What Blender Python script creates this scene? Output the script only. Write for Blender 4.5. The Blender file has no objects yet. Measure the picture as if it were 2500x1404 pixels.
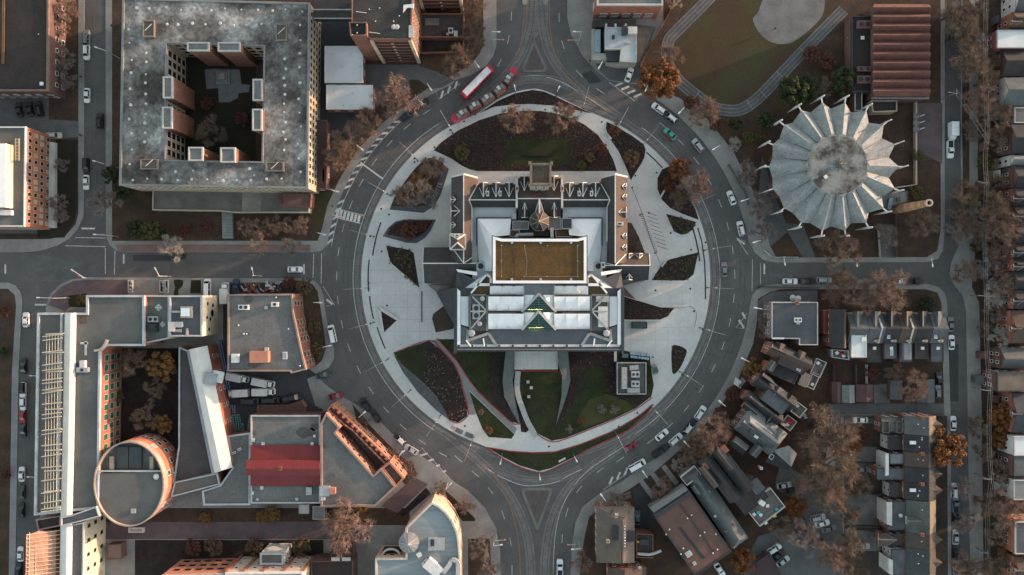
import bpy, bmesh, math, random
from mathutils import Vector, Matrix
R = math.radians
sc = bpy.context.scene
# ---------------------------------------------------------------- camera, sky, sun, exposure
H = 243.0          # camera height above the ground in metres
S = 8.0            # photograph pixels per metre on the ground
SUN_AZ = 21.0      # degrees from +x (photo right) towards +y (photo up)
SUN_EL = 6.0
cam_d = bpy.data.cameras.new('camera'); cam = bpy.data.objects.new('camera', cam_d)
sc.collection.objects.link(cam); sc.camera = cam
cam.location = (0, 0, H); cam_d.sensor_width = 36.0; cam_d.lens = 36.0 * H / 312.5
cam_d.clip_start = 1.0; cam_d.clip_end = 3000.0
w = bpy.data.worlds.new('World'); sc.world = w; w.use_nodes = True
nt = w.node_tree; bg = nt.nodes['Background']
sky = nt.nodes.new('ShaderNodeTexSky'); sky.sky_type = 'NISHITA'; sky.sun_disc = False
sky.sun_elevation = R(SUN_EL); sky.sun_rotation = R(90 - SUN_AZ)
hs = nt.nodes.new('ShaderNodeHueSaturation'); hs.inputs['Saturation'].default_value = 0.47
hs.inputs['Hue'].default_value = 0.475; nt.links.new(sky.outputs[0], hs.inputs['Color']); nt.links.new(hs.outputs[0], bg.inputs['Color'])
bg.inputs['Strength'].default_value = 0.15
sd = bpy.data.lights.new('sun', 'SUN'); sun = bpy.data.objects.new('sun', sd); sc.collection.objects.link(sun)
sd.energy = 2.15; sd.angle = R(0.6); sd.color = (1.0, 0.62, 0.40)
tosun = Vector((math.cos(R(SUN_EL)) * math.cos(R(SUN_AZ)), math.cos(R(SUN_EL)) * math.sin(R(SUN_AZ)), math.sin(R(SUN_EL))))
sun.rotation_euler = tosun.to_track_quat('Z', 'Y').to_euler()
vs = sc.view_settings; vs.view_transform = 'Standard'; vs.look = 'None'; vs.gamma = 1.0; vs.use_curve_mapping = False
vs.exposure = 2.05
# ---------------------------------------------------------------- helpers
col = sc.collection
rnd = random.Random(7)
def P(px, py, h=0.0):
    """photograph pixel -> world point at height h on the same line of sight"""
    k = (H - h) / H
    return Vector(((px - 1250.0) / S * k, (702.0 - py) / S * k, h))
ORG = {}
def tag(o, label=None, cat=None, group=None, kind=None):
    if label: o['label'] = label
    if cat: o['category'] = cat
    if group: o['group'] = group
    if kind: o['kind'] = kind
    return o
def thing(name, label, cat, loc=(0, 0, 0), group=None, rz=0.0):
    o = bpy.data.objects.new(name, None); col.objects.link(o)
    o.location = loc; o.rotation_euler = (0, 0, rz); o.empty_display_size = 0.5
    ORG[o] = Vector(loc)
    return tag(o, label, cat, group)
def offs(poly, d):
    """offset a simple polygon of xy points outwards by d (negative = inwards)"""
    n = len(poly); a = sum(poly[i][0] * poly[(i + 1) % n][1] - poly[(i + 1) % n][0] * poly[i][1] for i in range(n))
    sg = 1 if a > 0 else -1; out = []
    for i in range(n):
        p0, p1, p2 = (Vector(poly[j % n][:2]) for j in (i - 1, i, i + 1))
        e1 = (p1 - p0).normalized(); e2 = (p2 - p1).normalized()
        n1 = Vector((e1.y, -e1.x)) * sg; n2 = Vector((e2.y, -e2.x)) * sg
        m = n1 + n2; l = max(0.35, 1 + n1.dot(n2)); q = p1 + m * (d / l)
        out.append((q.x, q.y))
    return out
def ccw(poly):
    n = len(poly); a = sum(poly[i][0] * poly[(i + 1) % n][1] - poly[(i + 1) % n][0] * poly[i][1] for i in range(n))
    return list(poly) if a > 0 else list(poly)[::-1]
class MB:
    def __init__(s): s.v = []; s.f = []; s.mi = []; s.cur = 0
    def mat(s, i): s.cur = i; return s
    def add(s, vs_, fs):
        b = len(s.v); s.v += [tuple(x) for x in vs_]
        for f in fs: s.f.append([b + i for i in f]); s.mi.append(s.cur)
        return s
    def prism(s, poly, z0, z1, bottom=False, top=True):
        p = ccw([(q[0], q[1]) for q in poly]); n = len(p)
        vs_ = [(x, y, z0) for x, y in p] + [(x, y, z1) for x, y in p]
        fs = [[i, (i + 1) % n, n + (i + 1) % n, n + i] for i in range(n)]
        if top: fs.append([n + i for i in range(n)])
        if bottom: fs.append([n - 1 - i for i in range(n)])
        return s.add(vs_, fs)
    def ring(s, po, pi, z0, z1):
        """band between two polygons of the same length, closed all round"""
        n = len(po); vs_ = [(a[0], a[1], z) for z in (z0, z1) for a in po] + [(a[0], a[1], z) for z in (z0, z1) for a in pi]
        fs = []
        for i in range(n):
            j = (i + 1) % n
            fs += [[i, j, n + j, n + i], [2*n + j, 2*n + i, 3*n + i, 3*n + j], [n + i, n + j, 3*n + j, 3*n + i], [j, i, 2*n + i, 2*n + j]]
        return s.add(vs_, fs)
    def box(s, c, d, rz=0.0, M4=None):
        x, y, z = d[0] / 2, d[1] / 2, d[2] / 2; cr, sr = math.cos(rz), math.sin(rz); vs_ = []
        for k in (-z, z):
            for i, j in ((-x, -y), (x, -y), (x, y), (-x, y)):
                vs_.append((c[0] + i * cr - j * sr, c[1] + i * sr + j * cr, c[2] + k))
        return s.add(vs_, [[3, 2, 1, 0], [4, 5, 6, 7], [0, 1, 5, 4], [1, 2, 6, 5], [2, 3, 7, 6], [3, 0, 4, 7]])
    def beam(s, a, b, w_, h_=None, up=Vector((0, 0, 1))):
        a = Vector(a); b = Vector(b); h_ = h_ or w_; d = (b - a).normalized()
        if abs(d.dot(up)) > .98: up = Vector((1, 0, 0))
        x = d.cross(up).normalized() * (w_ / 2); y = x.cross(d).normalized() * (h_ / 2)
        vs_ = [p + i * x + j * y for p in (a, b) for i, j in ((-1, -1), (1, -1), (1, 1), (-1, 1))]
        return s.add(vs_, [[0, 1, 2, 3], [7, 6, 5, 4], [0, 4, 5, 1], [1, 5, 6, 2], [2, 6, 7, 3], [3, 7, 4, 0]])
    def tube(s, a, b, r0, r1=None, n=6, cap=True):
        a = Vector(a); b = Vector(b); r1 = r0 if r1 is None else r1; d = (b - a).normalized()
        u = Vector((0, 0, 1)) if abs(d.z) < .9 else Vector((1, 0, 0))
        x = d.cross(u).normalized(); y = d.cross(x).normalized(); vs_ = []
        for p, r in ((a, r0), (b, r1)):
            for i in range(n):
                t = 2 * math.pi * i / n; vs_.append(p + x * (math.cos(t) * r) + y * (math.sin(t) * r))
        fs = [[i, n + i, n + (i + 1) % n, (i + 1) % n] for i in range(n)]
        if cap: fs += [list(range(n)), [2 * n - 1 - i for i in range(n)]]
        return s.add(vs_, fs)
    def slab(s, pts, th=.22):
        """polygon of 3D points seen from above, given a thickness downwards"""
        n = len(pts); a = sum(pts[i][0] * pts[(i + 1) % n][1] - pts[(i + 1) % n][0] * pts[i][1] for i in range(n))
        p = list(pts) if a > 0 else list(pts)[::-1]
        vs_ = [tuple(q) for q in p] + [(q[0], q[1], q[2] - th) for q in p]
        fs = [list(range(n)), [2 * n - 1 - i for i in range(n)]] + [[n + i, n + (i + 1) % n, (i + 1) % n, i] for i in range(n)]
        return s.add(vs_, fs)
    def ribbon(s, pts, w_, z0, z1):
        """a flat strip along a ground polyline with thickness"""
        L, Rr = side(pts, w_ / 2); n = len(pts); vs_ = []
        for z in (z1, z0): vs_ += [(q[0], q[1], z) for q in L] + [(q[0], q[1], z) for q in Rr]
        fs = []
        for i in range(n - 1):
            fs += [[i, n + i, n + i + 1, i + 1], [2*n + i, i, i + 1, 2*n + i + 1], [n + i, 3*n + i, 3*n + i + 1, n + i + 1]]
        fs += [[0, 2*n, 3*n, n], [n - 1, 2*n - 1, 4*n - 1, 3*n - 1]]
        return s.add(vs_, fs)
    def mesh(s, name, mats, org=Vector((0, 0, 0)), smooth=False):
        me = bpy.data.meshes.new(name)
        me.from_pydata([(v[0] - org[0], v[1] - org[1], v[2] - org[2]) for v in s.v], [], s.f)
        for m in (mats if isinstance(mats, (list, tuple)) else [mats]): me.materials.append(m)
        if any(s.mi): me.polygons.foreach_set('material_index', s.mi)
        if smooth: me.polygons.foreach_set('use_smooth', [True] * len(me.polygons))
        me.update(); return me
    def build(s, name, mats, parent=None, smooth=False, kind=None):
        org = ORG.get(parent, Vector((0, 0, 0))) if parent else Vector((0, 0, 0))
        o = bpy.data.objects.new(name, s.mesh(name, mats, org, smooth)); col.objects.link(o)
        if parent: o.parent = parent; ORG[o] = org
        if kind: o['kind'] = kind
        return o
def side(pts, d):
    n = len(pts); L = []; Rr = []
    for i in range(n):
        p = Vector(pts[i][:2]); a = Vector(pts[max(i - 1, 0)][:2]); b = Vector(pts[min(i + 1, n - 1)][:2])
        t = (b - a).normalized(); nn = Vector((-t.y, t.x)) * d; L.append(p + nn); Rr.append(p - nn)
    return L, Rr
def inst(name, me, parent, loc, rz=0.0, rot=None, scale=None):
    o = bpy.data.objects.new(name, me); col.objects.link(o)
    if parent: o.parent = parent; loc = Vector(loc) - ORG.get(parent, Vector((0, 0, 0)))
    o.location = loc; o.rotation_euler = rot if rot else (0, 0, rz)
    if scale: o.scale = scale
    return o
def copy_tree(o, parent=None):
    c = o.copy(); col.objects.link(c); c.parent = parent
    for ch in KIDS.get(o.name, []): copy_tree(ch, c)
    return c
KIDS = {}
def kids(root):
    KIDS[root.name] = [o for o in root.children]
    for o in root.children: KIDS[o.name] = [k for k in o.children]
def spline(pts, n=8, closed=False):
    """Catmull-Rom through pixel points"""
    m = len(pts); out = []
    for i in range(m if closed else m - 1):
        p = [Vector(pts[(i + k) % m] if closed else pts[min(max(i + k, 0), m - 1)]) for k in (-1, 0, 1, 2)]
        for j in range(n):
            t = j / n
            out.append(tuple(.5 * ((2 * p[1]) + (p[2] - p[0]) * t + (2*p[0] - 5*p[1] + 4*p[2] - p[3]) * t*t + (3*p[1] - p[0] - 3*p[2] + p[3]) * t**3)))
    if not closed: out.append(tuple(pts[-1]))
    return out
def arc(r, a0, a1, n=40, c=(1308, 680)):
    """pixels on a circle round the crescent's centre; angles in degrees, anticlockwise from photo right"""
    return [(c[0] + r * math.cos(R(a0 + (a1 - a0) * i / n)), c[1] - r * math.sin(R(a0 + (a1 - a0) * i / n))) for i in range(n + 1)]
def G(pts, h=0.0): return [P(x, y, h) for x, y in pts]
# ---------------------------------------------------------------- materials
MATS = {}
def M(name, c=None, c2=None, sc_=.35, r=.85, fine=.18, metal=0.0, lo=.38, hi=.62, bump=0.0, fs=7.0, c3=None, spec=.35, stretch=None, emit=None, trans=0):
    if name in MATS: return MATS[name]
    m = bpy.data.materials.new(name); m.use_nodes = True; t = m.node_tree; b = t.nodes['Principled BSDF']; N = t.nodes.new; Lk = t.links.new
    c2 = c2 or tuple(x * .72 for x in c)
    tc = N('ShaderNodeTexCoord'); oi = N('ShaderNodeObjectInfo'); va = N('ShaderNodeVectorMath'); va.operation = 'MULTIPLY_ADD'
    cmb = N('ShaderNodeCombineXYZ'); mu = N('ShaderNodeMath'); mu.operation = 'MULTIPLY'; mu.inputs[1].default_value = 90
    Lk(oi.outputs['Random'], mu.inputs[0])
    for i in range(3): Lk(mu.outputs[0], cmb.inputs[i])
    va.inputs[1].default_value = stretch or (1, 1, 1); Lk(tc.outputs['Object'], va.inputs[0]); Lk(cmb.outputs[0], va.inputs[2])
    n1 = N('ShaderNodeTexNoise'); n1.inputs['Scale'].default_value = sc_; n1.inputs['Detail'].default_value = 7; n1.inputs['Roughness'].default_value = .66
    Lk(va.outputs[0], n1.inputs['Vector'])
    rp = N('ShaderNodeValToRGB'); e = rp.color_ramp.elements
    e[0].position = lo; e[0].color = (*c2, 1); e[1].position = hi; e[1].color = (*c, 1)
    if c3: k = e.new(hi + .10); k.color = (*c3, 1)
    Lk(n1.outputs[0], rp.inputs[0])
    n2 = N('ShaderNodeTexNoise'); n2.inputs['Scale'].default_value = fs; n2.inputs['Detail'].default_value = 4; n2.inputs['Roughness'].default_value = .7
    Lk(va.outputs[0], n2.inputs['Vector'])
    mr = N('ShaderNodeMapRange'); mr.inputs[1].default_value = .3; mr.inputs[2].default_value = .7; mr.inputs[3].default_value = 1 - fine; mr.inputs[4].default_value = 1 + fine
    Lk(n2.outputs[0], mr.inputs[0]); mx = N('ShaderNodeVectorMath'); mx.operation = 'SCALE'
    Lk(rp.outputs[0], mx.inputs[0]); Lk(mr.outputs[0], mx.inputs['Scale']); Lk(mx.outputs[0], b.inputs['Base Color'])
    b.inputs['Roughness'].default_value = r; b.inputs['Metallic'].default_value = metal; b.inputs['Specular IOR Level'].default_value = spec
    if bump:
        bp = N('ShaderNodeBump'); bp.inputs['Strength'].default_value = .6; bp.inputs['Distance'].default_value = bump
        Lk(n2.outputs[0], bp.inputs['Height']); Lk(bp.outputs[0], b.inputs['Normal'])
    if emit: b.inputs['Emission Color'].default_value = (*emit[0], 1); b.inputs['Emission Strength'].default_value = emit[1]
    if trans: b.inputs['Transmission Weight'].default_value = trans; b.inputs['IOR'].default_value = 1.2
    MATS[name] = m; return m
asphalt = M('asphalt', (.098, .097, .096), (.076, .0755, .075), .12, .9, .18, fs=3, c3=(.114, .112, .11))
asphalt_old = M('asphalt_old', (.105, .108, .108), (.075, .078, .08), .2, .92, .2, fs=3)
asphalt_new = M('asphalt_new', (.045, .048, .053), (.035, .037, .042), .3, .9, .15)
trackbed = M('track_concrete', (.15, .142, .138), (.112, .107, .105), .25, .9, .18, fs=2)
steel = M('rail_steel', (.055, .052, .05), (.035, .033, .03), 1, .5, .2)
pave = M('pavement_concrete', (.235, .23, .22), (.175, .172, .165), .18, .9, .12, fs=2)
plaza_m = M('plaza_concrete', (.47, .475, .46), (.38, .39, .385), .09, .85, .08, fs=1.5, c3=(.52, .52, .50))
pale = M('pale_concrete', (.50, .49, .46), (.40, .395, .38), .3, .85, .1)
brickpave = M('brick_paving', (.19, .125, .105), (.14, .10, .09), .4, .9, .2, fs=5)
redpave = M('plum_paving', (.12, .085, .088), (.085, .065, .07), .3, .9, .2, fs=5)
white_paint = M('road_paint', (.55, .55, .54), (.34, .34, .34), 1.2, .8, .2)
orange_paint = M('orange_paint', (.36, .16, .04), (.22, .11, .04), 1.2, .8, .2)
soil = M('mulch_soil', (.030, .021, .019), (.017, .012, .012), .5, 1, .45, fs=4, bump=.06)
leaf_litter = M('leaf_litter', (.072, .043, .027), (.037, .026, .02), .22, 1, .4, fs=4, c3=(.052, .046, .021), bump=.05)
lawn_m = M('lawn', (.026, .033, .011), (.016, .020, .008), .25, 1, .5, fs=2.5, bump=.05)
dull_lawn = M('dull_autumn_lawn', (.046, .042, .019), (.050, .030, .018), .1, 1, .4, fs=4, c3=(.034, .042, .016), bump=.04)
slate = M('slate_gravel', (.085, .092, .098), (.06, .066, .07), .8, .95, .3, fs=6)
gravel = M('pale_gravel', (.155, .158, .16), (.11, .11, .112), .2, 1, .25, fs=4)
red_edge = M('red_edging', (.32, .03, .035), r=.7)
# ---------------------------------------------------------------- ground, roads, pavements
def sheet(name, pts_px, m, z, parent=None, kind='structure', thick=0.0, label=None, base=None):
    b = MB(); pl = [P(x, y)[:2] for x, y in pts_px]
    b.prism(pl, base if base is not None else z - .05, z)
    o = b.build(name, m, parent, kind=None if parent else kind)
    return o
g = MB(); g.add([(-900, -900, -.06), (900, -900, -.06), (900, 900, -.06), (-900, 900, -.06)], [[0, 1, 2, 3]])
g.build('ground', leaf_litter, kind='structure')
road = MB()
road.prism([P(x, y)[:2] for x, y in ((-300, -250), (2800, -250), (2800, 1650), (-300, 1650))], -.05, 0)
road = road.build('road', asphalt, kind='structure')
def block(name, pts, m=pave, z=.13): return sheet(name, pts, m, z, base=-.04)
# outer blocks (kerb outlines in photograph pixels)
A = [(-300, -250), (206, -250), (206, 470), (204, 530), (190, 560), (168, 584), (140, 600), (100, 612), (60, 616), (-300, 616)]
Bk = [(258, -250), (1212, -250), (1212, 110), (1204, 137), (1186, 162), (1150, 184), (1110, 196)] + arc(516, 112, 172, 50)[1:] + [(797, 600), (786, 612), (770, 616), (300, 616), (282, 610), (268, 598), (259, 575)]
Ck = [(1385, -250), (2306, -250), (2306, 560), (2302, 610), (2290, 632), (2262, 640), (1890, 641), (1862, 634), (1842, 616), (1832, 595)] + arc(527, 9, 58, 50)[1:] + [(1553, 206), (1488, 198), (1460, 177), (1422, 137), (1394, 85), (1385, 43)]
Dk = [(118, 1650), (90, 1650), (106, 900), (113, 745), (124, 718), (146, 695), (176, 682), (215, 677), (745, 680), (768, 686), (782, 700), (790, 720)] + arc(520, 187, 196, 8) + [(815, 850), (816, 875), (803, 897), (775, 915)] + [(790, 935), (830, 965)] + arc(516, 220.5, 241, 20) + [(1110, 1178), (1142, 1197), (1185, 1241), (1211, 1288), (1221, 1343), (1223, 1404), (1223, 1650)]
Ek = [(1393, 1650), (1393, 1404), (1397, 1324), (1405, 1276), (1422, 1237), (1470, 1201), (1520, 1175)] + arc(527, 295, 352.5, 50)[3:] + [(1836, 722), (1846, 708), (1868, 697), (1900, 693), (2262, 693), (2290, 700), (2306, 716), (2312, 740), (2320, 1000), (2322, 1404), (2322, 1650)]
Fk = [(2800, -250), (2800, 1650), (2378, 1650), (2366, 1300), (2362, 1000), (2358, 760), (2350, 722), (2328, 694), (2318, 668), (2322, 640), (2340, 600), (2346, 560), (2345, 300), (2350, -250)]
Gk = [(-300, 690), (20, 690), (38, 696), (50, 712), (55, 735), (46, 900), (34, 1650), (-300, 1650)]
blocks = {}
for nm, pl in (('pavement_northwest', A), ('pavement_north', Bk), ('pavement_northeast', Ck), ('pavement_west', Dk), ('pavement_southeast', Ek), ('pavement_east', Fk), ('pavement_southwest', Gk)):
    blocks[nm] = block(nm, pl)
# the central island
lobe_top = spline([(1422, 266), (1363, 236), (1328, 221), (1300, 217), (1257, 225), (1215, 243), (1169, 275)], 5)
lobe_bot = spline([(1187, 1091), (1225, 1118), (1270, 1141), (1316, 1154), (1345, 1146), (1399, 1119), (1440, 1090)], 5)
CI = arc(426, -68, 68, 60)[:-1] + [(1452, 279)] + lobe_top + arc(426, 109, 252, 70)[1:-1] + lobe_bot
plaza = block('plaza', CI, plaza_m, .13)
Z1, Z2, Z3 = .134, .146, .158; ZC = [0]
# sheets lying on the blocks: lawns, beds, forecourts, lanes
def lay(name, pts, m, z=Z1):
    ZC[0] += 1; z += ZC[0] * .0001; return sheet(name, pts, m, z, base=z - .03)
lay('lawn', [(-300, -250), (192, -250), (192, 520), (185, 548), (160, 576), (120, 584), (-300, 584)], leaf_litter)
lay('car_park', [(-300, 232), (120, 232), (120, 292), (192, 296), (192, 335), (140, 340), (140, 570), (-300, 570)], asphalt_old, Z2)
lay('lawn', [(137, 342), (189, 342), (189, 510), (180, 545), (158, 580), (92, 582), (92, 558), (137, 556)], M('dark_lawn', (.016, .019, .009), (.024, .017, .012), .15, 1, .4, fs=4), Z3)
lay('lawn', [(274, -250), (1180, -250), (1180, 110), (1172, 130), (1150, 158), (1108, 182), (1050, 212), (985, 258), (930, 305), (870, 370), (828, 440), (800, 500), (786, 560), (776, 588), (274, 588)], leaf_litter)
lay('brick_pavement', [(282, 597), (758, 597), (758, 615), (300, 615), (288, 610)], brickpave)
lay('forecourt', [(893, 158), (1024, 158), (1024, 162), (1068, 176), (1110, 196), (1080, 214), (1052, 218), (1022, 195), (1000, 195), (996, 230), (912, 255), (912, 208), (893, 204)], asphalt_old, Z2)
lay('lane', [(765, -10), (858, -10), (870, 110), (793, 112), (793, 275), (905, 275), (905, 300), (820, 420), (770, 480), (765, 480)], asphalt_new, Z2)
lay('lawn', [(268, 60), (298, 60), (298, 420), (268, 420), (296, 330), (296, 95)], leaf_litter, Z2)
lay('lawn', [(800, 455), (826, 440), (798, 505), (782, 560), (774, 585), (762, 585), (762, 470)], M('verge_grass', (.035, .04, .016), (.06, .04, .02), .2, 1, .4, fs=4), Z3)
lay('lawn', [(1612, -250), (2296, -250), (2296, 560), (2288, 612), (2262, 628), (1895, 629), (1880, 600), (1870, 560), (1840, 470), (1790, 370), (1726, 290), (1660, 240), (1596, 215), (1560, 195), (1560, 150), (1620, 60)], leaf_litter)
lay('sports_field', [(1690, -60), (1860, -60), (2070, 40), (2030, 70), (1860, 230), (1830, 255), (1790, 265), (1740, 262), (1700, 235), (1665, 190), (1640, 150), (1630, 110), (1650, 80)], dull_lawn, Z2)
lay('gravel_pitch', spline([(1850, 30), (1838, 48), (1852, 78), (1880, 102), (1920, 108), (1952, 92), (1990, 60), (2008, 36), (2014, 0), (2020, -60), (1900, -70), (1866, -10)], 6, True), gravel, Z3)
# running track: a curved asphalt band with painted lanes
tr = spline([(1800, -80), (1718, 10), (1652, 76), (1632, 102), (1630, 150), (1652, 192), (1706, 238), (1742, 262), (1780, 270), (1812, 266), (1850, 240), (1905, 184), (1980, 105), (2060, 24)], 8)
trw = [P(x, y) for x, y in tr]
b = MB(); b.ribbon(trw, 3.7, .12, .17); trk = b.build('running_track', M('track_asphalt', (.085, .088, .09), (.06, .06, .062), .3, .9, .2), kind='structure')
for d in (-1.6, -.55, .55, 1.6):
    L, _ = side(trw, d); b = MB(); b.ribbon([(q.x, q.y) for q in L], .1, .165, .175); b.build('lane_line', M('track_paint', (.28, .285, .285), (.15, .15, .15), .8), trk)
for i in (26, 33, 47, 58, 76, 82, 88, 94):
    p = trw[i]; t = (trw[i + 1] - trw[i - 1]).normalized(); nn = Vector((-t.y, t.x, 0)); b = MB()
    b.ribbon([(p - nn * 1.6), (p + nn * 1.6)], .14, .165, .177); b.build('cross_line', MATS['track_paint'], trk)
lay('car_park', [(2230, 252), (2300, 252), (2300, 400), (2245, 372), (2228, 340)], redpave, Z2)
lay('forecourt', [(1860, 380), (1890, 470), (1918, 545), (1960, 548), (1990, 628), (1960, 629), (1922, 566), (1900, 585), (1882, 600), (1850, 500)], asphalt_old, Z2)
lay('forecourt', [(2150, 548), (2184, 548), (2186, 628), (2142, 628)], asphalt_old, Z2)
lay('forecourt', [(1447, 70), (1555, 60), (1600, 66), (1566, 165), (1560, 205), (1488, 196), (1462, 172), (1446, 140)], asphalt_old, Z2)
# western block
lay('yard', [(545, 690), (700, 690), (752, 700), (752, 900), (775, 915), (750, 925), (770, 990), (790, 1000), (780, 1012), (610, 1012), (600, 1060), (562, 1060), (545, 830)], asphalt_new, Z2)
lay('plum_pavement', [(118, 745), (128, 722), (148, 702), (178, 686), (212, 683), (314, 683), (314, 722), (210, 722), (160, 760)], redpave)
lay('lawn', [(700, 684), (745, 686), (764, 695), (776, 712), (784, 760), (794, 830), (796, 850), (786, 880), (770, 895), (750, 900), (740, 700)], leaf_litter, Z2)
lay('courtyard_garden', [(290, 850), (440, 850), (440, 1200), (290, 1200)], soil, Z2)
lay('lawn', [(250, 1240), (1000, 1240), (1000, 1282), (250, 1282)], leaf_litter, Z1)
lay('brick_lane', [(250, 1275), (810, 1273), (905, 1300), (905, 1316), (250, 1316)], redpave, Z2)
lay('lawn', [(330, 1318), (790, 1318), (790, 1404), (330, 1404)], soil, Z2)
lay('plum_pavement', [(930, 1235), (1012, 1165), (1045, 1182), (970, 1252)], redpave, Z2)
lay('lawn', [(860, 985), (905, 1040), (975, 1112), (1010, 1135), (1018, 1160), (995, 1190), (960, 1150), (880, 1060)], leaf_litter, Z1)
lay('lawn', [(1085, 1195), (1118, 1225), (1160, 1265), (1160, 1272), (1130, 1272), (1100, 1240)], M('dark_lawn'), Z2)
lay('lawn', [(1143, 1315), (1196, 1315), (1200, 1404), (1200, 1500), (1143, 1500)], leaf_litter, Z2)
lay('lawn', [(1040, 1190), (1052, 1205), (985, 1262), (975, 1255)], soil, Z2)
lay('lawn', [(-300, 705), (20, 705), (36, 720), (40, 745), (30, 900), (18, 1650), (-300, 1650)], leaf_litter)
lay('lawn', [(165, 722), (212, 716), (212, 750), (170, 750)], M('dark_lawn'), Z2)
# eastern blocks
lay('lawn', [(1850, 730), (1880, 712), (1905, 706), (2258, 706), (2288, 714), (2298, 740), (2304, 985), (2030, 985), (2030, 1010), (1980, 1404), (1980, 1500), (1410, 1500), (1415, 1404), (1425, 1320), (1438, 1262), (1480, 1226), (1540, 1192), (1600, 1150), (1680, 1080), (1745, 1010), (1800, 930), (1838, 840), (1848, 780)], leaf_litter)
lay('lane', [(2020, 985), (2304, 985), (2306, 1012), (2052, 1012), (2060, 1404), (2060, 1500), (2025, 1500), (2028, 1404), (2040, 1150), (2030, 1020)], asphalt_old, Z2)
lay('car_park', [(1905, 1130), (1960, 1160), (2000, 1200), (2040, 1230), (2035, 1300), (2040, 1404), (2000, 1500), (1790, 1500), (1830, 1350), (1850, 1310), (1910, 1290), (1980, 1300), (1950, 1230), (1890, 1190)], asphalt_old, Z2)
lay('driveway', [(1545, 1195), (1570, 1180), (1620, 1230), (1600, 1262), (1590, 1300), (1556, 1300), (1552, 1240)], asphalt_new, Z2)
lay('forecourt', [(1850, 735), (1885, 712), (1995, 708), (1995, 737), (1882, 737), (1872, 830), (1852, 800)], asphalt_old, Z2)
lay('lawn', [(2060, 1015), (2312, 1015), (2314, 1500), (2060, 1500)], M('backyard_ground', (.06, .045, .036), (.035, .03, .026), .12, 1, .4, fs=3, c3=(.09, .088, .084)), Z1)
for q in ([(2062, 1088), (2140, 1092), (2138, 1128), (2062, 1125)], [(2064, 1207), (2162, 1209), (2162, 1282), (2064, 1280)], [(2062, 1290), (2150, 1300), (2150, 1345), (2062, 1345)], [(2062, 1018), (2150, 1020), (2150, 1034), (2062, 1034)], [(2132, 940), (2172, 936), (2172, 984), (2134, 984)], [(2070, 1130), (2142, 1132), (2142, 1160), (2070, 1160)]): lay('yard_paving', q, M('yard_concrete', (.15, .15, .145), (.085, .08, .075), .25, .9, .25), Z2)
lay('lawn', [(2390, -250), (2800, -250), (2800, 1500), (2402, 1500), (2396, 1000), (2390, 740), (2372, 700), (2378, 640), (2386, 560)], leaf_litter)
lay('verge', [(2350, -250), (2366, -250), (2366, 540), (2352, 560), (2348, 300)], leaf_litter, Z1)
# ---- beds of the central island
B1 = [(1059, 367), (1078, 347), (1118, 319), (1172, 293), (1220, 278), (1277, 271), (1320, 271), (1351, 276), (1394, 288), (1428, 305), (1460, 330), (1482, 362), (1497, 390), (1506, 418), (1165, 418), (1148, 414), (1128, 405), (1105, 389)]
beds = {}
def bed(key, pts, m=soil, z=Z1, name='planting_bed', sm=False):
    pts = spline(pts, 4, True) if sm else pts
    beds[key] = pts; return lay(name, pts, m, z)
bed('b1', B1)
bed('lawn1', [(1236, 341), (1383, 339), (1393, 401), (1300, 403), (1228, 402)], lawn_m, Z2, 'lawn')
bed('b2', [(1170, 277), (1206, 261), (1249, 256), (1292, 254), (1350, 258), (1394, 266), (1448, 278), (1422, 267), (1363, 239), (1328, 224), (1300, 220), (1257, 228), (1215, 247)])
bed('b3', [(1481, 297), (1509, 312), (1542, 331), (1571, 352), (1576, 365), (1573, 385), (1562, 405), (1540, 440), (1528, 408), (1511, 371), (1488, 337), (1479, 314)])
bed('b4', [(1037, 388), (1011, 414), (985, 448), (963, 482), (951, 512), (994, 516), (1034, 520), (1062, 502), (1077, 474), (1088, 439), (1096, 411), (1077, 394), (1055, 385)], leaf_litter)
bed('b4g', [(957, 503), (951, 512), (994, 516), (1034, 520), (1062, 502), (1077, 474), (1096, 413), (1086, 405), (1070, 445), (1058, 478), (1040, 502), (1000, 506)], slate, Z2, 'gravel_strip')
bed('b5', [(934, 577), (948, 556), (965, 541), (985, 536), (1065, 536), (1051, 565), (1037, 582), (1017, 594), (994, 593)], slate, Z1, 'gravel_strip')
bed('b5b', [(945, 572), (952, 557), (968, 544), (986, 539), (1058, 539), (1040, 565), (1018, 580), (990, 580)], soil, Z2)
bed('b6', [(941, 599), (998, 610), (1010, 617), (1024, 704), (954, 644), (947, 627)])
bed('b7', [(931, 759), (970, 781), (938, 811)])
bed('b8', [(1632, 407), (1616, 414), (1605, 436), (1605, 462), (1616, 488), (1636, 508), (1665, 522), (1706, 537), (1698, 512), (1683, 478), (1664, 446), (1644, 417)])
bed('b9', [(1626, 522), (1699, 542), (1690, 562), (1676, 570), (1662, 573), (1645, 565)])
bed('b10', [(1705, 616), (1693, 670), (1679, 682), (1670, 685), (1591, 684), (1619, 641), (1636, 633)])
bed('b11', [(1522, 724), (1616, 751), (1646, 752), (1630, 772), (1612, 780), (1522, 781)])
bed('b12', [(1640, 849), (1653, 843), (1676, 855), (1670, 878), (1659, 900), (1645, 913), (1640, 900)], soil, Z1, sm=True)
bed('b13', [(1520, 540), (1542, 545), (1560, 580), (1575, 618), (1520, 618)], M('bark_bed', (.075, .055, .045), (.05, .038, .032), .4, 1, .3, fs=4))
bed('b14', [(1083, 747), (1110, 778), (1110, 802), (1064, 812), (1055, 778), (1058, 766)], MATS['bark_bed'])
bed('b15', [(961, 860), (1047, 832), (1075, 852), (1106, 886), (1123, 920), (1126, 941), (1142, 996), (1140, 1016), (1118, 1031), (1095, 1024), (1063, 1000), (1020, 957), (984, 909)])
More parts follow.
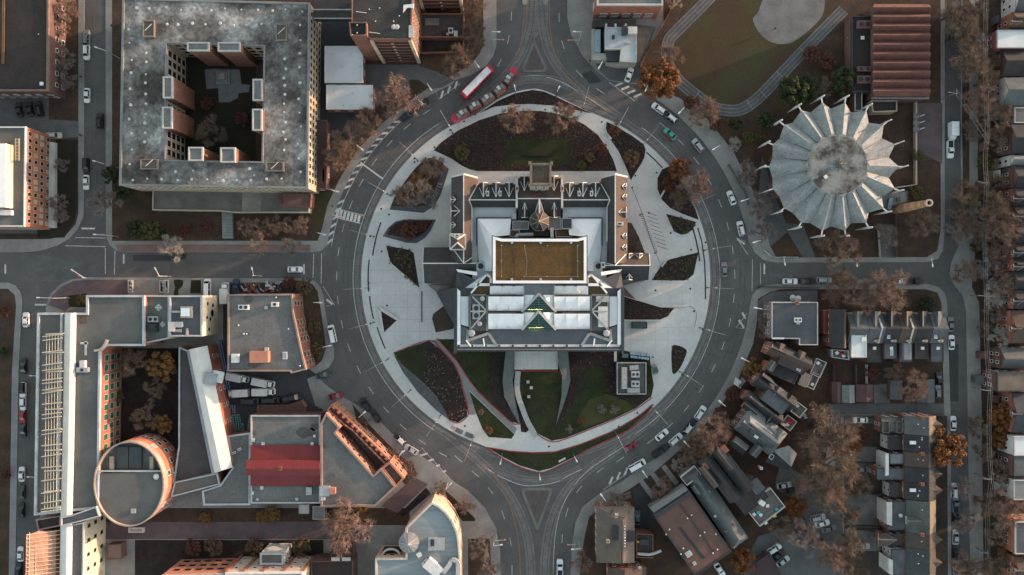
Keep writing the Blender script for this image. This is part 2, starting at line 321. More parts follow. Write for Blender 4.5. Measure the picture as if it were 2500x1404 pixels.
bed('b15l', [(963, 861), (1044, 834), (1040, 860), (1031, 928), (1012, 915), (985, 893)], lawn_m, Z2, 'lawn')
bed('b15s', [(960, 864), (985, 893), (1012, 915), (1034, 934), (1060, 960), (1080, 990), (1097, 1025), (1063, 1000), (1020, 957), (984, 909)], slate, Z3, 'gravel_strip')
bed('path', [(1047, 832), (1068, 828), (1086, 849), (1115, 883), (1160, 949), (1166, 957), (1245, 1030), (1262, 1046), (1256, 1059), (1146, 953), (1162, 1008), (1160, 1012), (1142, 1012), (1142, 996), (1126, 941), (1123, 920), (1106, 886), (1075, 852)], M('grey_path', (.19, .19, .185), (.15, .15, .148), .3, .9, .12), Z1, 'path')
bed('b16', [(1146, 955), (1256, 1060), (1249, 1071), (1193, 1067), (1178, 1047), (1162, 1008)], lawn_m, Z1, 'lawn')
bed('b17', [(1070, 828), (1250, 828), (1240, 900), (1232, 968), (1249, 1004), (1268, 1034), (1245, 1030), (1166, 957), (1115, 883), (1086, 849)], lawn_m, Z1, 'lawn')
bed('b17s', [(1180, 828), (1236, 858), (1228, 929), (1231, 968), (1249, 1004), (1268, 1034), (1240, 1022), (1205, 985), (1192, 930), (1188, 870)], soil, Z2)
bed('b18', [(1256, 907), (1267, 957), (1290, 1024), (1293, 1048), (1284, 1056), (1272, 1054), (1270, 1035), (1258, 980), (1252, 929)], soil, Z1)
bed('b19', [(1272, 905), (1500, 850), (1586, 870), (1590, 905), (1596, 940), (1590, 968), (1553, 996), (1497, 1023), (1430, 1050), (1379, 1070), (1347, 1076), (1312, 1058), (1292, 1024), (1268, 957)], lawn_m, Z1, 'lawn')
bed('b19s', [(1372, 850), (1505, 850), (1505, 900), (1520, 960), (1560, 970), (1590, 966), (1560, 990), (1520, 975), (1485, 960), (1470, 895), (1430, 895), (1400, 985), (1360, 1042), (1352, 1040), (1380, 960)], soil, Z2)
bed('b19o', [(1440, 975), (1480, 962), (1530, 980), (1545, 998), (1490, 1022), (1430, 1042), (1405, 1030)], M('mossy_lawn', (.055, .052, .018), (.036, .04, .013), .2, 1, .35, fs=4), Z2, 'lawn')
bed('b20', [(1189, 1091), (1245, 1100), (1300, 1104), (1355, 1102), (1418, 1083), (1497, 1051), (1556, 1016), (1594, 988), (1592, 996), (1531, 1050), (1440, 1093), (1399, 1117), (1345, 1143), (1316, 1150), (1270, 1137), (1225, 1114)], lawn_m, Z1, 'lawn')
# raised rims, edgings and grooves of the plaza
def strip(name, pts, w_, h_, m, parent, z0=.13, n=0):
    pts = spline(pts, n) if n else pts
    b = MB(); b.ribbon([P(x, y) for x, y in pts], w_, z0, z0 + h_); return b.build(name, m, parent)
for pts in ([(965, 860), (1047, 831), (1075, 851), (1106, 885), (1125, 925), (1128, 941), (1143, 996), (1141, 1016), (1119, 1032), (1096, 1025)], [(1066, 826), (1088, 849), (1117, 883), (1162, 949), (1245, 1028), (1262, 1035), (1272, 1034)], [(1272, 906), (1268, 957), (1292, 1024), (1312, 1059), (1347, 1078), (1379, 1072), (1430, 1052), (1497, 1025), (1553, 998), (1592, 970)], [(1189, 1092), (1245, 1101), (1300, 1105), (1355, 1103), (1418, 1084), (1497, 1052), (1556, 1017), (1595, 987), (1540, 1046), (1440, 1094), (1399, 1119), (1345, 1146), (1316, 1153), (1270, 1140), (1225, 1117), (1189, 1092)], [(1258, 904), (1272, 904)]):
    strip('red_edging', pts, .26, .16, red_edge, plaza, n=4)
for a0, a1, r in ((160, 172, 402), (173.5, 184.5, 409), (186, 194, 408), (197, 205, 405)):
    strip('drain_channel', arc(r, a0, a1, 12), .42, .012, M('drain_iron', (.05, .038, .034), r=.7), plaza)
strip('drain_channel', [(1578, 372), (1596, 388), (1617, 410)], .42, .012, MATS['drain_iron'], plaza)
strip('drain_channel', arc(402, 6, 19, 12) + [], .5, .012, MATS['drain_iron'], plaza)
strip('drain_channel', [(1703, 556), (1713, 590), (1720, 640), (1722, 690), (1722, 731)], .42, .014, MATS['drain_iron'], plaza)
strip('joint', [(1543, 460), (1556, 490), (1568, 522), (1580, 560), (1598, 612), (1610, 640)], .14, .012, MATS['drain_iron'], plaza)
strip('drain_grate', [(1030, 711), (1030, 787)], .5, .014, M('grate_grey', (.10, .13, .14), r=.6), plaza)
strip('drain_grate', [(1560, 526), (1570, 522)], .55, .014, MATS['grate_grey'], plaza)
strip('drain_grate', [(1596, 619), (1604, 615)], .55, .014, MATS['grate_grey'], plaza)
for i in range(17):
    t = i / 16; x0 = 1563 + 32 * t; y0 = 528 + 82 * t
    strip('paving_slot', [(x0, y0), (x0 + 10, y0 + 2.5)], .14, .012, MATS['drain_iron'], plaza)
for i in range(9):
    t = i / 8; x0 = 1577 + 27 * t; y0 = 518 + 82 * t
    strip('paving_slot', [(x0, y0), (x0 + 26, y0 + 9)], .14, .012, MATS['drain_iron'], plaza)
strip('kerb_line', [(1616, 751), (1680, 748), (1692, 752), (1699, 762), (1699, 780), (1694, 799)], .18, .05, M('kerb_grey', (.24, .25, .25)), plaza, n=3)
def wallseat(pts, w_=.5, h_=.45, m=pale): return strip('seat_wall', pts, w_, h_, m, plaza)
wallseat([(926, 752), (972, 780)], .9); wallseat([(926, 755), (936, 812)], .7); wallseat([(1524, 722), (1612, 748), (1682, 746)], .6, .3)
wallseat([(1520, 782), (1612, 783)], .5, .3); wallseat([(942, 600), (948, 628), (956, 645), (1025, 705)], .35, .25); wallseat([(1502, 855), (1502, 882)], .8, .6)
wallseat([(1255, 905), (1360, 905)], .3, .5, red_edge)
# plaza slab joints: shallow sawn grooves seen as thin dark lines
jm = M('sawn_joint', (.24, .245, .24), r=.9)
for x in range(905, 1100, 30):
    ys = [y for y in range(640, 860, 4) if (x - 1308)**2 + (y - 680)**2 < 420**2]
    strip('slab_joint', [(x, max(ys[0], 640 + (x - 905) * .55)), (x, min(840, 862 - (x - 960) * .3))], .05, .004, jm, plaza)
for y in range(660, 850, 30): strip('slab_joint', [(900 if y < 760 else 915, y), (1055, y)], .05, .0042, jm, plaza)
for x in range(1545, 1720, 30): strip('slab_joint', [(x, 690), (x, 720 + (x - 1545) * .2)], .05, .004, jm, plaza)
for x in range(1540, 1690, 30): strip('slab_joint', [(x, 787), (x, 845)], .05, .004, jm, plaza)
for y in (800, 830): strip('slab_joint', [(1530, y), (1690, y)], .05, .0042, jm, plaza)
for x in range(1555, 1600, 30): strip('slab_joint', [(x, 440), (x, 500)], .05, .004, jm, plaza)
# ---- streetcar tracks and their concrete bed
bedpts = arc(437, -62, 62, 60)
b = MB(); b.ribbon(G(arc(436, -180, 180, 160)), 2.7, -.02, .008); tb = b.build('track_bed', trackbed, kind='structure')
for (pts, wd) in ((spline([(1298, -80), (1298, 20), (1288, 90), (1262, 150), (1215, 205), (1150, 258), (1108, 292)], 8), 2.9), (spline([(1322, -80), (1322, 20), (1330, 90), (1352, 148), (1395, 200), (1450, 245), (1508, 285), (1560, 330)], 8), 2.9),
                  (spline([(1296, 1500), (1296, 1380), (1282, 1290), (1245, 1210), (1195, 1150), (1135, 1095), (1085, 1052)], 8), 2.9), (spline([(1330, 1500), (1330, 1380), (1342, 1290), (1372, 1215), (1420, 1160), (1490, 1108), (1560, 1058), (1620, 995)], 8), 2.9),
                  (spline([(1225, 210), (1270, 196), (1312, 192), (1358, 198), (1400, 215)], 8), 2.6), (spline([(1210, 1150), (1260, 1168), (1312, 1174), (1368, 1166), (1420, 1145)], 8), 2.6)):
    b = MB(); b.ribbon(G(pts), wd, -.02, .004 + .002 * rnd.random()); b.build('track_bed_curve', trackbed, tb)
    for d in (-.75, .75):
        L, _ = side(G(pts), d); b = MB(); b.ribbon(L, .15, 0, .014 + .002 * rnd.random()); b.build('rail', steel, tb)
for r in (431, 442):
    b = MB(); b.ribbon(G(arc(r, -180, 180, 180)), .15, 0, .016); b.build('rail', steel, tb)
b = MB()
b.prism([P(x, y)[:2] for x, y in ((1283, -80), (1338, -80), (1338, 60), (1304, 96), (1283, 60))], -.02, .003); b.build('track_bed_apron', trackbed, tb)
for y in range(4, 96, 12):
    strip('track_joint', [(1284, y), (1338, y)], .06, .005, steel, tb, 0)
for a in range(0, 360, 4):
    if 60 < a < 118 or 245 < a < 300: continue
    (x0, y0), (x1, y1) = arc(427, a, a, 1)[0], arc(446, a, a, 1)[0]
    strip('track_joint', [(x0, y0), (x1, y1)], .05, .0105, steel, tb, 0)
# ---- paint
def paint(pts, w_, m=white_paint, name='marking', z=.0095, n=0):
    pts = spline(pts, n) if n else pts; b = MB(); b.ribbon(G(pts), w_, -.01, z + rnd.random() * .001); return b.build(name, m, road)
paint(arc(446, 122, 236, 90), .14, name='lane_edge_line'); paint(arc(450, -60, 55, 90), .14, name='lane_edge_line')
paint([(1249, 195), (1290, 186), (1330, 187), (1380, 205), (1437, 240), (1480, 268)], .14, n=6, name='lane_edge_line')
paint([(1185, 1142), (1225, 1165), (1272, 1184), (1316, 1185), (1360, 1176), (1390, 1160), (1420, 1146)], .16, n=6, name='lane_edge_line')
paint([(1548, 1075), (1480, 1118), (1432, 1152), (1395, 1195), (1368, 1250), (1355, 1310), (1350, 1404), (1350, 1480)], .14, n=6, name='lane_edge_line')
paint([(1280, -60), (1280, 10), (1277, 71), (1266, 125), (1250, 160), (1236, 182)], .16, orange_paint, n=6, name='centre_line')
paint([(1341, -60), (1341, 28), (1347, 100), (1363, 154), (1394, 197), (1437, 236), (1495, 275)], .16, orange_paint, n=6, name='centre_line')
paint([(1180, 1136), (1215, 1172), (1240, 1220), (1258, 1280), (1268, 1340), (1270, 1404), (1270, 1470)], .16, orange_paint, n=6, name='centre_line')
paint([(1350, 1385), (1350, 1470)], .18, orange_paint, name='centre_line', z=.013)
for a in list(range(122, 245, 7)) + list(range(-56, 52, 7)):
    paint(arc(486, a, a + 2.5, 3), .15, name='lane_dash')
for x0, y0, x1, y1 in ((1249, 28, 1248, 50), (1243, 86, 1239, 107), (1224, 144, 1215, 162), (1184, 183, 1172, 195), (1365, 32, 1365, 54), (1371, 99, 1378, 120), (1406, 171, 1422, 188), (1456, 216, 1474, 228), (1110, 1112, 1128, 1128), (1152, 1150, 1168, 1164), (1192, 1190, 1203, 1205), (1225, 1246, 1232, 1268), (1245, 1312, 1248, 1334), (1250, 1380, 1250, 1404), (1505, 1128, 1523, 1116), (1457, 1154, 1474, 1142), (1407, 1203, 1421, 1186), (1381, 1262, 1387, 1240), (1372, 1326, 1373, 1304)):
    paint([(x0, y0), (x1, y1)], .15, name='lane_dash')
# left hatch zone along the outer kerb
paint(arc(505, 128, 171, 50), .14, name='hatch_line')
for i in range(19):
    a = 129.5 + i * 2.25
    if 155.5 < a < 158: continue
    p0 = arc(506, a - .9, a - .9, 1)[0]; p1 = arc(520, a + .9, a + .9, 1)[0]
    paint([p0, p1], .62, name='hatch_bar')
paint([(880, 397), (935, 437)], .5, name='stop_bar'); paint([(858, 438), (902, 470)][:2], .01, name='hatch_line')
for i in range(7):
    t = i / 6; paint([(826 + 52 * t, 511 + 15 * t), (822 + 52 * t, 529 + 15 * t)], .75, name='crosswalk_bar')
paint([(822, 509), (887, 526)], .18, name='crosswalk_line'); paint([(816, 530), (880, 546)], .18, name='crosswalk_line')
paint([(1065, 222), (1070, 243), (1123, 204)], .14, name='hatch_line')
for i in range(3): paint([(1076 + 17 * i, 240 - 12 * i), (1082 + 17 * i, 221 - 11 * i)], .6, name='hatch_bar')
paint([(1486, 200), (1550, 247), (1556, 236)], .14, name='hatch_line')
for i in range(4): paint([(1502 + 15 * i, 210 + 9 * i), (1521 + 15 * i, 202 + 9 * i)], .6, name='hatch_bar')
paint([(789, 700), (817, 745), (796, 747)], .14, name='hatch_line'); paint([(797, 731), (812, 743)], .6, name='hatch_bar')
paint([(1820, 590), (1798, 580), (1826, 622)], .14, name='hatch_line'); paint([(1800, 584), (1818, 596)], .6, name='hatch_bar')
paint([(1824, 765), (1797, 800), (1818, 802)], .14, name='hatch_line'); paint([(1812, 763), (1820, 778)], .6, name='hatch_bar'); paint([(1804, 781), (1816, 800)], .6, name='hatch_bar')
paint([(1018, 1112), (1029, 1093), (1098, 1168)], .14, name='hatch_line')
for i in range(4): paint([(1021 + 18 * i, 1114 + 14 * i), (1044 + 15 * i, 1107 + 14 * i)], .6, name='hatch_bar')
paint([(1537, 1133), (1528, 1158), (1472, 1196)], .14, name='hatch_line')
for i in range(3): paint([(1524 - 18 * i, 1160 + 11 * i), (1532 - 18 * i, 1142 + 11 * i)], .6, name='hatch_bar')
# side-street markings
for a in (((766, 619), (764, 678), .18), ((785, 619), (784, 692), .18), ((742, 645), (742, 670), .55), ((257, 605), (257, 669), .18), ((281, 612), (279, 670), .18), ((302, 620), (302, 644), .5), ((184, 580), (258, 581), .18), ((160, 600), (258, 602), .18), ((199, 558), (232, 558), .5), ((13, 645), (13, 668), .5), ((85, 744), (112, 744), .5), ((1837, 633), (1836, 712), .14), ((1857, 643), (1857, 694), .14), ((1866, 644), (1866, 669), .5)):
    paint([a[0], a[1]], a[2], name='stop_bar')
paint([(231, 0), (230, 200), (230, 380)], .08, M('faded_paint', (.13, .13, .135)), name='faded_line')
pk = 0
for pts, m in (([(144, 644), (226, 644), (226, 658), (144, 658)], asphalt_new), ([(325, 622), (420, 622), (420, 637), (325, 637)], asphalt_new), ([(48, 618), (75, 618), (250, 650), (250, 672), (60, 672)], asphalt_old), ([(208, 296), (240, 296), (240, 306), (208, 308)], asphalt_old), ([(1085, 1060), (1130, 1030), (1160, 1075), (1140, 1082)], asphalt_old), ([(1420, 180), (1445, 172), (1470, 200), (1440, 205)], asphalt_new), ([(1860, 668), (1935, 668), (1935, 680), (1860, 680)], asphalt_old), ([(2312, 840), (2340, 840), (2340, 980), (2316, 980)], asphalt_new), ([(100, 685), (140, 640), (200, 640), (150, 690)], asphalt_old)):
    b = MB(); b.prism([P(x, y)[:2] for x, y in pts], -.02, .0012 + .0004 * pk); b.build('asphalt_patch', m, road); pk += 1
for x, y in ((1690, 200), (1095, 1115), (905, 640), (860, 630), (1485, 215), (832, 560), (1738, 560), (1760, 452), (1555, 1110), (958, 1096), (1148, 1208), (790, 590), (1668, 386), (1700, 950), (1395, 255), (225, 590), (390, 668)):
    b = MB(); p = P(x, y); b.tube((p.x, p.y, -.02), (p.x, p.y, .011), .4, n=10); b.build('manhole_cover', steel, road)
# traffic islands
for po_, pi_ in (([(1304, 94), (1298, 108), (1274, 166), (1276, 174), (1282, 177), (1326, 177), (1333, 174), (1335, 166), (1310, 108)], [(1304, 110), (1299, 122), (1281, 165), (1283, 170), (1290, 171), (1320, 171), (1326, 170), (1328, 165), (1309, 122)]), ([(1274, 1192), (1280, 1190), (1342, 1190), (1348, 1192), (1349, 1199), (1316, 1290), (1312, 1296), (1307, 1290), (1272, 1199)], [(1282, 1199), (1286, 1197), (1336, 1197), (1341, 1199), (1341, 1204), (1316, 1272), (1312, 1278), (1308, 1272), (1281, 1204)])):
    b = MB(); b.prism([P(x, y)[:2] for x, y in po_], -.03, .15); isl = b.build('traffic_island', M('island_kerb', (.155, .152, .146)), kind='structure')
    b = MB(); b.prism([P(x, y)[:2] for x, y in pi_], .1, .157); b.build('paving', M('brown_pavers', (.095, .082, .075), (.07, .062, .058), .6, .9, .2), isl)
for x in (1281, 1332):
    b = MB(); b.prism([P(px, py)[:2] for px, py in [(x - 6, -70), (x + 6, -70)] + [(x + 6 * math.cos(R(a)), 6 - 7 * math.sin(R(a))) for a in range(0, -181, -30)]], -.03, .16); b.build('traffic_island', pave, kind='structure')

# wheel-worn bands and sealed cracks in the asphalt
wear = M('worn_asphalt', (.086, .086, .086), (.07, .07, .07), .6, .85, .2, stretch=(1, 1, 1)); seal = M('crack_seal', (.045, .045, .046), r=.6)
for r, a0, a1 in ((460, 125, 236), (470, 125, 236), (497, 125, 236), (462, -58, 50), (472, -58, 50), (500, -58, 50), (511, -58, 50)):
    b = MB(); b.ribbon(G(arc(r, a0, a1, 60)), .55, -.01, .0062 + r * 1e-6); b.build('wheel_band', wear, road)
for i in range(70):
    if i < 46: a = rnd.choice((rnd.uniform(122, 238), rnd.uniform(-58, 52))); x, y = arc(rnd.uniform(452, 515), a, a, 1)[0]; d = R(a + rnd.choice((90, 90, 0)) + rnd.uniform(-15, 15)); d = (math.cos(d), -math.sin(d))
    else: x, y = rnd.choice(((rnd.uniform(270, 760), rnd.uniform(622, 676)), (rnd.uniform(212, 254), rnd.uniform(10, 540)), (rnd.uniform(1870, 2290), rnd.uniform(646, 680)), (rnd.uniform(2310, 2345), rnd.uniform(60, 1380)))); d = R(rnd.choice((0, 90)) + rnd.uniform(-8, 8)); d = (math.cos(d), math.sin(d))
    l = rnd.uniform(10, 42); q = [(x + d[0] * l * t / 5 + rnd.uniform(-.8, .8), y + d[1] * l * t / 5 + rnd.uniform(-.8, .8)) for t in range(6)]
    b = MB(); b.ribbon(G(q), .12, -.01, .0072 + i * 1e-5); b.build('crack_seal', seal, road)
# ---------------------------------------------------------------- building helpers
glass = M('window_glass', (.02, .024, .028), (.012, .014, .018), .8, .12, .1, spec=.6)
green_glass = M('green_glass', (.03, .10, .075), (.02, .06, .05), .8, .15, .1, spec=.6)
trim = M('white_trim', (.62, .62, .60), (.5, .5, .49), .8, .7, .08)
coping = M('pale_coping', (.42, .42, .41), (.32, .32, .32), .6, .8, .12)
red_brick = M('red_brick', (.30, .12, .075), (.22, .088, .06), .5, .9, .2, fs=5)
brown_brick = M('brown_brick', (.21, .095, .065), (.15, .07, .05), .5, .9, .2, fs=5)
dark_brick = M('plum_brick', (.13, .07, .06), (.09, .05, .045), .5, .9, .2, fs=5)
tan_stone = M('tan_stone', (.40, .33, .25), (.31, .26, .2), .5, .9, .15)
cream = M('cream_render', (.60, .52, .38), (.52, .45, .33), .3, .85, .08)
stained = M('stained_roof', (.165, .16, .15), (.05, .045, .04), .09, .9, .5, lo=.38, hi=.54, fs=.9, c3=(.34, .335, .32))
tar = M('tar_roof', (.055, .05, .047), (.032, .029, .028), .12, .92, .25, fs=2, c3=(.085, .08, .075))
gravel_roof = M('gravel_roof', (.125, .122, .115), (.095, .093, .09), .1, .95, .22, fs=5, c3=(.165, .155, .14))
felt = M('felt_roof', (.15, .15, .145), (.10, .10, .098), .09, .92, .2, fs=2, c3=(.175, .17, .16))
mem = M('pale_membrane', (.56, .59, .60), (.48, .51, .53), .15, .75, .06, c3=(.61, .63, .63))
white_mem = M('white_membrane', (.80, .80, .79), (.70, .71, .71), .2, .7, .05)
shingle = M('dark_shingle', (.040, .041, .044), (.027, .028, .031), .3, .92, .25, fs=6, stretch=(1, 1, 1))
shingle_b = M('brown_and_sunlit_shingle', (.085, .062, .05), (.06, .045, .038), .3, .92, .25, fs=6)  # own brown on the houses, painted sunlight on the old hall
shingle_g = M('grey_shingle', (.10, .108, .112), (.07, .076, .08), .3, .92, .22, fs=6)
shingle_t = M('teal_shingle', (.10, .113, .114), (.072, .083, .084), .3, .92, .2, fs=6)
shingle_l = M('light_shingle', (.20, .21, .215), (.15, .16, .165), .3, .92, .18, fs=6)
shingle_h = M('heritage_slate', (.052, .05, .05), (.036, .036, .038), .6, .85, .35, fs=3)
metal_g = M('grey_standing_seam', (.115, .125, .135), (.095, .105, .115), .3, .5, .06, metal=.3)
dark_metal = M('charcoal_metal', (.045, .05, .056), (.038, .042, .048), .4, .5, .08, metal=.2)
alu = M('aluminium', (.42, .43, .43), (.33, .34, .34), .8, .5, .1, metal=.5)
fan_m = M('fan_dark', (.03, .03, .032), r=.6)
wood_deck = M('grey_deck', (.15, .135, .12), (.10, .09, .085), .8, .9, .2)
winmesh = {}
def window_mesh(w_, h_, fm, gm):
    k = (w_, h_, fm.name, gm.name)
    if k in winmesh: return winmesh[k]
    b = MB(); t = min(.12, w_ * .12)
    o = [(-w_/2, -h_/2), (w_/2, -h_/2), (w_/2, h_/2), (-w_/2, h_/2)]; i = [(-w_/2 + t, -h_/2 + t), (w_/2 - t, -h_/2 + t), (w_/2 - t, h_/2 - t), (-w_/2 + t, h_/2 - t)]
    v = [(x, .09, z) for x, z in o] + [(x, .09, z) for x, z in i] + [(x, -.02, z) for x, z in o] + [(x, .02, z) for x, z in i]
    b.add(v, [[j, 4 + j, 4 + (j + 1) % 4, (j + 1) % 4] for j in range(4)] + [[j, (j + 1) % 4, 8 + (j + 1) % 4, 8 + j] for j in range(4)] + [[4 + j, 12 + j, 12 + (j + 1) % 4, 4 + (j + 1) % 4] for j in range(4)])
    b.mat(1).add([(x, .02, z) for x, z in i], [[3, 2, 1, 0]])
    winmesh[k] = b.mesh('window', [fm, gm]); return winmesh[k]
def put_windows(root, wallpart, a, b_, st, fh=3.2, sp=3.2, w_=1.5, h_=1.5, z0=1.7, fm=trim, gm=glass, skip=0.0, inset=0.8, alt=None):
    """rows of windows on the wall from ground point a to b_ (outward normal to the right of a->b)"""
    a = Vector(a[:2]); b_ = Vector(b_[:2]); d = b_ - a; L = d.length
    if L < w_ + 2 * inset: return
    t = d / L; nrm = Vector((t.y, -t.x)); n = max(1, int((L - 2 * inset + (sp - w_)) / sp)); s0 = (L - (n - 1) * sp) / 2
    me = window_mesh(w_, h_, fm, gm); me2 = window_mesh(w_, h_, fm, alt) if alt else me
    for k in range(st):
        for i in range(n):
            if rnd.random() < skip: continue
            p = a + t * (s0 + i * sp) + nrm * .01
            inst('window', me if rnd.random() < .7 else me2, wallpart, (p.x, p.y, z0 + k * fh), math.atan2(-t.y, -t.x))
def facing(a, b_):
    """does the outside of the wall a->b (polygon anticlockwise) face the nadir?"""
    t = (b_ - a); n = Vector((t.y, -t.x)); return n.dot(-(a + b_) / 2) > 0
def bld(name, label, px, h, wall, roof, par=(.35, .5, None), win=None, z0=0.0, cat='building', root=None, px_h=None, rname='roof', group=None):
    pts = ccw([P(x, y, px_h or h)[:2] for x, y in px]); c = Vector((sum(p[0] for p in pts) / len(pts), sum(p[1] for p in pts) / len(pts)))
    if root is None: root = thing(name, label, cat, (c.x, c.y, z0), group)
    wp = MB().prism(pts, z0 - .05, h - .03, top=False).build('wall', wall, root)
    MB().prism(offs(pts, -.02), h - .35, h).build(rname, roof, root)
    if par:
        MB().ring(offs(pts, .06), offs(pts, -par[0]), h - .3, h + par[1]).build('parapet', par[2] or coping, root)
    if win:
        n = len(pts); w_ = dict(win); edges = w_.pop('edges', None)
        for i in range(n):
            a, b_ = Vector(pts[i]), Vector(pts[(i + 1) % n])
            if facing(a, b_) if edges is None else i in edges: put_windows(root, wp, a, b_, **w_)
    return root, wp, pts
def rbox(root, px, py, h, w_, d, ht, m=alu, name='roof_unit', rz=0.0, fans=0, cap=None):
    p = P(px, py, h); b = MB(); b.box((p.x, p.y, h + ht / 2 - .02), (w_, d, ht), rz)
    b.box((p.x, p.y, h + ht + .02), (w_ + .1, d + .1, .08), rz)
    if fans:
        b.mat(1)
        for i in range(fans):
            o = (i - (fans - 1) / 2) * (w_ / fans); b.tube((p.x + o * math.cos(rz), p.y + o * math.sin(rz), h + ht), (p.x + o * math.cos(rz), p.y + o * math.sin(rz), h + ht + .12), min(w_ / fans, d) * .36, n=10)
    return b.build(name, [m, fan_m], root)
def rvent(root, px, py, h, r=.18, ht=.6, m=alu, name='roof_vent'):
    p = P(px, py, h); b = MB(); b.tube((p.x, p.y, h - .05), (p.x, p.y, h + ht), r, n=7); b.tube((p.x, p.y, h + ht), (p.x, p.y, h + ht + .12), r * 1.5, r * .8, n=7); return b.build(name, m, root)
def rsheet(root, name, pts, h, m, th=.03):
    return MB().prism([P(x, y, h)[:2] for x, y in pts], h - .2, h + th).build(name, m, root)
def wallbox(root, name, pts, h0, h1, m):
    return MB().prism([P(x, y, h1)[:2] for x, y in pts], h0, h1).build(name, m, root)
def slabs(root, name, m, pts, th=.22): return MB().slab([P(*q) for q in pts], th).build(name, m, root)
def flash(root, pts, w_=.3, m=trim, name='flashing', dz=.05):
    b = MB(); q = [P(*p) + Vector((0, 0, dz)) for p in pts]
    for i in range(len(q) - 1): b.beam(q[i], q[i + 1], w_, .12)
    return b.build(name, m, root)
DTRIM = [trim]
def dormer(root, fx, fy, dx, dy, hw, ln, he, hr, roofm, wallm=None, tr=None):
    tr = tr or DTRIM[0]
    """gabled dormer: front centre pixel, direction towards the back, half width and length in pixels"""
    nx, ny = -dy, dx; wallm = wallm or tan_stone
    A0 = P(fx, fy, hr); B0 = P(fx + dx * ln, fy + dy * ln, hr)
    L0 = P(fx + nx * hw, fy + ny * hw, he); R0 = P(fx - nx * hw, fy - ny * hw, he)
    L1 = P(fx + nx * hw + dx * ln * .35, fy + ny * hw + dy * ln * .35, he); R1 = P(fx - nx * hw + dx * ln * .35, fy - ny * hw + dy * ln * .35, he)
    dm = MB(); dm.slab([A0, B0, L1, L0], .15); dm.slab([A0, B0, R1, R0], .15); o = dm.build('dormer', roofm, root)
    b = MB(); dz = Vector((0, 0, .04))
    for s0, s1 in ((A0, B0), (A0, L0), (A0, R0), (L1, B0), (R1, B0)): b.beam(s0 + dz, s1 + dz, .2, .14)
    b.build('dormer_trim', tr, o)
    f = MB(); back = (B0 - A0).normalized() * .25; zz = Vector((0, 0, -2.2))
    pts = [L0 + back + zz, R0 + back + zz, R0 + back, A0 + back - Vector((0, 0, .12)), L0 + back]
    f.add(pts, [[0, 1, 2, 3, 4]]); f.build('dormer_wall', wallm, o)
    return o
def house(name, label, quad, he, hr, wall, roof, hip=(0, 0), win=None, group=None, root=None, roof2=None, ridge_m=None, cat='house', inset=.35, ridge_at=.5):
    """pitched roof over a four-cornered pixel outline a,b,c,d at eaves height; ridge runs parallel to a->b"""
    a, b_, c, d = [P(x, y, he) for x, y in quad]; m = (a + b_ + c + d) / 4
    r0 = a.lerp(d, ridge_at); r1 = b_.lerp(c, ridge_at); ln = (r1 - r0); r0 = r0 + ln * hip[0]; r1 = r1 - ln * hip[1]; r0.z = r1.z = hr
    if root is None: root = thing(name, label, cat, (m.x, m.y, 0), group)
    pl = offs(ccw([q[:2] for q in (a, b_, c, d)]), -inset)
    wb = MB().prism(pl, -.05, he + .05, top=False)
    for (e0, e1, rr, hp) in ((a, d, r0, hip[0]), (b_, c, r1, hip[1])):
        if hp == 0:
            q = [e0.lerp(m, .04), e1.lerp(m, .04), rr.lerp(Vector((m.x, m.y, hr)), .04)]
            for k in q: k.z -= .15
            wb.add(q, [[0, 1, 2]])
    wp = wb.build('wall', wall, root)
    MB().slab([a, b_, r1, r0]).build('roof_slope', roof, root)
    MB().slab([c, d, r0, r1]).build('roof_slope', roof2 or roof, root)
    if hip[0]: MB().slab([d, a, r0]).build('roof_hip', roof, root)
    if hip[1]: MB().slab([b_, c, r1]).build('roof_hip', roof2 or roof, root)
    bb = MB(); bb.beam(r0 + Vector((0, 0, .02)), r1 + Vector((0, 0, .02)), .3, .12); bb.build('ridge_cap', ridge_m or roof, root)
    if win:
        n = len(pl)
        for i in range(n):
            p, q = Vector(pl[i]), Vector(pl[(i + 1) % n])
            if facing(p, q): put_windows(root, wp, p, q, **win)
    return root
def chimney(root, px, py, h, ht=1.4, w_=.9, m=red_brick, d=None):
    p = P(px, py, h); b = MB(); b.box((p.x, p.y, h + ht / 2 - 1), (w_, d or w_, ht + 2)); b.box((p.x, p.y, h + ht), (w_ + .18, (d or w_) + .18, .18)); b.mat(1).box((p.x, p.y, h + ht + .12), (w_ * .5, (d or w_) * .5, .1)); return b.build('chimney', [m, fan_m], root)
def skylight(root, px, py, h, w_=1.0, d=1.4, m=None, rz=0):
    p = P(px, py, h); b = MB(); b.box((p.x, p.y, h + .1), (w_, d, .4), rz); b.mat(1).box((p.x, p.y, h + .31), (w_ * .8, d * .8, .05), rz); return b.build('skylight', [trim, m or M('pale_glass', (.30, .36, .38), r=.2)], root)
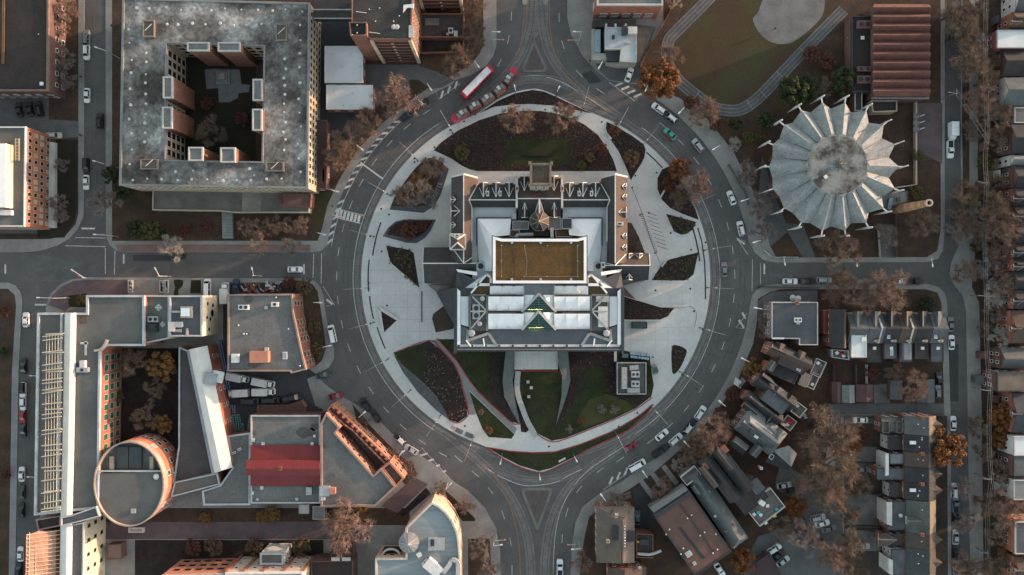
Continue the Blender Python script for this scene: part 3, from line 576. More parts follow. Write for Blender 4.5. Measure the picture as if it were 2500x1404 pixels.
# ---------------------------------------------------------------- the domed old college hall in the middle
hh = thing('college_hall', 'old slate-roofed college hall with dormers and square tower, middle of the round island', 'college', P(1317, 560))
LM = lambda x: 2634 - x     # mirror about the hall's axis
def both(fn):
    fn(lambda x: x); fn(LM)
def hall_side(X):
    left = X(0) == 0
    E = 10.0
    wallbox(hh, 'wall', [(X(1104), 434), (X(1150), 436), (X(1150), 640), (X(1104), 640)], -.05, E - .1, red_brick); wallbox(hh, 'wall', [(X(1149), 436), (X(1164), 436), (X(1164), 504), (X(1149), 504)], -.05, E - .12, red_brick)
    wallbox(hh, 'wall', [(X(1163), 452), (X(1262), 452), (X(1262), 506), (X(1163), 506)], -.05, E - .15, tan_stone)
    slabs(hh, 'roof_slope', shingle_h if left else shingle_b, [(X(1102), 432, E), (X(1132), 425, 14.5), (X(1132), 643, 14.5), (X(1102), 643, E)])  # sunlight put into colour: sun-facing slopes brown, those turned away dark slate
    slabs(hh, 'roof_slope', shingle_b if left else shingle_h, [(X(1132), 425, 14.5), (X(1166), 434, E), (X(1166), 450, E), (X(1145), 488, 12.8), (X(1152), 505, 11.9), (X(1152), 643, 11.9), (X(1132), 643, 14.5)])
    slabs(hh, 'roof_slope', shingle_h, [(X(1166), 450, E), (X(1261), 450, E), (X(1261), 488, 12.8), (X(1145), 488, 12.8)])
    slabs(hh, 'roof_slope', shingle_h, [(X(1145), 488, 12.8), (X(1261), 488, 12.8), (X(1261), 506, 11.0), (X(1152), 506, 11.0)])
    MB().add([P(X(1104), 433, E), P(X(1132), 427, 14.4), P(X(1164), 435, E)], [[0, 1, 2]]).build('gable_wall', red_brick, hh)
    flash(hh, [(X(1132), 427, 14.55), (X(1132), 643, 14.55)], .3); flash(hh, [(X(1102), 432, 10.05), (X(1132), 425, 14.55), (X(1166), 434, 10.05)], .5, pale, 'gable_coping')
    flash(hh, [(X(1166), 450, 10.0), (X(1145), 488, 12.85), (X(1152), 505, 11.9), (X(1152), 590, 11.9)], .26)
    flash(hh, [(X(1145), 488, 12.85), (X(1261), 488, 12.85)], .26)
    for fx in (1180, 1211, 1243): dormer(hh, X(fx), 446, 0, 1, 10, 35, 10.9, 12.7, shingle_h)
    for vx in (1191, 1221): chimney(hh, X(vx), 474, 11.8, 1.5, .7, pale, 1.4)
    for fy, hw, ln in ((487, 7, 12), (515, 13, 22), (549, 7, 12)) if left else ((455, 7, 10), (481, 7, 10), (518, 13, 19), (576, 7, 10), (604, 7, 10)):
        dormer(hh, X(1101 if left else 1105), fy, 1 if left else -1, 0, hw, ln, 11.2, 12.6 if hw < 9 else 13.2, shingle_h if left else shingle_b)
    wallbox(hh, 'gable_parapet', [(X(1259), 430), (X(1264), 430), (X(1264), 507), (X(1259), 507)], 8, 13.6, pale)
    chimney(hh, X(1262), 462, 13.2, 1.6, .8, M('pinkish_stone', (.42, .34, .31)), 1.7); rbox(hh, X(1262), 431, 13.0, .9, .9, .9, tan_stone, 'finial_block')
    # transept at the side
    y0, yr, y1, xo = (604, 643, 692, 1032) if left else (618, 648, 684, LM(1587))
    wallbox(hh, 'wall', [(X(xo + 2), y0 + 2), (X(1162), y0 + 2), (X(1162), y1 - 2), (X(xo + 2), y1 - 2)], -.05, 7.6, brown_brick)
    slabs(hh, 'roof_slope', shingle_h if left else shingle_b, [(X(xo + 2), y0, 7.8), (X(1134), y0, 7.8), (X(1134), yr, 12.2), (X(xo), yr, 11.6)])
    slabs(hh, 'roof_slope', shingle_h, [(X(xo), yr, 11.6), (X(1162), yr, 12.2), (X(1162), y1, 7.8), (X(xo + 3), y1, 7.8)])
    MB().add([P(X(xo + 4), y0 + 2, 7.5), P(X(xo + 4), y1 - 2, 7.5), P(X(xo + 3), yr, 11.3)], [[0, 1, 2]]).build('gable_wall', brown_brick, hh)
    flash(hh, [(X(xo), yr, 11.65), (X(1162), yr, 12.25)], .28); flash(hh, [(X(xo + 2), y0, 7.85), (X(xo), yr, 11.65), (X(xo + 3), y1, 7.85)], .3, coping)
    flash(hh, [(X(1106), y0 + 3, 11.5), (X(1132), yr, 14.4), (X(1152), y0 + 25, 12.0)], .26)
    if not left:
        for fx in (1536, 1561): dormer(hh, fx, 619, 0, 1, 8, 12, 9, 10.2, shingle_b)
        dormer(hh, 1536, 683, 0, -1, 8, 14, 9, 10.4, shingle_h)
    # flat court roofs and white folded roofs behind the wings
    wallbox(hh, 'court_wall', [(X(1153), 507), (X(1262), 507), (X(1262), 640), (X(1153), 640)], 0, 9.4, felt)
    rsheet(hh, 'court_roof', [(X(1152), 506), (X(1261), 506), (X(1258), 532), (X(1170), 532), (X(1166), 640), (X(1152), 640)], 9.6, mem)
    slabs(hh, 'folded_roof', white_mem, [(X(1165), 532, 11), (X(1248), 533, 11), (X(1244), 574, 12), (X(1204), 578, 13.2)])
    slabs(hh, 'folded_roof', white_mem, [(X(1165), 532, 11), (X(1204), 578, 13.2), (X(1203), 640, 12.6)])
    slabs(hh, 'folded_roof', mem, [(X(1165), 532, 11), (X(1203), 640, 12.6), (X(1203), 662, 12.2), (X(1170), 662, 10.5), (X(1166), 600, 10.6)])
    flash(hh, [(X(1248), 532, 11.1), (X(1164), 532, 11.1), (X(1164), 600, 10.8)], .35, dark_metal, 'roof_edge', .1)
    rsheet(hh, 'court_roof', [(X(1153), 640), (X(1205), 640), (X(1205), 700), (X(1153), 690)], 10.4, mem)
    wallbox(hh, 'court_wall', [(X(1154), 642), (X(1204), 642), (X(1204), 700), (X(1154), 690)], 0, 10.1, felt)
    rbox(hh, X(1174), 650, 10.5, 2.4, 2.4, .9, alu, fans=1); rbox(hh, X(1255), 528, 9.7, 1.2, 1.8, .7, pale, 'roof_hatch')
both(hall_side)
# middle block, tower, octagonal lantern
wallbox(hh, 'wall', [(1265, 432), (1369, 432), (1369, 574), (1265, 574)], -.05, 10.2, tan_stone)
slabs(hh, 'roof_slope', shingle_b, [(1265, 436, 10.4), (1370, 436, 10.4), (1370, 485, 13.4), (1265, 485, 13.4)])  # brown paints sunlight on front and right-hand slopes, the others stay slate
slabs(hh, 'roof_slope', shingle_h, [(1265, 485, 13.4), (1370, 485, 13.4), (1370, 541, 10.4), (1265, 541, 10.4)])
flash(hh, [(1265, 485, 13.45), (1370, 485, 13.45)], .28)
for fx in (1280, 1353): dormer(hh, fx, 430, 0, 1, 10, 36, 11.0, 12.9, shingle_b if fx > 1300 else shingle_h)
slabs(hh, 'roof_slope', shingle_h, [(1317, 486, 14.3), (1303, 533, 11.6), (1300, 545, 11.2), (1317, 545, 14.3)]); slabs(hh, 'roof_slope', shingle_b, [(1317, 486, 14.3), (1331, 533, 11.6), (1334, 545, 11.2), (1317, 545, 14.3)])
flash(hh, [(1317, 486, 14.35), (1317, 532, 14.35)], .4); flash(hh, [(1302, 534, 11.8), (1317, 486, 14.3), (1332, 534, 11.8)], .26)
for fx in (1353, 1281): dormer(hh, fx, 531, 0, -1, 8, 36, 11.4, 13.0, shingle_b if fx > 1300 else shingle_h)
oc = [(1317 + 25 * math.cos(R(22.5 + 45 * i)), 540 + 25 * math.sin(R(22.5 + 45 * i))) for i in range(8)]
b = MB(); b.prism([P(x, y, 12.5)[:2] for x, y in oc], 9, 13.6); lant = b.build('lantern', tan_stone, hh)
for i in range(8):
    a0 = P(*oc[i], 13.7); a1 = P(*oc[(i + 1) % 8], 13.7); ap = P(1317, 540, 18.4); mid = ((a0 + a1) / 2).lerp(ap, .06); ap2 = ap.copy()
    MB().slab([a0, a1, ap]).build('lantern_roof', shingle_h if i not in (6, 7) else shingle_b, hh)  # the two sunward facets are painted lit in brown
    b = MB(); b.beam(a0 + Vector((0, 0, .06)), ap + Vector((0, 0, .06)), .12, .12); b.beam(a0, a1, .2, .2)
    b.build('lantern_rib', M('rib_bronze', (.30, .25, .19), r=.5), hh)
p = P(1317, 540, 18.4); MB().tube((p.x, p.y, 18.2), (p.x, p.y, 20), .18, .04).build('finial', trim, hh)
# square tower
twp = [(1294, 399), (1346, 399), (1346, 452), (1294, 452)]
TH = 26.0
tw = ccw([P(x, y, TH)[:2] for x, y in twp])
MB().prism(offs(tw, -.25), -.05, TH - .2).build('tower_wall', tan_stone, hh)
MB().ring(tw, offs(tw, -.55), TH - 1.2, TH + .9).build('tower_parapet', M('weathered_stone', (.19, .155, .125), (.12, .10, .085), 1, .9, .3), hh)
MB().prism(offs(tw, -.72), TH - .3, TH - .1).build('tower_deck', M('brown_deck', (.13, .09, .065), (.09, .065, .05), 1, .9, .25), hh)
for q in tw: MB().box((q[0], q[1], TH - .2), (.8, .8, 2.6)).build('corner_pinnacle', MATS['weathered_stone'], hh)
MB().ring(offs(tw, -2.1), offs(tw, -2.25), TH - .2, TH + .1).build('deck_hatch_rim', M('weathered_stone'), hh)
put_windows(hh, hh.children[-4] if False else hh, Vector(tw[0]) , Vector(tw[1]), 4, 5.0, 2.2, 1.0, 2.6, 6)
# left square turret with hipped roof, ventilator on the right wing
b = MB(); tq = [P(x, y, 15)[:2] for x, y in ((1101, 574), (1134, 574), (1134, 607), (1101, 607))]; b.prism(tq, 6, 15.2); b.build('turret_wall', tan_stone, hh)
ap0 = P(1117, 584, 17.6); ap1 = P(1117, 592, 17.6); qq = [P(x, y, 15.3) for x, y in ((1099, 572), (1136, 572), (1136, 609), (1099, 609))]
for f in ([qq[0], qq[1], ap0], [qq[1], qq[2], ap1, ap0], [qq[2], qq[3], ap1], [qq[3], qq[0], ap0, ap1]): MB().slab(f).build('turret_roof', shingle_b, hh)
b = MB()
for q, a_ in ((qq[0], ap0), (qq[1], ap0), (qq[2], ap1), (qq[3], ap1)): b.beam(q + Vector((0, 0, .06)), a_ + Vector((0, 0, .06)), .4, .16)
for i in range(4): b.beam(qq[i], qq[(i + 1) % 4], .45, .3)
b.build('turret_trim', pale, hh)
chimney(hh, 1117, 576, 16, 1.6, 1.5, pale, .8); chimney(hh, 1512, 547, 12.4, 1.4, 1.8, pale, .9); chimney(hh, 1471, 647, 12, 1.4, 1.0, pale, 1.6)
# flats, stair boxes and duct behind the lantern
rsheet(hh, 'flat_roof', [(1264, 541), (1371, 541), (1371, 576), (1264, 576)], 10.3, tar)
for q, h_, m in (([(1252, 540), (1290, 540), (1290, 560), (1252, 560)], 11.2, felt), ([(1339, 530), (1368, 530), (1368, 560), (1339, 560)], 11.4, felt), ([(1372, 533), (1396, 533), (1396, 558), (1372, 558)], 11.8, dark_metal), ([(1357, 560), (1396, 560), (1396, 578), (1357, 578)], 10.9, M('sedum', (.10, .065, .025), (.065, .05, .022), .5, 1, .3, fs=4)), ([(1246, 562), (1268, 562), (1268, 578), (1246, 578)], 11.0, M('plum_flat', (.10, .05, .04)))):
    wallbox(hh, 'stair_box', q, 8, h_, m)
    flash(hh, [(x, y, h_) for x, y in q + q[:1]], .22, alu, 'coping', .02)
b = MB(); pts = [P(1261, 580, 11.2), P(1262, 576, 12), P(1268, 573.5, 12.2), P(1302, 572.5, 12.2)]
for i in range(3): b.tube(pts[i], pts[i + 1], .55, n=8)
b.build('duct', alu, hh); MB().beam(P(1347, 556, 11.6), P(1348, 580, 11.6), .9, .3).build('gangway', pale, hh)
# sedum-roofed box
sx = M('sedum_roof', (.105, .056, .019), (.068, .042, .017), .35, 1, .35, fs=3, c3=(.12, .07, .026), bump=.05)
SH = 16.5
sq = [(1203, 577), (1207, 580), (1225, 586), (1408, 586), (1427, 579), (1432, 577), (1432, 692), (1203, 692)]
sp_ = [P(x, y, SH)[:2] for x, y in [(1203, 577), (1226, 583), (1409, 583), (1432, 577), (1432, 692), (1203, 692)]]
hs_ = thing('sedum_roof_wing', 'brown planted flat roof with white parapet behind the old hall', 'college', P(1317, 640))
MB().prism(offs(ccw(sp_), -.1), 0, SH - .2).build('wall', dark_metal, hs_)
MB().ring(offs(ccw(sp_), .25), ccw(sp_), SH - .6, SH + .35).build('outer_rim', dark_metal, hs_)
MB().ring(offs(ccw(sp_), -.02), offs(ccw(sp_), -.8), SH - .4, SH + .45).build('parapet', white_mem, hs_)
MB().prism(offs(ccw(sp_), -.82), SH - .3, SH + .05).build('planted_roof', sx, hs_)
for x in (1250, 1320, 1394):
    for y in (592, 682): rbox(hs_, x, y, SH + .05, .6, .6, .3, alu, 'drain_box')
b = MB()
for x, y in ((1224, 600), (1224, 637), (1224, 675), (1281, 600), (1280, 675), (1336, 600), (1335, 675), (1410, 600), (1410, 637), (1410, 675)):
    p = P(x, y, SH); b.tube((p.x, p.y, SH), (p.x, p.y, SH + .5), .12, n=6)
b.build('anchor_posts', trim, hs_); b = MB()
for a_, c_ in (((1224, 600), (1224, 675)), ((1280, 600), (1287, 637)), ((1287, 637), (1284, 675)), ((1284, 675), (1410, 675)), ((1410, 600), (1410, 675))): b.beam(P(*a_, SH + .45), P(*c_, SH + .45), .05)
b.build('safety_line', alu, hs_)
# ---------------------------------------------------------------- the modern wing with folded white roofs and triangular rooflights
AH = 13.0
ad = thing('modern_wing', 'modern grey wing with folded white roofs and green triangular skylights, below the old hall', 'college', P(1316, 775))
MB().prism(offs(ccw([P(x, y, AH)[:2] for x, y in ((1109, 703), (1524, 703), (1524, 857), (1109, 857))]), -.1), -.05, AH - .1).build('wall', M('smoked_glass_wall', (.035, .04, .045), r=.3), ad)
rsheet(ad, 'roof_deck', [(1109, 703), (1524, 703), (1524, 857), (1109, 857)], AH, dark_metal, .02)
def asheet(name, pts, m, dz, th=.3):
    pl = [P(x, y, AH + dz)[:2] for x, y in pts]; return MB().prism(pl, AH + dz - th, AH + dz).build(name, m, ad)
def abar(a, c, w_, m=white_mem, dz=.5, name='roof_bar', th=.35): b = MB(); b.beam(P(*a, AH + dz), P(*c, AH + dz), w_, th); return b.build(name, m, ad)
# ribbed grey front roof: each standing seam is a thin bar
asheet('front_roof', [(1145, 806), (1490, 806), (1490, 842), (1145, 842)], metal_g, .25)
for x in range(1210, 1430, 6): abar((x, 807), (x, 841), .06, metal_g, .28, 'seam', .1)
asheet('front_band', [(1116, 841), (1519, 841), (1519, 847), (1116, 847)], M('band_white', (.50, .51, .50)), .45)
for x in list(range(1120, 1520, 33)): rbox(ad, x, 844, AH + .45, .45, .45, .05, fan_m, 'scupper')
asheet('front_eave', [(1109, 848), (1524, 848), (1524, 858), (1109, 858)], dark_metal, .6)
asheet('front_eave', [(1109, 852.2), (1524, 852.2), (1524, 853.2), (1109, 853.2)], alu, .63, .1)
for s in (1, -1):
    X = (lambda x: x) if s == 1 else (lambda x: 2632 - x)
    asheet('side_band', [(X(1116), 704), (X(1124), 712), (X(1124), 842), (X(1116), 842)], white_mem, .5)
    asheet('side_roof', [(X(1125), 724), (X(1144), 724), (X(1144), 798), (X(1125), 792)], mem, .3)
    asheet('side_roof', [(X(1124), 795), (X(1145), 803), (X(1145), 842), (X(1124), 842)], metal_g, .2)
    asheet('edge_cap', [(X(1108), 704), (X(1115), 701), (X(1115), 862), (X(1108), 866)], dark_metal, .75, 1.2)
    # plant well with diagonal struts
    asheet('plant_floor', [(X(1148), 722), (X(1188), 722), (X(1188), 806), (X(1148), 806)], felt, .15)
    for a_, c_ in (((1148, 720), (1188, 720)), ((1148, 720), (1148, 822)), ((1189, 720), (1189, 808))): abar((X(a_[0]), a_[1]), (X(c_[0]), c_[1]), .5, M('plant_wall', (.16, .165, .17)), .5, 'plant_screen', 1.0)
    for a_, c_ in (((1153, 724), (1186, 757)), ((1186, 761), (1150, 802)), ((1149, 760), (1186, 760))): abar((X(a_[0]), a_[1]), (X(c_[0]), c_[1]), .4, M('strut_grey', (.33, .34, .34)), 1.5, 'strut', .4)
    for y in range(722, 806, 4): abar((X(1144), y), (X(1149), y), .18, dark_metal, .75, 'louvre_tooth', .2)
    fb = M('fold_band', (.26, .265, .265)); abar((X(1143), 805), (X(1140), 832), .8, fb, .5, 'fold_band'); abar((X(1140), 832), (X(1193), 814), .8, fb, .52, 'fold_band'); abar((X(1193), 814), (X(1212), 844), .8, fb, .54, 'fold_band')
    asheet('plant_floor', [(X(1146), 808), (X(1190), 808), (X(1194), 812), (X(1146), 823)], tar, .3)
    rvent(ad, X(1152), 813, AH + .3, .7, .9, alu); 
    for x in ((1138, 831, 1150, 846), (1180, 826, 1183, 846)): abar((X(x[0]), x[1]), (X(x[2]), x[3]), .35, white_mem, .56, 'fold_band')
    # folded corner roofs and sedum wedges beside the planted box
    slabs(ad, 'folded_roof', dark_metal, [(X(1115), 661, 11), (X(1162), 684, 12.5), (X(1129), 707, 12), (X(1112), 700, 10)])
    slabs(ad, 'folded_roof', white_mem, [(X(1113), 657, 11.3), (X(1165), 664, 12.4), (X(1164), 673, 12.5), (X(1118), 664, 11.4)])
    slabs(ad, 'folded_roof', mem, [(X(1162), 684, 12.3), (X(1190), 668, 12.3), (X(1202), 672, 12.3), (X(1148), 722, 13), (X(1129), 707, 12)])
    asheet('sedum_wedge', [(X(1163), 692), (X(1188), 675), (X(1199), 676), (X(1199), 693)], MATS['sedum'], -.2); asheet('sedum_wedge', [(X(1150), 719), (X(1162), 698), (X(1200), 698), (X(1190), 719)], MATS['sedum'], .1)
    abar((X(1160), 695), (X(1201), 695), .8, white_mem, .3); abar((X(1198), 694), (X(1198), 678), .6, white_mem, .3); abar((X(1198), 678), (X(1188), 670), .6, white_mem, .3); abar((X(1188), 670), (X(1150), 716), .5, white_mem, .3)
    # folded white shells: two full rows and one behind
    for (y0, y1, hi_) in ((724, 758, 2.0), (766, 803, 2.0), (698, 718, 1.2)):
        x0 = 1192 if y0 > 700 else 1196
        n = 3; wd = (1279 - x0) / n
        for i in range(n):
            xa, xb = x0 + i * wd, x0 + (i + 1) * wd
            ta, tb_ = (hi_, .5); ba, bb_ = (.9, .5)
            MB().slab([P(X(xa), y0, AH + ta * .8), P(X(xb), y0, AH + ta), P(X(xb - wd * .25), y1, AH + .35)], .12).build('roof_fold', white_mem, ad)
            MB().slab([P(X(xa), y0, AH + ta * .8), P(X(xb - wd * .25), y1, AH + .35), P(X(xa - (wd * .25 if i else 0)), y1, AH + .6)], .12).build('roof_fold', white_mem, ad)
            MB().slab([P(X(xb), y0, AH + ta), P(X(xb - wd * .25), y1, AH + .35), P(X(xb), y1, AH + .45)], .12).build('roof_fold', white_mem, ad)
        abar((X(x0), y0 - 2), (X(1260), y0 - 2), .7, M('fold_gutter', (.09, .08, .085)), .6, 'gutter', .8)
        abar((X(1279), y0 - 3), (X(1279), y1 + 1), .3, coping, 1.0, 'fold_edge', .5); abar((X(x0), y1), (X(1279), y1), .2, coping, .8, 'fold_edge', .4)
# green glass triangles between white frames: rows of panes over lit ceilings
gpane = M('green_roof_glass', (.045, .12, .10), (.03, .085, .072), .5, .12, .08, spec=.5, trans=.3)
lampm = M('warm_lamp', (.9, .7, .35), emit=((1.0, .72, .28), 5.0))
gfr = M('rooflight_frame', (.13, .17, .165), r=.5)
for (ya, yb) in ((720, 761), (763, 805)):
    za, zb = AH + 2.1, AH + .9; hw = 38
    rows = 7
    for i in range(rows):
        t0, t1 = i / rows, (i + 1) / rows
        for sgn in (-1, 1):
            q = []
            for t, e in ((t0, 0), (t0, 1), (t1, 1), (t1, 0)): q.append(P(1315.5 + sgn * (e * hw * t + .4), ya + (yb - ya) * t + (.5 if t == t0 else -.4), za + (zb - za) * t))
            if i == 0: q = [q[0], q[2], q[3]]
            MB().slab(q, .06).build('glass_pane', gpane, ad)
    fr = MB()
    for i in range(1, rows + 1):
        t = i / rows; fr.beam(P(1315.5 - hw * t, ya + (yb - ya) * t, za + (zb - za) * t + .02), P(1315.5 + hw * t, ya + (yb - ya) * t, za + (zb - za) * t + .02), .09, .12)
    fr.beam(P(1315.5, ya, za + .05), P(1315.5, yb, zb + .05), .14, .2); fr.build('glazing_bars', gfr, ad)
    for sgn in (-1, 1):
        b = MB(); b.beam(P(1315.5, ya - 3, za + .1), P(1315.5 + sgn * (hw + 4), yb, zb + .1), .7, .4); b.build('rooflight_frame', coping, ad)
        slabs(ad, 'roof_fold', white_mem, [(1315.5 + sgn * 10, ya, za - .3), (1315.5 + sgn * 36, ya, AH + .8), (1315.5 + sgn * 36, yb - 4, AH + .7)], .15)
    b = MB(); q0 = P(1302 if ya < 740 else 1304, yb - 4, AH - .25); b.box((q0.x, q0.y, AH + .35), (3.2, .5, .12)); q0 = P(1316 if ya < 740 else 1318, yb - 5, AH); b.box((q0.x, q0.y, AH + .35), (2.0, .4, .12)); b.build('ceiling_lamp', lampm, ad)
    asheet('light_shaft', [(1278, ya + 2), (1353, ya + 2), (1353, yb), (1278, yb)], M('shaft_dark', (.05, .07, .065)), .1, .05)
asheet('back_roof', [(1196, 694), (1436, 694), (1436, 722), (1196, 722)], M('back_grey', (.33, .34, .36)), .2)
# plant: chillers left, pale unit right
for y in (752, 770): rbox(ad, 1163, y, AH + .15, 2.0, 2.0, 1.2, alu, 'chiller', fans=1)
rvent(ad, 1178, 729, AH + .2, .5, .9); rvent(ad, 1171, 790, AH + .2, .5, .9); rbox(ad, 1471, 773, AH + .15, 2.6, 5.8, 1.3, M('unit_pale', (.55, .56, .55)), 'air_handler'); rbox(ad, 1470, 730, AH + .15, 3.6, 1.6, 1.0, alu, 'air_handler')
# low side wedges on the plaza
slabs(ad, 'side_wedge', dark_metal, [(1065, 714, 1.2), (1112, 702, 7), (1112, 800, 7), (1083, 747, 2.5)], .3); slabs(ad, 'side_wedge', felt, [(1045, 696, .5), (1112, 697, 3.2), (1112, 703, 3.4), (1066, 714, .5)], .3)
slabs(ad, 'side_wedge', M('bronze_wedge', (.12, .075, .06)), [(1522, 700, 6), (1552, 731, 1.0), (1522, 722, 3)], .3); slabs(ad, 'side_wedge', felt, [(1522, 690, 3), (1580, 684, .6), (1552, 690, .6), (1522, 697, 3)], .3)
# entrance bridge and the two earth-retaining ramps below the wing
b = MB(); b.prism([P(x, y, 1.2)[:2] for x, y in ((1256, 850), (1362, 850), (1362, 902), (1256, 902))], .1, 1.2); br = b.build('terrace', plaza_m, kind='structure')
for i in range(1, 7):
    x = 1256 + i * 15; MB().beam(P(x, 858, 1.203), P(x, 901, 1.203), .05, .01).build('slab_joint', jm, br)
rb = M('ramp_grey', (.115, .125, .12), (.09, .10, .098), .8, .9, .2)
for pts in ([(1235, 850), (1256, 850), (1252, 929), (1258, 980), (1270, 1035), (1249, 1004), (1231, 968), (1227, 929)], [(1361, 850), (1386, 850), (1393, 929), (1383, 968), (1357, 1040), (1371, 968), (1372, 917), (1363, 890)]):
    n = len(pts); hz = [2.2 if y < 880 else max(.2, 2.2 - (y - 880) / 70) for _, y in pts]
    q = [P(x, y, h_) for (x, y), h_ in zip(pts, hz)]; b = MB(); b.slab(q, .6)
    b.build('ramp', rb, kind='structure')
st_m = M('stair_concrete', (.36, .37, .36), (.28, .29, .285))
stair = thing('garden_stair', 'narrow concrete stair path curving down from the entrance terrace', 'stairs', P(1270, 980))
cl = spline([(1265, 905), (1262, 935), (1265, 965), (1274, 992), (1285, 1022), (1298, 1048), (1310, 1066)], 7)
for i in range(len(cl) - 1):
    a_, c_ = P(*cl[i]), P(*cl[i + 1]); h_ = 1.2 - 1.0 * i / (len(cl) - 1); d_ = (c_ - a_).normalized() * .02
    b = MB(); b.ribbon([a_ + d_, c_ - d_], 1.6 if i < 40 else 1.9, .1, h_); b.build('tread', st_m, stair)
# ---------------------------------------------------------------- north-west: courtyard block and neighbours
BH = 13.5
cb = thing('courtyard_block', 'large square concrete block with stained flat roof around an open courtyard', 'building', P(520, 235))
po = ccw([P(x, y, BH)[:2] for x, y in ((301, -4), (757, 8), (752, 460), (293, 453))]); pi_ = ccw([P(x, y, BH)[:2] for x, y in ((408, 106), (645, 114), (640, 395), (405, 391))])
MB().ring(po, pi_, -.05, BH - .1).build('wall', tan_stone, cb); cw_ = cb.children[0]
MB().ring(offs(po, -.02), offs(pi_, .02), BH - .3, BH).build('roof', stained, cb)
MB().ring(offs(po, .1), offs(po, -.5), BH - .4, BH + .45).build('parapet', M('grey_coping', (.19, .20, .205), (.14, .15, .155)), cb); MB().ring(offs(pi_, .4), offs(pi_, -.05), BH - .4, BH + .45).build('parapet', MATS['grey_coping'], cb)
n = 4
fin = M('cream_fin', (.52, .44, .31), (.44, .37, .27))
for i in range(4):
    a, c = Vector(po[i]), Vector(po[(i + 1) % 4])
    if facing(a, c): put_windows(cb, cw_, a, c, 4, 3.2, 2.1, 1.5, 2.3, 2.0, fin, glass)
    a, c = Vector(pi_[(i + 1) % 4]), Vector(pi_[i])
    if facing(a, c): put_windows(cb, cw_, a, c, 4, 3.2, 2.6, 2.0, 2.6, 2.0, fin, glass)
for (x0, y0, x1, y1) in ((457, 103, 511, 125), (532, 103, 587, 126), (398, 187, 422, 240), (396, 261, 421, 314), (617, 193, 641, 246), (616, 266, 640, 319), (460, 359, 496, 393), (538, 360, 575, 397)):
    hq = [P(x, y, 16)[:2] for x, y in ((x0, y0), (x1, y0), (x1, y1), (x0, y1))]
    t_ = MB().prism(offs(ccw(hq), -.12), 0, 15.8).build('stair_turret', brown_brick, cb)
    MB().prism(offs(ccw(hq), -.4), 15.7, 15.95).build('turret_roof', M('turret_grey', (.17, .175, .165), (.12, .12, .115), .4), t_); MB().ring(ccw(hq), offs(ccw(hq), -.42), 15.5, 16.25).build('turret_coping', coping, t_)
for (x, y, a_, b_) in ((363, 70, 3.2, 4.8), (687, 79, 3.0, 4.8), (365, 401, 5.0, 2.8), (671, 407, 5.0, 2.6)):
    p = P(x, y, BH + 1); t_ = MB().box((p.x, p.y, BH + .5), (a_, b_, 1.1)).build('roof_hatch', M('hatch_dark', (.10, .085, .075)), cb)
    MB().ring([(p.x + i * a_ / 2, p.y + j * b_ / 2) for i, j in ((-1.05, -1.05), (1.05, -1.05), (1.05, 1.05), (-1.05, 1.05))], [(p.x + i * a_ / 2, p.y + j * b_ / 2) for i, j in ((-.85, -.85), (.85, -.85), (.85, .85), (-.85, .85))], BH + .9, BH + 1.25).build('hatch_rim', M('hatch_rim', (.20, .17, .14)), t_)
    MB().beam((p.x - .9, p.y - .6, BH + 1.4), (p.x + 1.1, p.y + 1.2, BH + 1.5), .14).build('hatch_bar', trim, t_)
drm = M('drain_white', (.50, .51, .50), r=.8)
dm_ = MB(); dm_.tube((0, 0, 0), (0, 0, .10), .42, .30, n=8); dm_ = dm_.mesh('roof_drain', drm)
dots = [(330 + 37 * i, 20 + i * .5) for i in range(12)] + [(735 - i * .5, 60 + 36 * i) for i in range(11)] + [(325 + 36 * i, 440) for i in range(11)] + [(318, 70 + 37 * i) for i in range(10)] + [(355, 130 + 24 * i) for i in range(10)] + [(695, 145 + 22 * i) for i in range(11)] + [(372 + 33 * i, 60) for i in range(9)] + [(430, 418), (470, 420), (610, 415), (620, 425)]
for x, y in dots: inst('roof_drain', dm_, cb, P(x + rnd.uniform(-4, 4), y + rnd.uniform(-4, 4), BH) - Vector((0, 0, .02)), rnd.random() * 6, scale=(rnd.uniform(.7, 1.3),) * 2 + (1,))
lay('courtyard_garden', [(430, 140), (625, 140), (625, 385), (430, 385)], M('dark_lawn'), Z2)
lay('courtyard_paving', [(500, 170), (530, 168), (585, 170), (590, 205), (610, 208), (608, 225), (582, 228), (582, 240), (560, 250), (535, 250), (533, 215), (505, 218)], M('court_stone', (.16, .165, .17), (.12, .125, .13)), Z3)
fo = thing('garden_monument', 'small square stone monument on stepped paving inside the courtyard', 'monument', P(546, 190))
for i, (s, h_) in enumerate(((4.2, .5), (2.9, 1.0), (1.9, 1.8))): p = P(546, 190); MB().box((p.x, p.y, .1 + h_ / 2), (s, s, h_)).build('step', M('court_pale', (.24, .245, .245)), fo)
# terrace, bridge and low annexes in front
tr_, _, _ = bld('front_terrace', 'long low paved concrete terrace in front of the courtyard block', [(374, 464), (760, 470), (754, 519), (568, 519), (540, 515), (373, 513)], 3.6, tan_stone, M('terrace_slabs', (.12, .12, .105), (.085, .085, .075), .25, .9, .2, fs=3), par=(.25, .35, tan_stone), cat='terrace')
wallbox(tr_, 'steps', [(541, 515), (567, 515), (569, 582), (543, 582)], -.05, 1.2, M('step_grey', (.20, .21, .20))); rbox(tr_, 614, 491, 3.6, 5.5, 7, .02, M('terrace_pale', (.19, .19, .165)), 'paving_strip')
for i in range(1, 10): MB().beam(P(542 + .2 * i, 515 + i * 6.7, 1.22), P(568 + .2 * i, 515 + i * 6.7, 1.22), .08, .06).build('step_edge', dark_metal, tr_)
bld('plum_annex', 'plum-coloured flat annex at the corner of the front terrace', [(684, 472), (760, 474), (757, 506), (684, 503)], 5.0, brown_brick, dark_brick, par=(.2, .3, dark_brick))
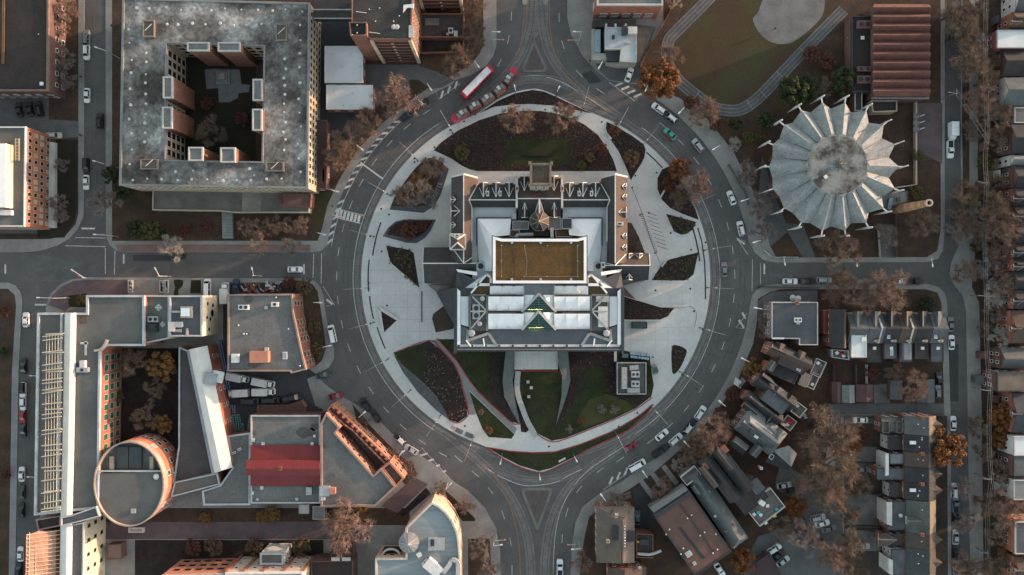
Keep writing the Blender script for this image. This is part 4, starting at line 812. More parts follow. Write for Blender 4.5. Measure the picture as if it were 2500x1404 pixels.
bld('side_annex', 'narrow dark plum annex along the right wall of the courtyard block', [(774, 294), (799, 294), (797, 462), (768, 462)], 4.0, dark_brick, M('plum_roof', (.065, .042, .04), (.05, .033, .033)), par=(.2, .3, dark_brick), win=dict(st=1, sp=6, w_=1.2, h_=1.2))
tt = thing('teal_sign', 'upright teal sign board on the end of the side annex', 'sign', P(796, 433)); p = P(797, 433); MB().box((p.x, p.y, 2.6), (.5, 3.6, 2.8)).build('board', M('teal_board', (.02, .22, .25), r=.5), tt); MB().beam((p.x, p.y, .05), (p.x, p.y, 1.4), .3).build('post', dark_metal, tt)
for k, (nm, lb, q, h_, wl, rf) in enumerate((('pale_roof_shed', 'square white-roofed brick pavilion beside the tall brick tower', [(793, 113), (886, 113), (886, 202), (793, 202)], 5.0, brown_brick, mem), ('pale_roof_shed', 'oblong white-roofed brick pavilion, the lower of the two', [(797, 208), (910, 208), (910, 267), (797, 267)], 4.6, brown_brick, mem))):
    r_, _, _ = bld(nm, lb, q, h_, wl, rf, par=(.18, .15, trim), win=dict(st=1, sp=4, w_=1.6, h_=1.0, z0=2.6), cat='pavilion')
    for j in range(4): rvent(r_, q[0][0] + 20 + j * 22, q[0][1] + 20 + (j % 2) * 30, h_, .12, .3)
br_ = thing('link_bridge', 'narrow dark glazed bridge joining the courtyard block to the tower', 'bridge', P(812, 35, 6))
wallbox(br_, 'deck', [(766, 23), (858, 24), (858, 45), (766, 45)], 8, 11.0, dark_metal); rsheet(br_, 'roof', [(767, 25), (857, 26), (857, 43), (767, 43)], 11.0, tar); 
for y in (23.5, 45): flash(br_, [(766, y, 11), (858, y, 11)], .3, coping, 'coping')
# tall brick tower and its neighbour
TW = 22.0
t1, w1, tp = bld('brick_tower', 'tall dark-roofed brown brick tower with cream corner strips', [(859, -70), (1010, -70), (1003, 97), (906, 97), (859, 54)], TW, brown_brick, tar, par=(.3, .4, M('brick_rim', (.17, .10, .07))), cat='tower')
bandm = M('dark_window_band', (.035, .027, .026)); crm = M('cream_strip', (.50, .42, .31))  # bands of dark windows
a, c = P(906, 97, TW), P(1003, 97, TW); 
for k in range(7):
    z = 2.6 + k * 2.75; b = MB(); b.box(((a.x + c.x) / 2, a.y - .02, z), (c.x - a.x - 1.6, .3, 1.2)); b.build('window_band', bandm, w1)
    b = MB(); b.box(((a.x + c.x) / 2, a.y - .1, z), (.7, .35, .6)); b.build('band_lamp', crm, w1)
for x in (907, 1001): p = P(x, 97, TW); MB().box((p.x, p.y - .15, TW / 2), (.9, .7, TW - .3)).build('corner_strip', crm, t1)
put_windows(t1, w1, Vector(P(1003, 97, TW)[:2]), Vector(P(1008, -20, TW)[:2]), 7, 2.75, 2.2, 1.0, 1.5, 2.6, crm, glass)
st_, sw_, _ = bld('brick_stack', 'square brick stair shaft rising at the left corner of the tower', [(853, 55), (895, 55), (896, 88), (856, 88)], 24.0, brown_brick, M('shaft_black', (.02, .018, .018)), par=(.25, .4, M('brick_rim')), cat='shaft')
for x, y in ((872, 62), (872, 81), (860, 86), (892, 86)): rvent(st_, x, y, 24, .15, .3)
for x, y in ((962, 67), (970, 67)): rvent(t1, x, y, TW, .5, .5, coping)
for x, y, l in ((883, 30, 3), (915, 80, 3)): p = P(x, y, TW); MB().beam((p.x - l / 2, p.y, TW + .6), (p.x + l / 2, p.y - .4, TW + .6), .15).build('roof_pipe', trim, t1)
for x, y in ((902, 24), (927, 21), (917, 53), (961, 53), (975, 40)): rvent(t1, x, y, TW, .14, .4)
slabs(t1, 'roof_fin', trim, [(985, 12, TW + .6), (1011, 9, TW + .6), (1009, 20, TW + .6), (995, 18, TW + .6), (984, 30, TW + .6)], .4); rbox(t1, 1005, 79, TW, 1.3, 3.2, .8, coping)
t2, w2, _ = bld('brick_tower', 'second brick tower with banded front at the top edge of the photo', [(1016, -130), (1119, -130), (1119, -32), (1016, -32)], 20.0, brown_brick, tar, win=None, cat='tower')
a, c = P(1016, -32, 20), P(1119, -32, 20)
for k in range(6):
    z = 2.6 + k * 2.9; MB().box(((a.x + c.x) / 2, a.y - .02, z), (c.x - a.x - 1.4, .3, 1.2)).build('window_band', bandm, w2); MB().box(((a.x + c.x) / 2, a.y - .1, z), (.7, .35, .6)).build('band_lamp', crm, w2)
for p in (a, c): MB().box((p.x, p.y - .15, 9.9), (.8, .7, 19.6)).build('corner_strip', crm, t2)
lw, _, _ = bld('tower_podium', 'low dark brick podium with walled yards right of the brick tower', [(1026, 34), (1132, 34), (1132, 92), (1026, 92)], 4.2, dark_brick, tar, par=(.3, .5, brown_brick))
rsheet(lw, 'yard_roof', [(1038, 45), (1072, 45), (1072, 62), (1038, 62)], 4.3, felt, .3); rbox(lw, 1101, 77, 4.2, 1.4, 1.6, 1, alu, fans=1); rbox(lw, 1113, 84, 4.2, 1, 1.6, .8, alu); rbox(lw, 1093, 85, 4.2, .6, .6, .8, alu)
bld('tower_podium', 'sunken planted terrace with brick wall below the tower podium', [(1027, 96), (1132, 96), (1132, 128), (1027, 130)], 1.6, dark_brick, soil, par=(.25, .4, brown_brick), cat='terrace')
# far left
l1, w_, _ = bld('dark_roof_block', 'flat-roofed block with nearly black roof in the top left corner', [(-80, -80), (121, -80), (119, 223), (-80, 223)], 9, dark_brick, M('black_roof', (.035, .026, .025), (.024, .02, .02), .2, .9, .25, fs=2), par=(.5, .5, M('brown_coping', (.17, .13, .10))), win=dict(st=2, sp=3.4, w_=1.4, h_=1.5))
for x in (8, 12): flash(l1, [(x, -40, 9.1), (x - 2, 156, 9.1)], .25, M('copper_trim', (.22, .11, .05)), 'gutter', .15)
rbox(l1, 103, 205, 9, .9, .9, .4, trim); rvent(l1, 95, 84, 9, .1, .3); rsheet(l1, 'canopy', [(-40, 226), (118, 226), (117, 238), (-40, 238)], 4, felt, .2)
l2, w_, lp = bld('lit_office_block', 'grey-roofed office block whose brick window wall glows orange at left edge', [(-120, 310), (64, 310), (61, 553), (-120, 553)], 13, red_brick, gravel_roof, par=(.3, .4, trim), win=dict(st=4, fh=3.0, sp=1.95, w_=1.25, h_=1.7, z0=2.2, fm=M('buff_frame', (.45, .36, .27)), gm=glass, alt=M('pale_blind', (.28, .32, .26), r=.4)))
wallbox(l2, 'roof_penthouse', [(-60, 350), (14, 350), (13, 506), (-60, 506)], 12.5, 16.5, cream); rsheet(l2, 'penthouse_roof', [(-60, 351), (13.5, 351), (12.5, 505), (-60, 505)], 16.5, white_mem)
b = MB()
for i in range(7): b.beam(P(36, 340 + i * 8, 14.5), P(48, 340 + i * 8, 14.5), .2)
b.beam(P(38, 338, 14.5), P(38, 392, 14.5), .2); b.beam(P(46, 338, 14.5), P(46, 392, 14.5), .2)
for q in ((38, 340), (46, 340), (38, 390), (46, 390)): b.beam(P(*q, 12.9), P(*q, 14.5), .2)
b.build('roof_trellis', M('brass', (.5, .42, .24)), l2); rbox(l2, 22, 362, 13, 2.2, 2.2, 1.2, M('maroon_unit', (.12, .03, .03))); rbox(l2, 20, 520, 13, 3.2, 1.4, 1.2, trim); rbox(l2, 6, 518, 13, 2, 1.6, 1.0, alu, fans=1)
wallbox(l2, 'plinth', [(118, 346), (134, 348), (133, 556), (116, 556)], -.05, 1.5, pale)
# ---------------------------------------------------------------- north-east: corner block, cafe, gym, pleated rotunda
c1, w_, _ = bld('brick_corner_block', 'red brick block with grey roof at the top edge beside the street', [(1457, -90), (1618, -90), (1618, 14), (1457, 14)], 11.5, red_brick, felt, par=(.5, .5, coping), win=dict(st=2, sp=3.4, w_=2.2, h_=1.3, z0=1.8, fh=2.6))
c2, w_, _ = bld('corner_cafe', 'small pale flat-roofed cafe on the corner below the brick block', [(1477, 67), (1554, 67), (1554, 152), (1513, 150), (1516, 120), (1477, 120)], 6, M('cafe_stone', (.36, .35, .32)), M('cafe_roof', (.36, .40, .42), (.28, .31, .33), .2), par=(.2, .2, coping), cat='cafe')
wallbox(c2, 'dark_link', [(1448, 48), (1553, 48), (1553, 66), (1448, 66)], -.05, 4.4, tar); wallbox(c2, 'bay_roof', [(1453, 72), (1466, 72), (1466, 127), (1453, 127)], -.05, 5.2, M('blue_grey_roof', (.20, .27, .31))); wallbox(c2, 'court_wall', [(1446, 70), (1452, 70), (1452, 130), (1482, 130), (1482, 146), (1446, 146)], -.05, 4.0, MATS['cafe_stone']); wallbox(c2, 'court_roof', [(1477, 121), (1515, 121), (1512, 149), (1483, 149)], -.05, 4.6, asphalt_new)
rbox(c2, 1543, 77, 6, 2.6, 2.0, 1.3, pale); rbox(c2, 1523, 77, 6, 1.4, 2.6, 1.0, dark_metal); rbox(c2, 1497, 92, 6, .7, 1.1, .6, dark_metal, fans=1); rbox(c2, 1534, 105, 6, 1.2, .6, .5, alu)
for x in (1479, 1502, 1527): rbox(c2, x, 64, 5.6, .5, .9, .8, coping, 'chimney')
MB().prism([P(x, y, 3)[:2] for x, y in ((1481, 145), (1513, 152), (1553, 153), (1551, 160), (1508, 161), (1480, 154))], -.05, 3.0).build('front_wall', MATS['cafe_stone'], c2)
wallbox(c2, 'patio_deck', [(1556, 68), (1598, 66), (1582, 108), (1560, 152), (1556, 152)], -.05, .5, wood_deck)
GH = 8.5
gy = thing('gymnasium', 'sports hall with ten red-brown folded roof pleats', 'sports hall', P(2200, 125))
wallbox(gy, 'wall', [(2133, 12), (2268, 12), (2268, 238), (2133, 238)], -.05, GH - 1.4, dark_brick)
pm = M('rust_roof', (.145, .065, .05), (.10, .048, .042), .5, .9, .25, fs=4)
for i in range(10):
    y0 = 10 + i * 22.7; yr = y0 + 7.5; y1 = y0 + 22.7
    MB().slab([P(2134, y0, GH - 1.2), P(2269, y0, GH - 1.2), P(2273, yr, GH + .7), P(2131, yr, GH + .7)], .15).build('roof_pleat', pm, gy); MB().slab([P(2131, yr, GH + .7), P(2273, yr, GH + .7), P(2269, y1, GH - 1.2), P(2134, y1, GH - 1.2)], .15).build('roof_pleat', pm, gy)
flash(gy, [(2127, 240, GH - 1), (2268, 240, GH - 1)], .6, felt, 'eave'); 
bld('gym_annex', 'low dark annex with small plant deck on the left side of the sports hall', [(2078, 40), (2128, 40), (2128, 225), (2078, 225)], 5, dark_brick, M('black_roof'), par=(.3, .4, dark_metal))
g2 = [o for o in col.objects if o.name.startswith('gym_annex')][0]
for x, y, a_, b_ in ((2107, 62, 4, 2.2), (2107, 170, 4, 1.4), (2106, 196, 4, 2.2)): rbox(g2, x, y, 5, a_, b_, 1.0, M('pink_unit', (.17, .085, .085)), fans=2)
rbox(g2, 2105, 93, 5, .9, .9, .3, trim); rvent(g2, 2068, 93, 5, .1, .2)
bld('gym_porch', 'small flat porch between sports hall and rotunda', [(2126, 246), (2189, 246), (2189, 272), (2130, 274)], 4.5, tan_stone, M('black_roof'), par=(.25, .3, tan_stone)); bld('gym_store', 'narrow dark store with pale rim left of the porch', [(2087, 219), (2104, 219), (2104, 270), (2087, 270)], 4, dark_brick, tar, par=(.15, .2, coping))
# pleated rotunda
ro = thing('rotunda', 'round hall with eighteen pale folded roof segments and concrete pylons', 'hall', P(2035, 407))
RC = P(2035, 407, 9.0); rk = (H - 9) / H / S
cres = M('rotunda_concrete', (.245, .265, .262), (.18, .20, .20), .5, .85, .2, fs=2, c3=(.28, .29, .28))
cap_m = M('rotunda_cap', (.19, .20, .195), (.045, .042, .04), .2, .9, .18, lo=.40, hi=.56, fs=2)
def rp_(r, a, z): return Vector((RC.x + r * rk * math.cos(R(a)), RC.y + r * rk * math.sin(R(a)), z))
MB().prism([rp_(132, a, 0) for a in range(0, 360, 10)], -.05, 5.6).build('wall', dark_brick, ro)
for i in range(18):
    a = i * 20
    ri = rp_(158, a, 9.3); r_in = rp_(73, a, 11.6)
    for s in (-1, 1):
        vo = rp_(145, a + s * 10, 7.0); vi = rp_(72, a + s * 10, 10.7)
        MB().slab([ri, r_in, vi, vo], .3).build('roof_fold', cres, ro)
for i in range(18): MB().beam(rp_(142, i * 20 + 10, 7.05), rp_(73, i * 20 + 10, 10.72), .3, .12).build('valley_dark_strip', M('valley_dark', (.10, .105, .10)), ro)  # added dark strips: staining and crease shade painted along the valleys
MB().prism([rp_(74 + 3 * math.cos(R(a * 18)), a, 0) for a in range(0, 360, 5)], 9.5, 12.0).build('cap_wall', cres, ro)
MB().prism([rp_(71, a, 0) for a in range(0, 360, 6)], 11.5, 12.1).build('cap_roof', cap_m, ro)
b = MB(); cpt = RC + Vector((3 * rk, 2 * rk, 0))
for i in range(16):
    a = i * 22.5; r0 = 1.9 if i % 2 == 0 else .75
    a2 = a + 22.5; r1 = .75 if i % 2 == 0 else 1.9
    b.add([(cpt.x, cpt.y, 13.0), (cpt.x + r0 * math.cos(R(a)), cpt.y + r0 * math.sin(R(a)), 12.12), (cpt.x + r1 * math.cos(R(a2)), cpt.y + r1 * math.sin(R(a2)), 12.12)], [[0, 1, 2]])
b.build('star_finial', M('dull_bronze', (.14, .13, .10), r=.5), ro); rbox(ro, 2015, 432, 12.1, .9, .9, .4, trim, 'hatch', .6); rbox(ro, 2034, 366, 12.1, .5, .5, .3, fan_m, 'hatch'); rbox(ro, 1999, 425, 12.1, .4, .4, .3, fan_m, 'hatch')
wp_ = M('pylon_white', (.58, .58, .56), (.48, .48, .47))
for i in range(18):
    a = i * 20; c0 = rp_(172, a, 0); t_ = Vector((-math.sin(R(a)), math.cos(R(a)), 0)); n_ = Vector((math.cos(R(a)), math.sin(R(a)), 0)); b = MB()
    prof = [(0, .12), (6.5, .75), (11.5, .45)]; vs_ = []
    for z, wd in prof:
        for sx_, sy_ in ((-1, -1), (1, -1), (1, 1), (-1, 1)): vs_.append(c0 + n_ * (sx_ * wd * .45) + t_ * (sy_ * .14) + Vector((0, 0, z)))
    fs = [[0, 1, 2, 3][::-1], [8, 9, 10, 11]]
    for k in (0, 4):
        for j in range(4): fs.append([k + j, k + (j + 1) % 4, k + 4 + (j + 1) % 4, k + 4 + j])
    b.add(vs_, fs); b.build('pylon', wp_, ro)
    MB().beam(rp_(156, a, 9.0), c0 + Vector((0, 0, 9.0)), .35, .3).build('pylon_strut', wp_, ro)
for q in ([(1873, 447), (1890, 442), (1892, 466), (1878, 470)], [(1880, 472), (1902, 470), (1906, 480), (1886, 486)], [(1876, 392), (1890, 368), (1890, 390), (1880, 396)]):
    o = wallbox(ro, 'glazed_canopy', q, 3.0, 3.2, M('maroon_frame', (.20, .10, .10)))
ch = thing('brick_chimney', 'tall round brick chimney with pale hoops beside the rotunda', 'chimney', P(2186, 512))
cp = P(2186, 512); b = MB(); b.tube((cp.x, cp.y, -.05), (cp.x, cp.y, 19.6), 1.5, .95, 20, cap=False); b.build('shaft', M('buff_brick', (.36, .22, .12), (.27, .15, .085), .8, .9, .2), ch, smooth=True)
for k in range(9):
    z = 2 + k * 2; r_ = 1.5 - .55 * z / 19.6 + .03; MB().tube((cp.x, cp.y, z), (cp.x, cp.y, z + .35), r_, r_, 20, cap=False).build('hoop', M('hoop_pale', (.45, .38, .30)) if k % 2 else M('hoop_red', (.27, .09, .05)), ch, smooth=True)
b = MB(); b.ring([(cp.x + 1.05 * math.cos(R(a)), cp.y + 1.05 * math.sin(R(a))) for a in range(0, 360, 20)], [(cp.x + .62 * math.cos(R(a)), cp.y + .62 * math.sin(R(a))) for a in range(0, 360, 20)], 18.9, 19.9); b.build('rim', tan_stone, ch); MB().tube((cp.x, cp.y, 17), (cp.x, cp.y, 17.5), .9, n=16).build('flue', M('soot', (.008, .008, .008)), ch)
bld('boiler_house', 'small boiler house at the foot of the brick chimney', [(2150, 470), (2216, 466), (2216, 492), (2190, 500), (2150, 512)], 4, tan_stone, felt, par=(.15, .2, dark_metal)); 
bl = [o for o in col.objects if o.name.startswith('boiler_house')][0]
rbox(bl, 2192, 487, 4, .9, 1.2, .5, fan_m); rbox(bl, 2170, 498, 4, 1.0, 3.4, .8, M('blue_unit', (.10, .18, .24)), rz=-.2)
lw_ = thing('garden_wall', 'low brick garden wall around the dark yard right of the rotunda', 'wall', P(2231, 350))
b = MB(); b.ribbon(G([(2231, 246), (2231, 452), (2180, 460)]), .5, 0, 1.6); b.build('masonry', tan_stone, lw_)
for i, y in enumerate((283, 299, 315)):
    bo = thing('bike_shelter', ('topmost', 'middle', 'lowest')[i] + ' of three small pale gabled shelters by the right-hand street', 'shelter', P(2236, y), 'gabled shelters'); 
    slabs(bo, 'roof_slope', shingle_l, [(2230, y - 7, 2.2), (2243, y - 4, 2.2), (2246, y, 3.2), (2230, y, 3.2)], .12); slabs(bo, 'roof_slope', shingle_l, [(2230, y, 3.2), (2246, y, 3.2), (2243, y + 5, 2.2), (2230, y + 7, 2.2)], .12); MB().beam(P(2245, y + 1, .2), P(2257, y - 3, .2), .25).build('rail', trim, bo)
    for q in ((2232, y - 5), (2232, y + 5), (2242, y - 3), (2242, y + 4)): MB().beam(P(*q, 0), P(*q, 2.2), .15).build('post', dark_metal, bo)
# ---------------------------------------------------------------- west: long pale block, drum, warehouses
DH = 12.5
d1, dw, dp = bld('long_pale_block', 'long grey-roofed residence with white parapet, white vault and roof trellis', [(94, 764), (213, 764), (213, 721), (354, 721), (354, 844), (262, 844), (247, 858), (242, 1240), (86, 1257)], DH, red_brick, gravel_roof, par=(.55, .6, M('pale_blue_coping', (.42, .45, .465))))
def wallwin(root, wp, p0, p1, h, **k):
    a, c = P(*p0, h), P(*p1, h); put_windows(root, wp, a, c, **k)
wallwin(d1, dw, (242, 1235), (247, 860), DH, st=3, fh=3.5, sp=2.9, w_=1.9, h_=2.3, z0=2.4, fm=M('mint_frame', (.34, .42, .34)), gm=green_glass)
wallwin(d1, dw, (262, 844), (350, 844), DH, st=3, fh=3.5, sp=2.9, w_=1.4, h_=1.6, z0=2.4)
vb = M('vault_white', (.62, .61, .56), (.55, .54, .50), .3, .6, .05)
vl = [(172, 764), (168, 1000), (163, 1240), (160, 1480)]
nseg = 6; prev = None; b = MB(); rows_ = []
for x, y in vl:
    row = []
    for k in range(nseg + 1): t_ = math.pi * k / nseg; row.append(P(x - 15 * math.cos(t_), y, DH + .2 + 1.5 * math.sin(t_)))
    rows_.append(row)
for i in range(3):
    for k in range(nseg): b.add([rows_[i][k], rows_[i + 1][k], rows_[i + 1][k + 1], rows_[i][k + 1]], [[0, 1, 2, 3]])
b.add(rows_[0], [list(range(nseg + 1))]); b.build('vault_roof', vb, d1)
MB().beam(P(152, 765, DH + .5), P(142, 1250, DH + .5), .5, 1.2).build('vault_kerb', coping, d1)
trm = M('trellis_cream', (.55, .50, .38), r=.6); TZ = DH + 2.4
for x0, x1 in ((114, 109), (121, 116), (128, 123), (135, 130), (142, 137)): MB().beam(P(x0, 815, TZ), P(x1, 1245, TZ), .13, .13).build('trellis_rail', trm, d1)
yy = 816
while yy < 1245:
    t_ = (yy - 815) / 430; x0 = 104 - 4 * t_; MB().beam(P(x0, yy + rnd.uniform(4, 8), TZ + .3), P(x0 + 48, yy, TZ + .3), .24, .26).build('trellis_beam', trm, d1); yy += rnd.choice((8, 8, 9, 14, 24, 30))
for y in (816, 862, 908, 954, 1000, 1050, 1100, 1150, 1200, 1242):
    MB().beam(P(112 - (y - 815) / 86, y, TZ), P(156 - (y - 815) / 50, y - 2, TZ), .3, .3).build('trellis_frame', trm, d1)
    for x in (113, 141): MB().beam(P(x - (y - 815) / 86, y, DH), P(x - (y - 815) / 86, y, TZ), .22).build('trellis_post', trm, d1)
rbox(d1, 207, 888, DH, 1.4, 2, 1.4, pale); rbox(d1, 207, 902, DH, 3.2, 1.3, 1.5, alu, fans=1); rbox(d1, 206, 838, DH, 2.2, .5, .12, pale, 'walkway'); rbox(d1, 210, 850, DH, .6, 4, .12, pale, 'walkway')
rsheet(d1, 'light_well', [(194, 762), (212, 762), (212, 790), (194, 790)], DH, M('well_dark', (.10, .075, .065)), .03)
b = MB(); q = spline([(232, 856), (248, 852), (258, 840), (262, 830)], 5)
for i in range(len(q) - 1): b.beam(P(*q[i], DH + .6), P(*q[i + 1], DH + .6), .6, 1.2)
b.build('curved_screen', M('pinkish_stone'), d1)
d1b, _, _ = bld('pale_block_wing', 'stepped middle section of the pale block with dark plant and glass pyramids', [(355, 722), (414, 722), (414, 826), (355, 838)], 11.0, cream, M('green_grey_roof', (.12, .13, .12), (.09, .10, .095), .3), par=(.35, .5, coping))
def pyr(root, x, y, h, s, m=trim):
    p = P(x, y, h); b = MB(); b.add([(p.x - s, p.y, h), (p.x, p.y - s, h), (p.x + s, p.y, h), (p.x, p.y + s, h), (p.x, p.y, h + s * .8)], [[0, 1, 4], [1, 2, 4], [2, 3, 4], [3, 0, 4]]); o = b.build('glass_pyramid', M('pyramid_glass', (.30, .36, .34), r=.2), root)
    b = MB(); v = [Vector((p.x - s, p.y, h)), Vector((p.x, p.y - s, h)), Vector((p.x + s, p.y, h)), Vector((p.x, p.y + s, h))]; t_ = Vector((p.x, p.y, h + s * .8))
    for i in range(4): b.beam(v[i], t_, .12); b.beam(v[i], v[(i + 1) % 4], .16)
    b.build('pyramid_bars', m, o)
pyr(d1b, 387, 751, 11, 1.0); pyr(d1b, 397, 792, 11, .8); rbox(d1b, 377, 779, 11, 2.9, 1.6, 1.0, alu, fans=2); rbox(d1b, 377, 800, 11, 2.6, 2.4, 1.5, fan_m); rbox(d1b, 381, 797, 11, 1.2, 1.2, 1.8, dark_metal, fans=1)
d1c, wc, pc = bld('pale_block_end', 'right end of the pale block with cream gable wall and square rooflight', [(415, 722), (494, 722), (494, 821), (415, 821)], 14.0, cream, M('blue_grey_felt', (.085, .092, .10), (.07, .075, .083)), par=(.4, .5, coping))
p = P(457, 762, 14); MB().box((p.x, p.y, 14.4), (3.3, 3.3, .9)).build('rooflight_kerb', tan_stone, d1c); MB().box((p.x - .2, p.y, 14.9), (2.4, 2.3, .2)).build('rooflight', white_mem, d1c)
rbox(d1c, 423, 797, 14, 1.6, 2.6, 1.4, pale); rbox(d1c, 439, 792, 14, 2, 1.5, 1.2, coping); rbox(d1c, 421, 804, 14, 1.4, .8, .8, alu, fans=2); rbox(d1c, 434, 807, 14, 2.4, .8, .5, M('pinkish_stone')); rbox(d1c, 458, 810, 14, .5, 2, .5, M('pinkish_stone')); rbox(d1c, 431, 761, 14, 2.8, .5, .3, alu)
a, c = P(494, 821, 14), P(494, 722, 14)
for t_, z, s in ((.15, 9, .6), (.4, 8, .6), (.45, 10.5, .5), (.55, 6.5, 1.1), (.8, 10, .6), (.75, 6, .6)):
    q = a.lerp(c, t_); MB().tube((q.x - .05, q.y, z), (q.x + .08, q.y, z), s, n=12).build('round_window', glass, wc)
# grey brick block on the crescent
d2, w_, _ = bld('grey_roof_block', 'square brick block with stained grey roof facing the crescent, by the truck yard', [(557, 719), (714, 718), (717, 764), (736, 852), (748, 902), (712, 911), (708, 906), (557, 906)], 11.5, brown_brick, felt, par=(.4, .5, M('pink_brick_coping', (.30, .21, .17))), win=dict(st=3, fh=3.4, sp=2.6, w_=1.5, h_=2.0, z0=2.4, fm=M('frame_buff', (.42, .34, .26)), edges=[1, 2, 3, 4, 5, 6, 0, 7]))
rbox(d2, 597, 750, 11.5, 2.8, 1.4, 1.1, trim, fans=2); rbox(d2, 673, 743, 11.5, 2.0, 1.3, 1.0, trim, fans=1); rbox(d2, 651, 751, 11.5, .9, .9, .5, alu); rbox(d2, 577, 874, 11.5, 1.9, 2.4, 1.3, trim); skylight(d2, 696, 868, 11.5, 1.3, 2.1); rbox(d2, 638, 870, 11.5, 5.2, 3.2, 2.4, M('salmon_brick', (.42, .19, .13), (.34, .15, .1)), 'stair_house'); rbox(d2, 652, 852, 11.5, 1.1, .9, .5, pale)
for x, y in ((583, 794), (603, 815), (596, 815), (705, 803), (675, 726), (733, 893)): rvent(d2, x, y, 11.5, .16, .4, trim)
# white-roofed narrow hall with flat wings
d3, w_, _ = bld('slanting_white_hall', 'long narrow hall with cream-white metal roof slanting past the barrel yard', [(462, 855), (505, 845), (566, 1141), (523, 1155)], 8.5, M('red_wall', (.32, .11, .07), (.25, .085, .06)), white_mem, par=None)
slabs(d3, 'metal_roof', vb, [(460, 854, 8.7), (476, 850, 9.9), (540, 1150, 9.9), (522, 1156, 8.7)], .2); slabs(d3, 'metal_roof', vb, [(476, 850, 9.9), (506, 844, 8.7), (567, 1141, 8.7), (540, 1150, 9.9)], .2)
flash(d3, [(459, 855, 8.8), (521, 1157, 8.8)], .6, M('lead_grey', (.25, .26, .28)), 'gutter'); rbox(d3, 517, 924, 9.0, 3.6, 3.4, 1.2, M('unit_mesh', (.30, .31, .32)), rz=-.2); rbox(d3, 534, 919, 8.8, 3.0, 3.2, .9, trim, rz=-.2)
wallwin(d3, w_, (566, 1141), (505, 845), 8.5, st=2, fh=3.2, sp=5, w_=1.2, h_=1.4)
bld('inner_flat_wing', 'plum-grey flat wing between the garden court and the slanting white hall', [(438, 847), (460, 856), (521, 1157), (424, 1180), (437, 1090)], 6, red_brick, M('plum_grey_roof', (.075, .072, .074), (.06, .058, .06), .2, .95, .25, fs=4), par=(.35, .4, M('pale_blue_coping')))
bld('flat_link', 'narrow gravel-roofed link from the drum to the white hall', [(427, 1177), (531, 1155), (537, 1182), (418, 1213)], 7.2, red_brick, gravel_roof, par=(.3, .4, M('pale_blue_coping')))
r_, _, _ = bld('flat_yard_wing', 'angular grey flat roof with white rim left of the red roof', [(556, 1064), (612, 1056), (611, 1232), (498, 1233), (494, 1198), (538, 1184), (568, 1142)], 6.6, red_brick, felt, par=(.45, .4, M('pale_blue_coping')))
for x, y in ((572, 1105), (586, 1096)): rbox(r_, x, y, 6.6, 1.0, .6, .5, trim, rz=.5, fans=2)
# red-roofed hall
d4, w_, _ = bld('red_roof_hall', 'dark flat block carrying a long ribbed red metal roof', [(613, 1014), (782, 1014), (782, 1228), (613, 1228)], 8, dark_brick, felt, par=(.35, .4, coping))
rr = M('red_metal', (.225, .035, .036), (.18, .03, .031), .4, .55, .06)
for pts in ([(612, 1087, 8.6), (782, 1087, 8.6), (782, 1126, 10.2), (612, 1126, 10.2)], [(612, 1158, 10.2), (782, 1158, 10.2), (782, 1186, 8.6), (612, 1186, 8.6)], [(601, 1124, 10.8), (781, 1124, 10.8), (781, 1144, 12.2), (601, 1144, 12.2)], [(601, 1144, 12.2), (781, 1144, 12.2), (781, 1161, 10.8), (601, 1161, 10.8)]):
    slabs(d4, 'metal_roof', rr, pts, .2); b = MB(); n_ = 56
    for i in range(n_):
        t_ = (i + .5) / n_; a = P(*pts[0]).lerp(P(*pts[1]), t_); c = P(*pts[3]).lerp(P(*pts[2]), t_); b.beam(a + Vector((0, 0, .03)), c + Vector((0, 0, .03)), .07, .12)
    b.build('roof_seams', rr, d4, kind='stuff')
wallbox(d4, 'clerestory', [(604, 1125), (779, 1125), (779, 1160), (604, 1160)], 8, 10.7, dark_brick); chimney(d4, 685, 1143, 12.1, .6, .9, M('copper_trim'))
for x, y in ((643, 1083), (763, 1083), (640, 1190), (619, 1074), (617, 1203)): rbox(d4, x, y, 8, .8, .9, .5, pale)
rbox(d4, 756, 1197, 8, 1.6, 2.2, 1.0, alu); rvent(d4, 769, 1064, 8, .3, .5, trim); rvent(d4, 725, 1218, 8, .35, .3); rvent(d4, 629, 1219, 8, .3, .3)
# brick gabled block on the lower left of the crescent
d5, w_, _ = bld('gabled_brick_block', 'large grey-roofed brick block with pink gabled front on the crescent lower left', [(783, 1035), (797, 1007), (831, 1043), (820, 1056), (912, 1160), (931, 1143), (967, 1188), (916, 1235), (784, 1237)], 10.5, M('pink_brick', (.40, .17, .11), (.31, .13, .09)), felt, par=(.5, .6, M('pink_brick_coping')), win=dict(st=3, fh=3.0, sp=2.4, w_=1.2, h_=1.7, z0=2.4, fm=M('frame_buff')))
rbox(d5, 795, 1197, 10.5, 2.8, 2.8, 1.3, alu); rbox(d5, 814, 1196, 10.5, 1.6, 1.8, 1.5, MATS['salmon_brick']); rbox(d5, 789, 1216, 10.5, 1.2, 1.0, .6, pale)
f5, w_, _ = bld('front_brick_range', 'lower brick front range with stepped parapet following the crescent kerb', [(800, 1000), (812, 986), (848, 1018), (962, 1132), (950, 1142), (860, 1050), (842, 1038)], 7.0, MATS['pink_brick'], M('plum_flat2', (.10, .055, .045)), par=(.35, .6, MATS['pink_brick']), win=dict(st=2, fh=3.0, sp=2.2, w_=1.2, h_=1.5, z0=2.0, fm=M('frame_buff')))
for i in range(12): x = 818 + i * 11.6; rbox(f5, x, 993 + i * 11.3, 7, .8, .8, 1.4, MATS['pink_brick'], 'parapet_pier', .78)
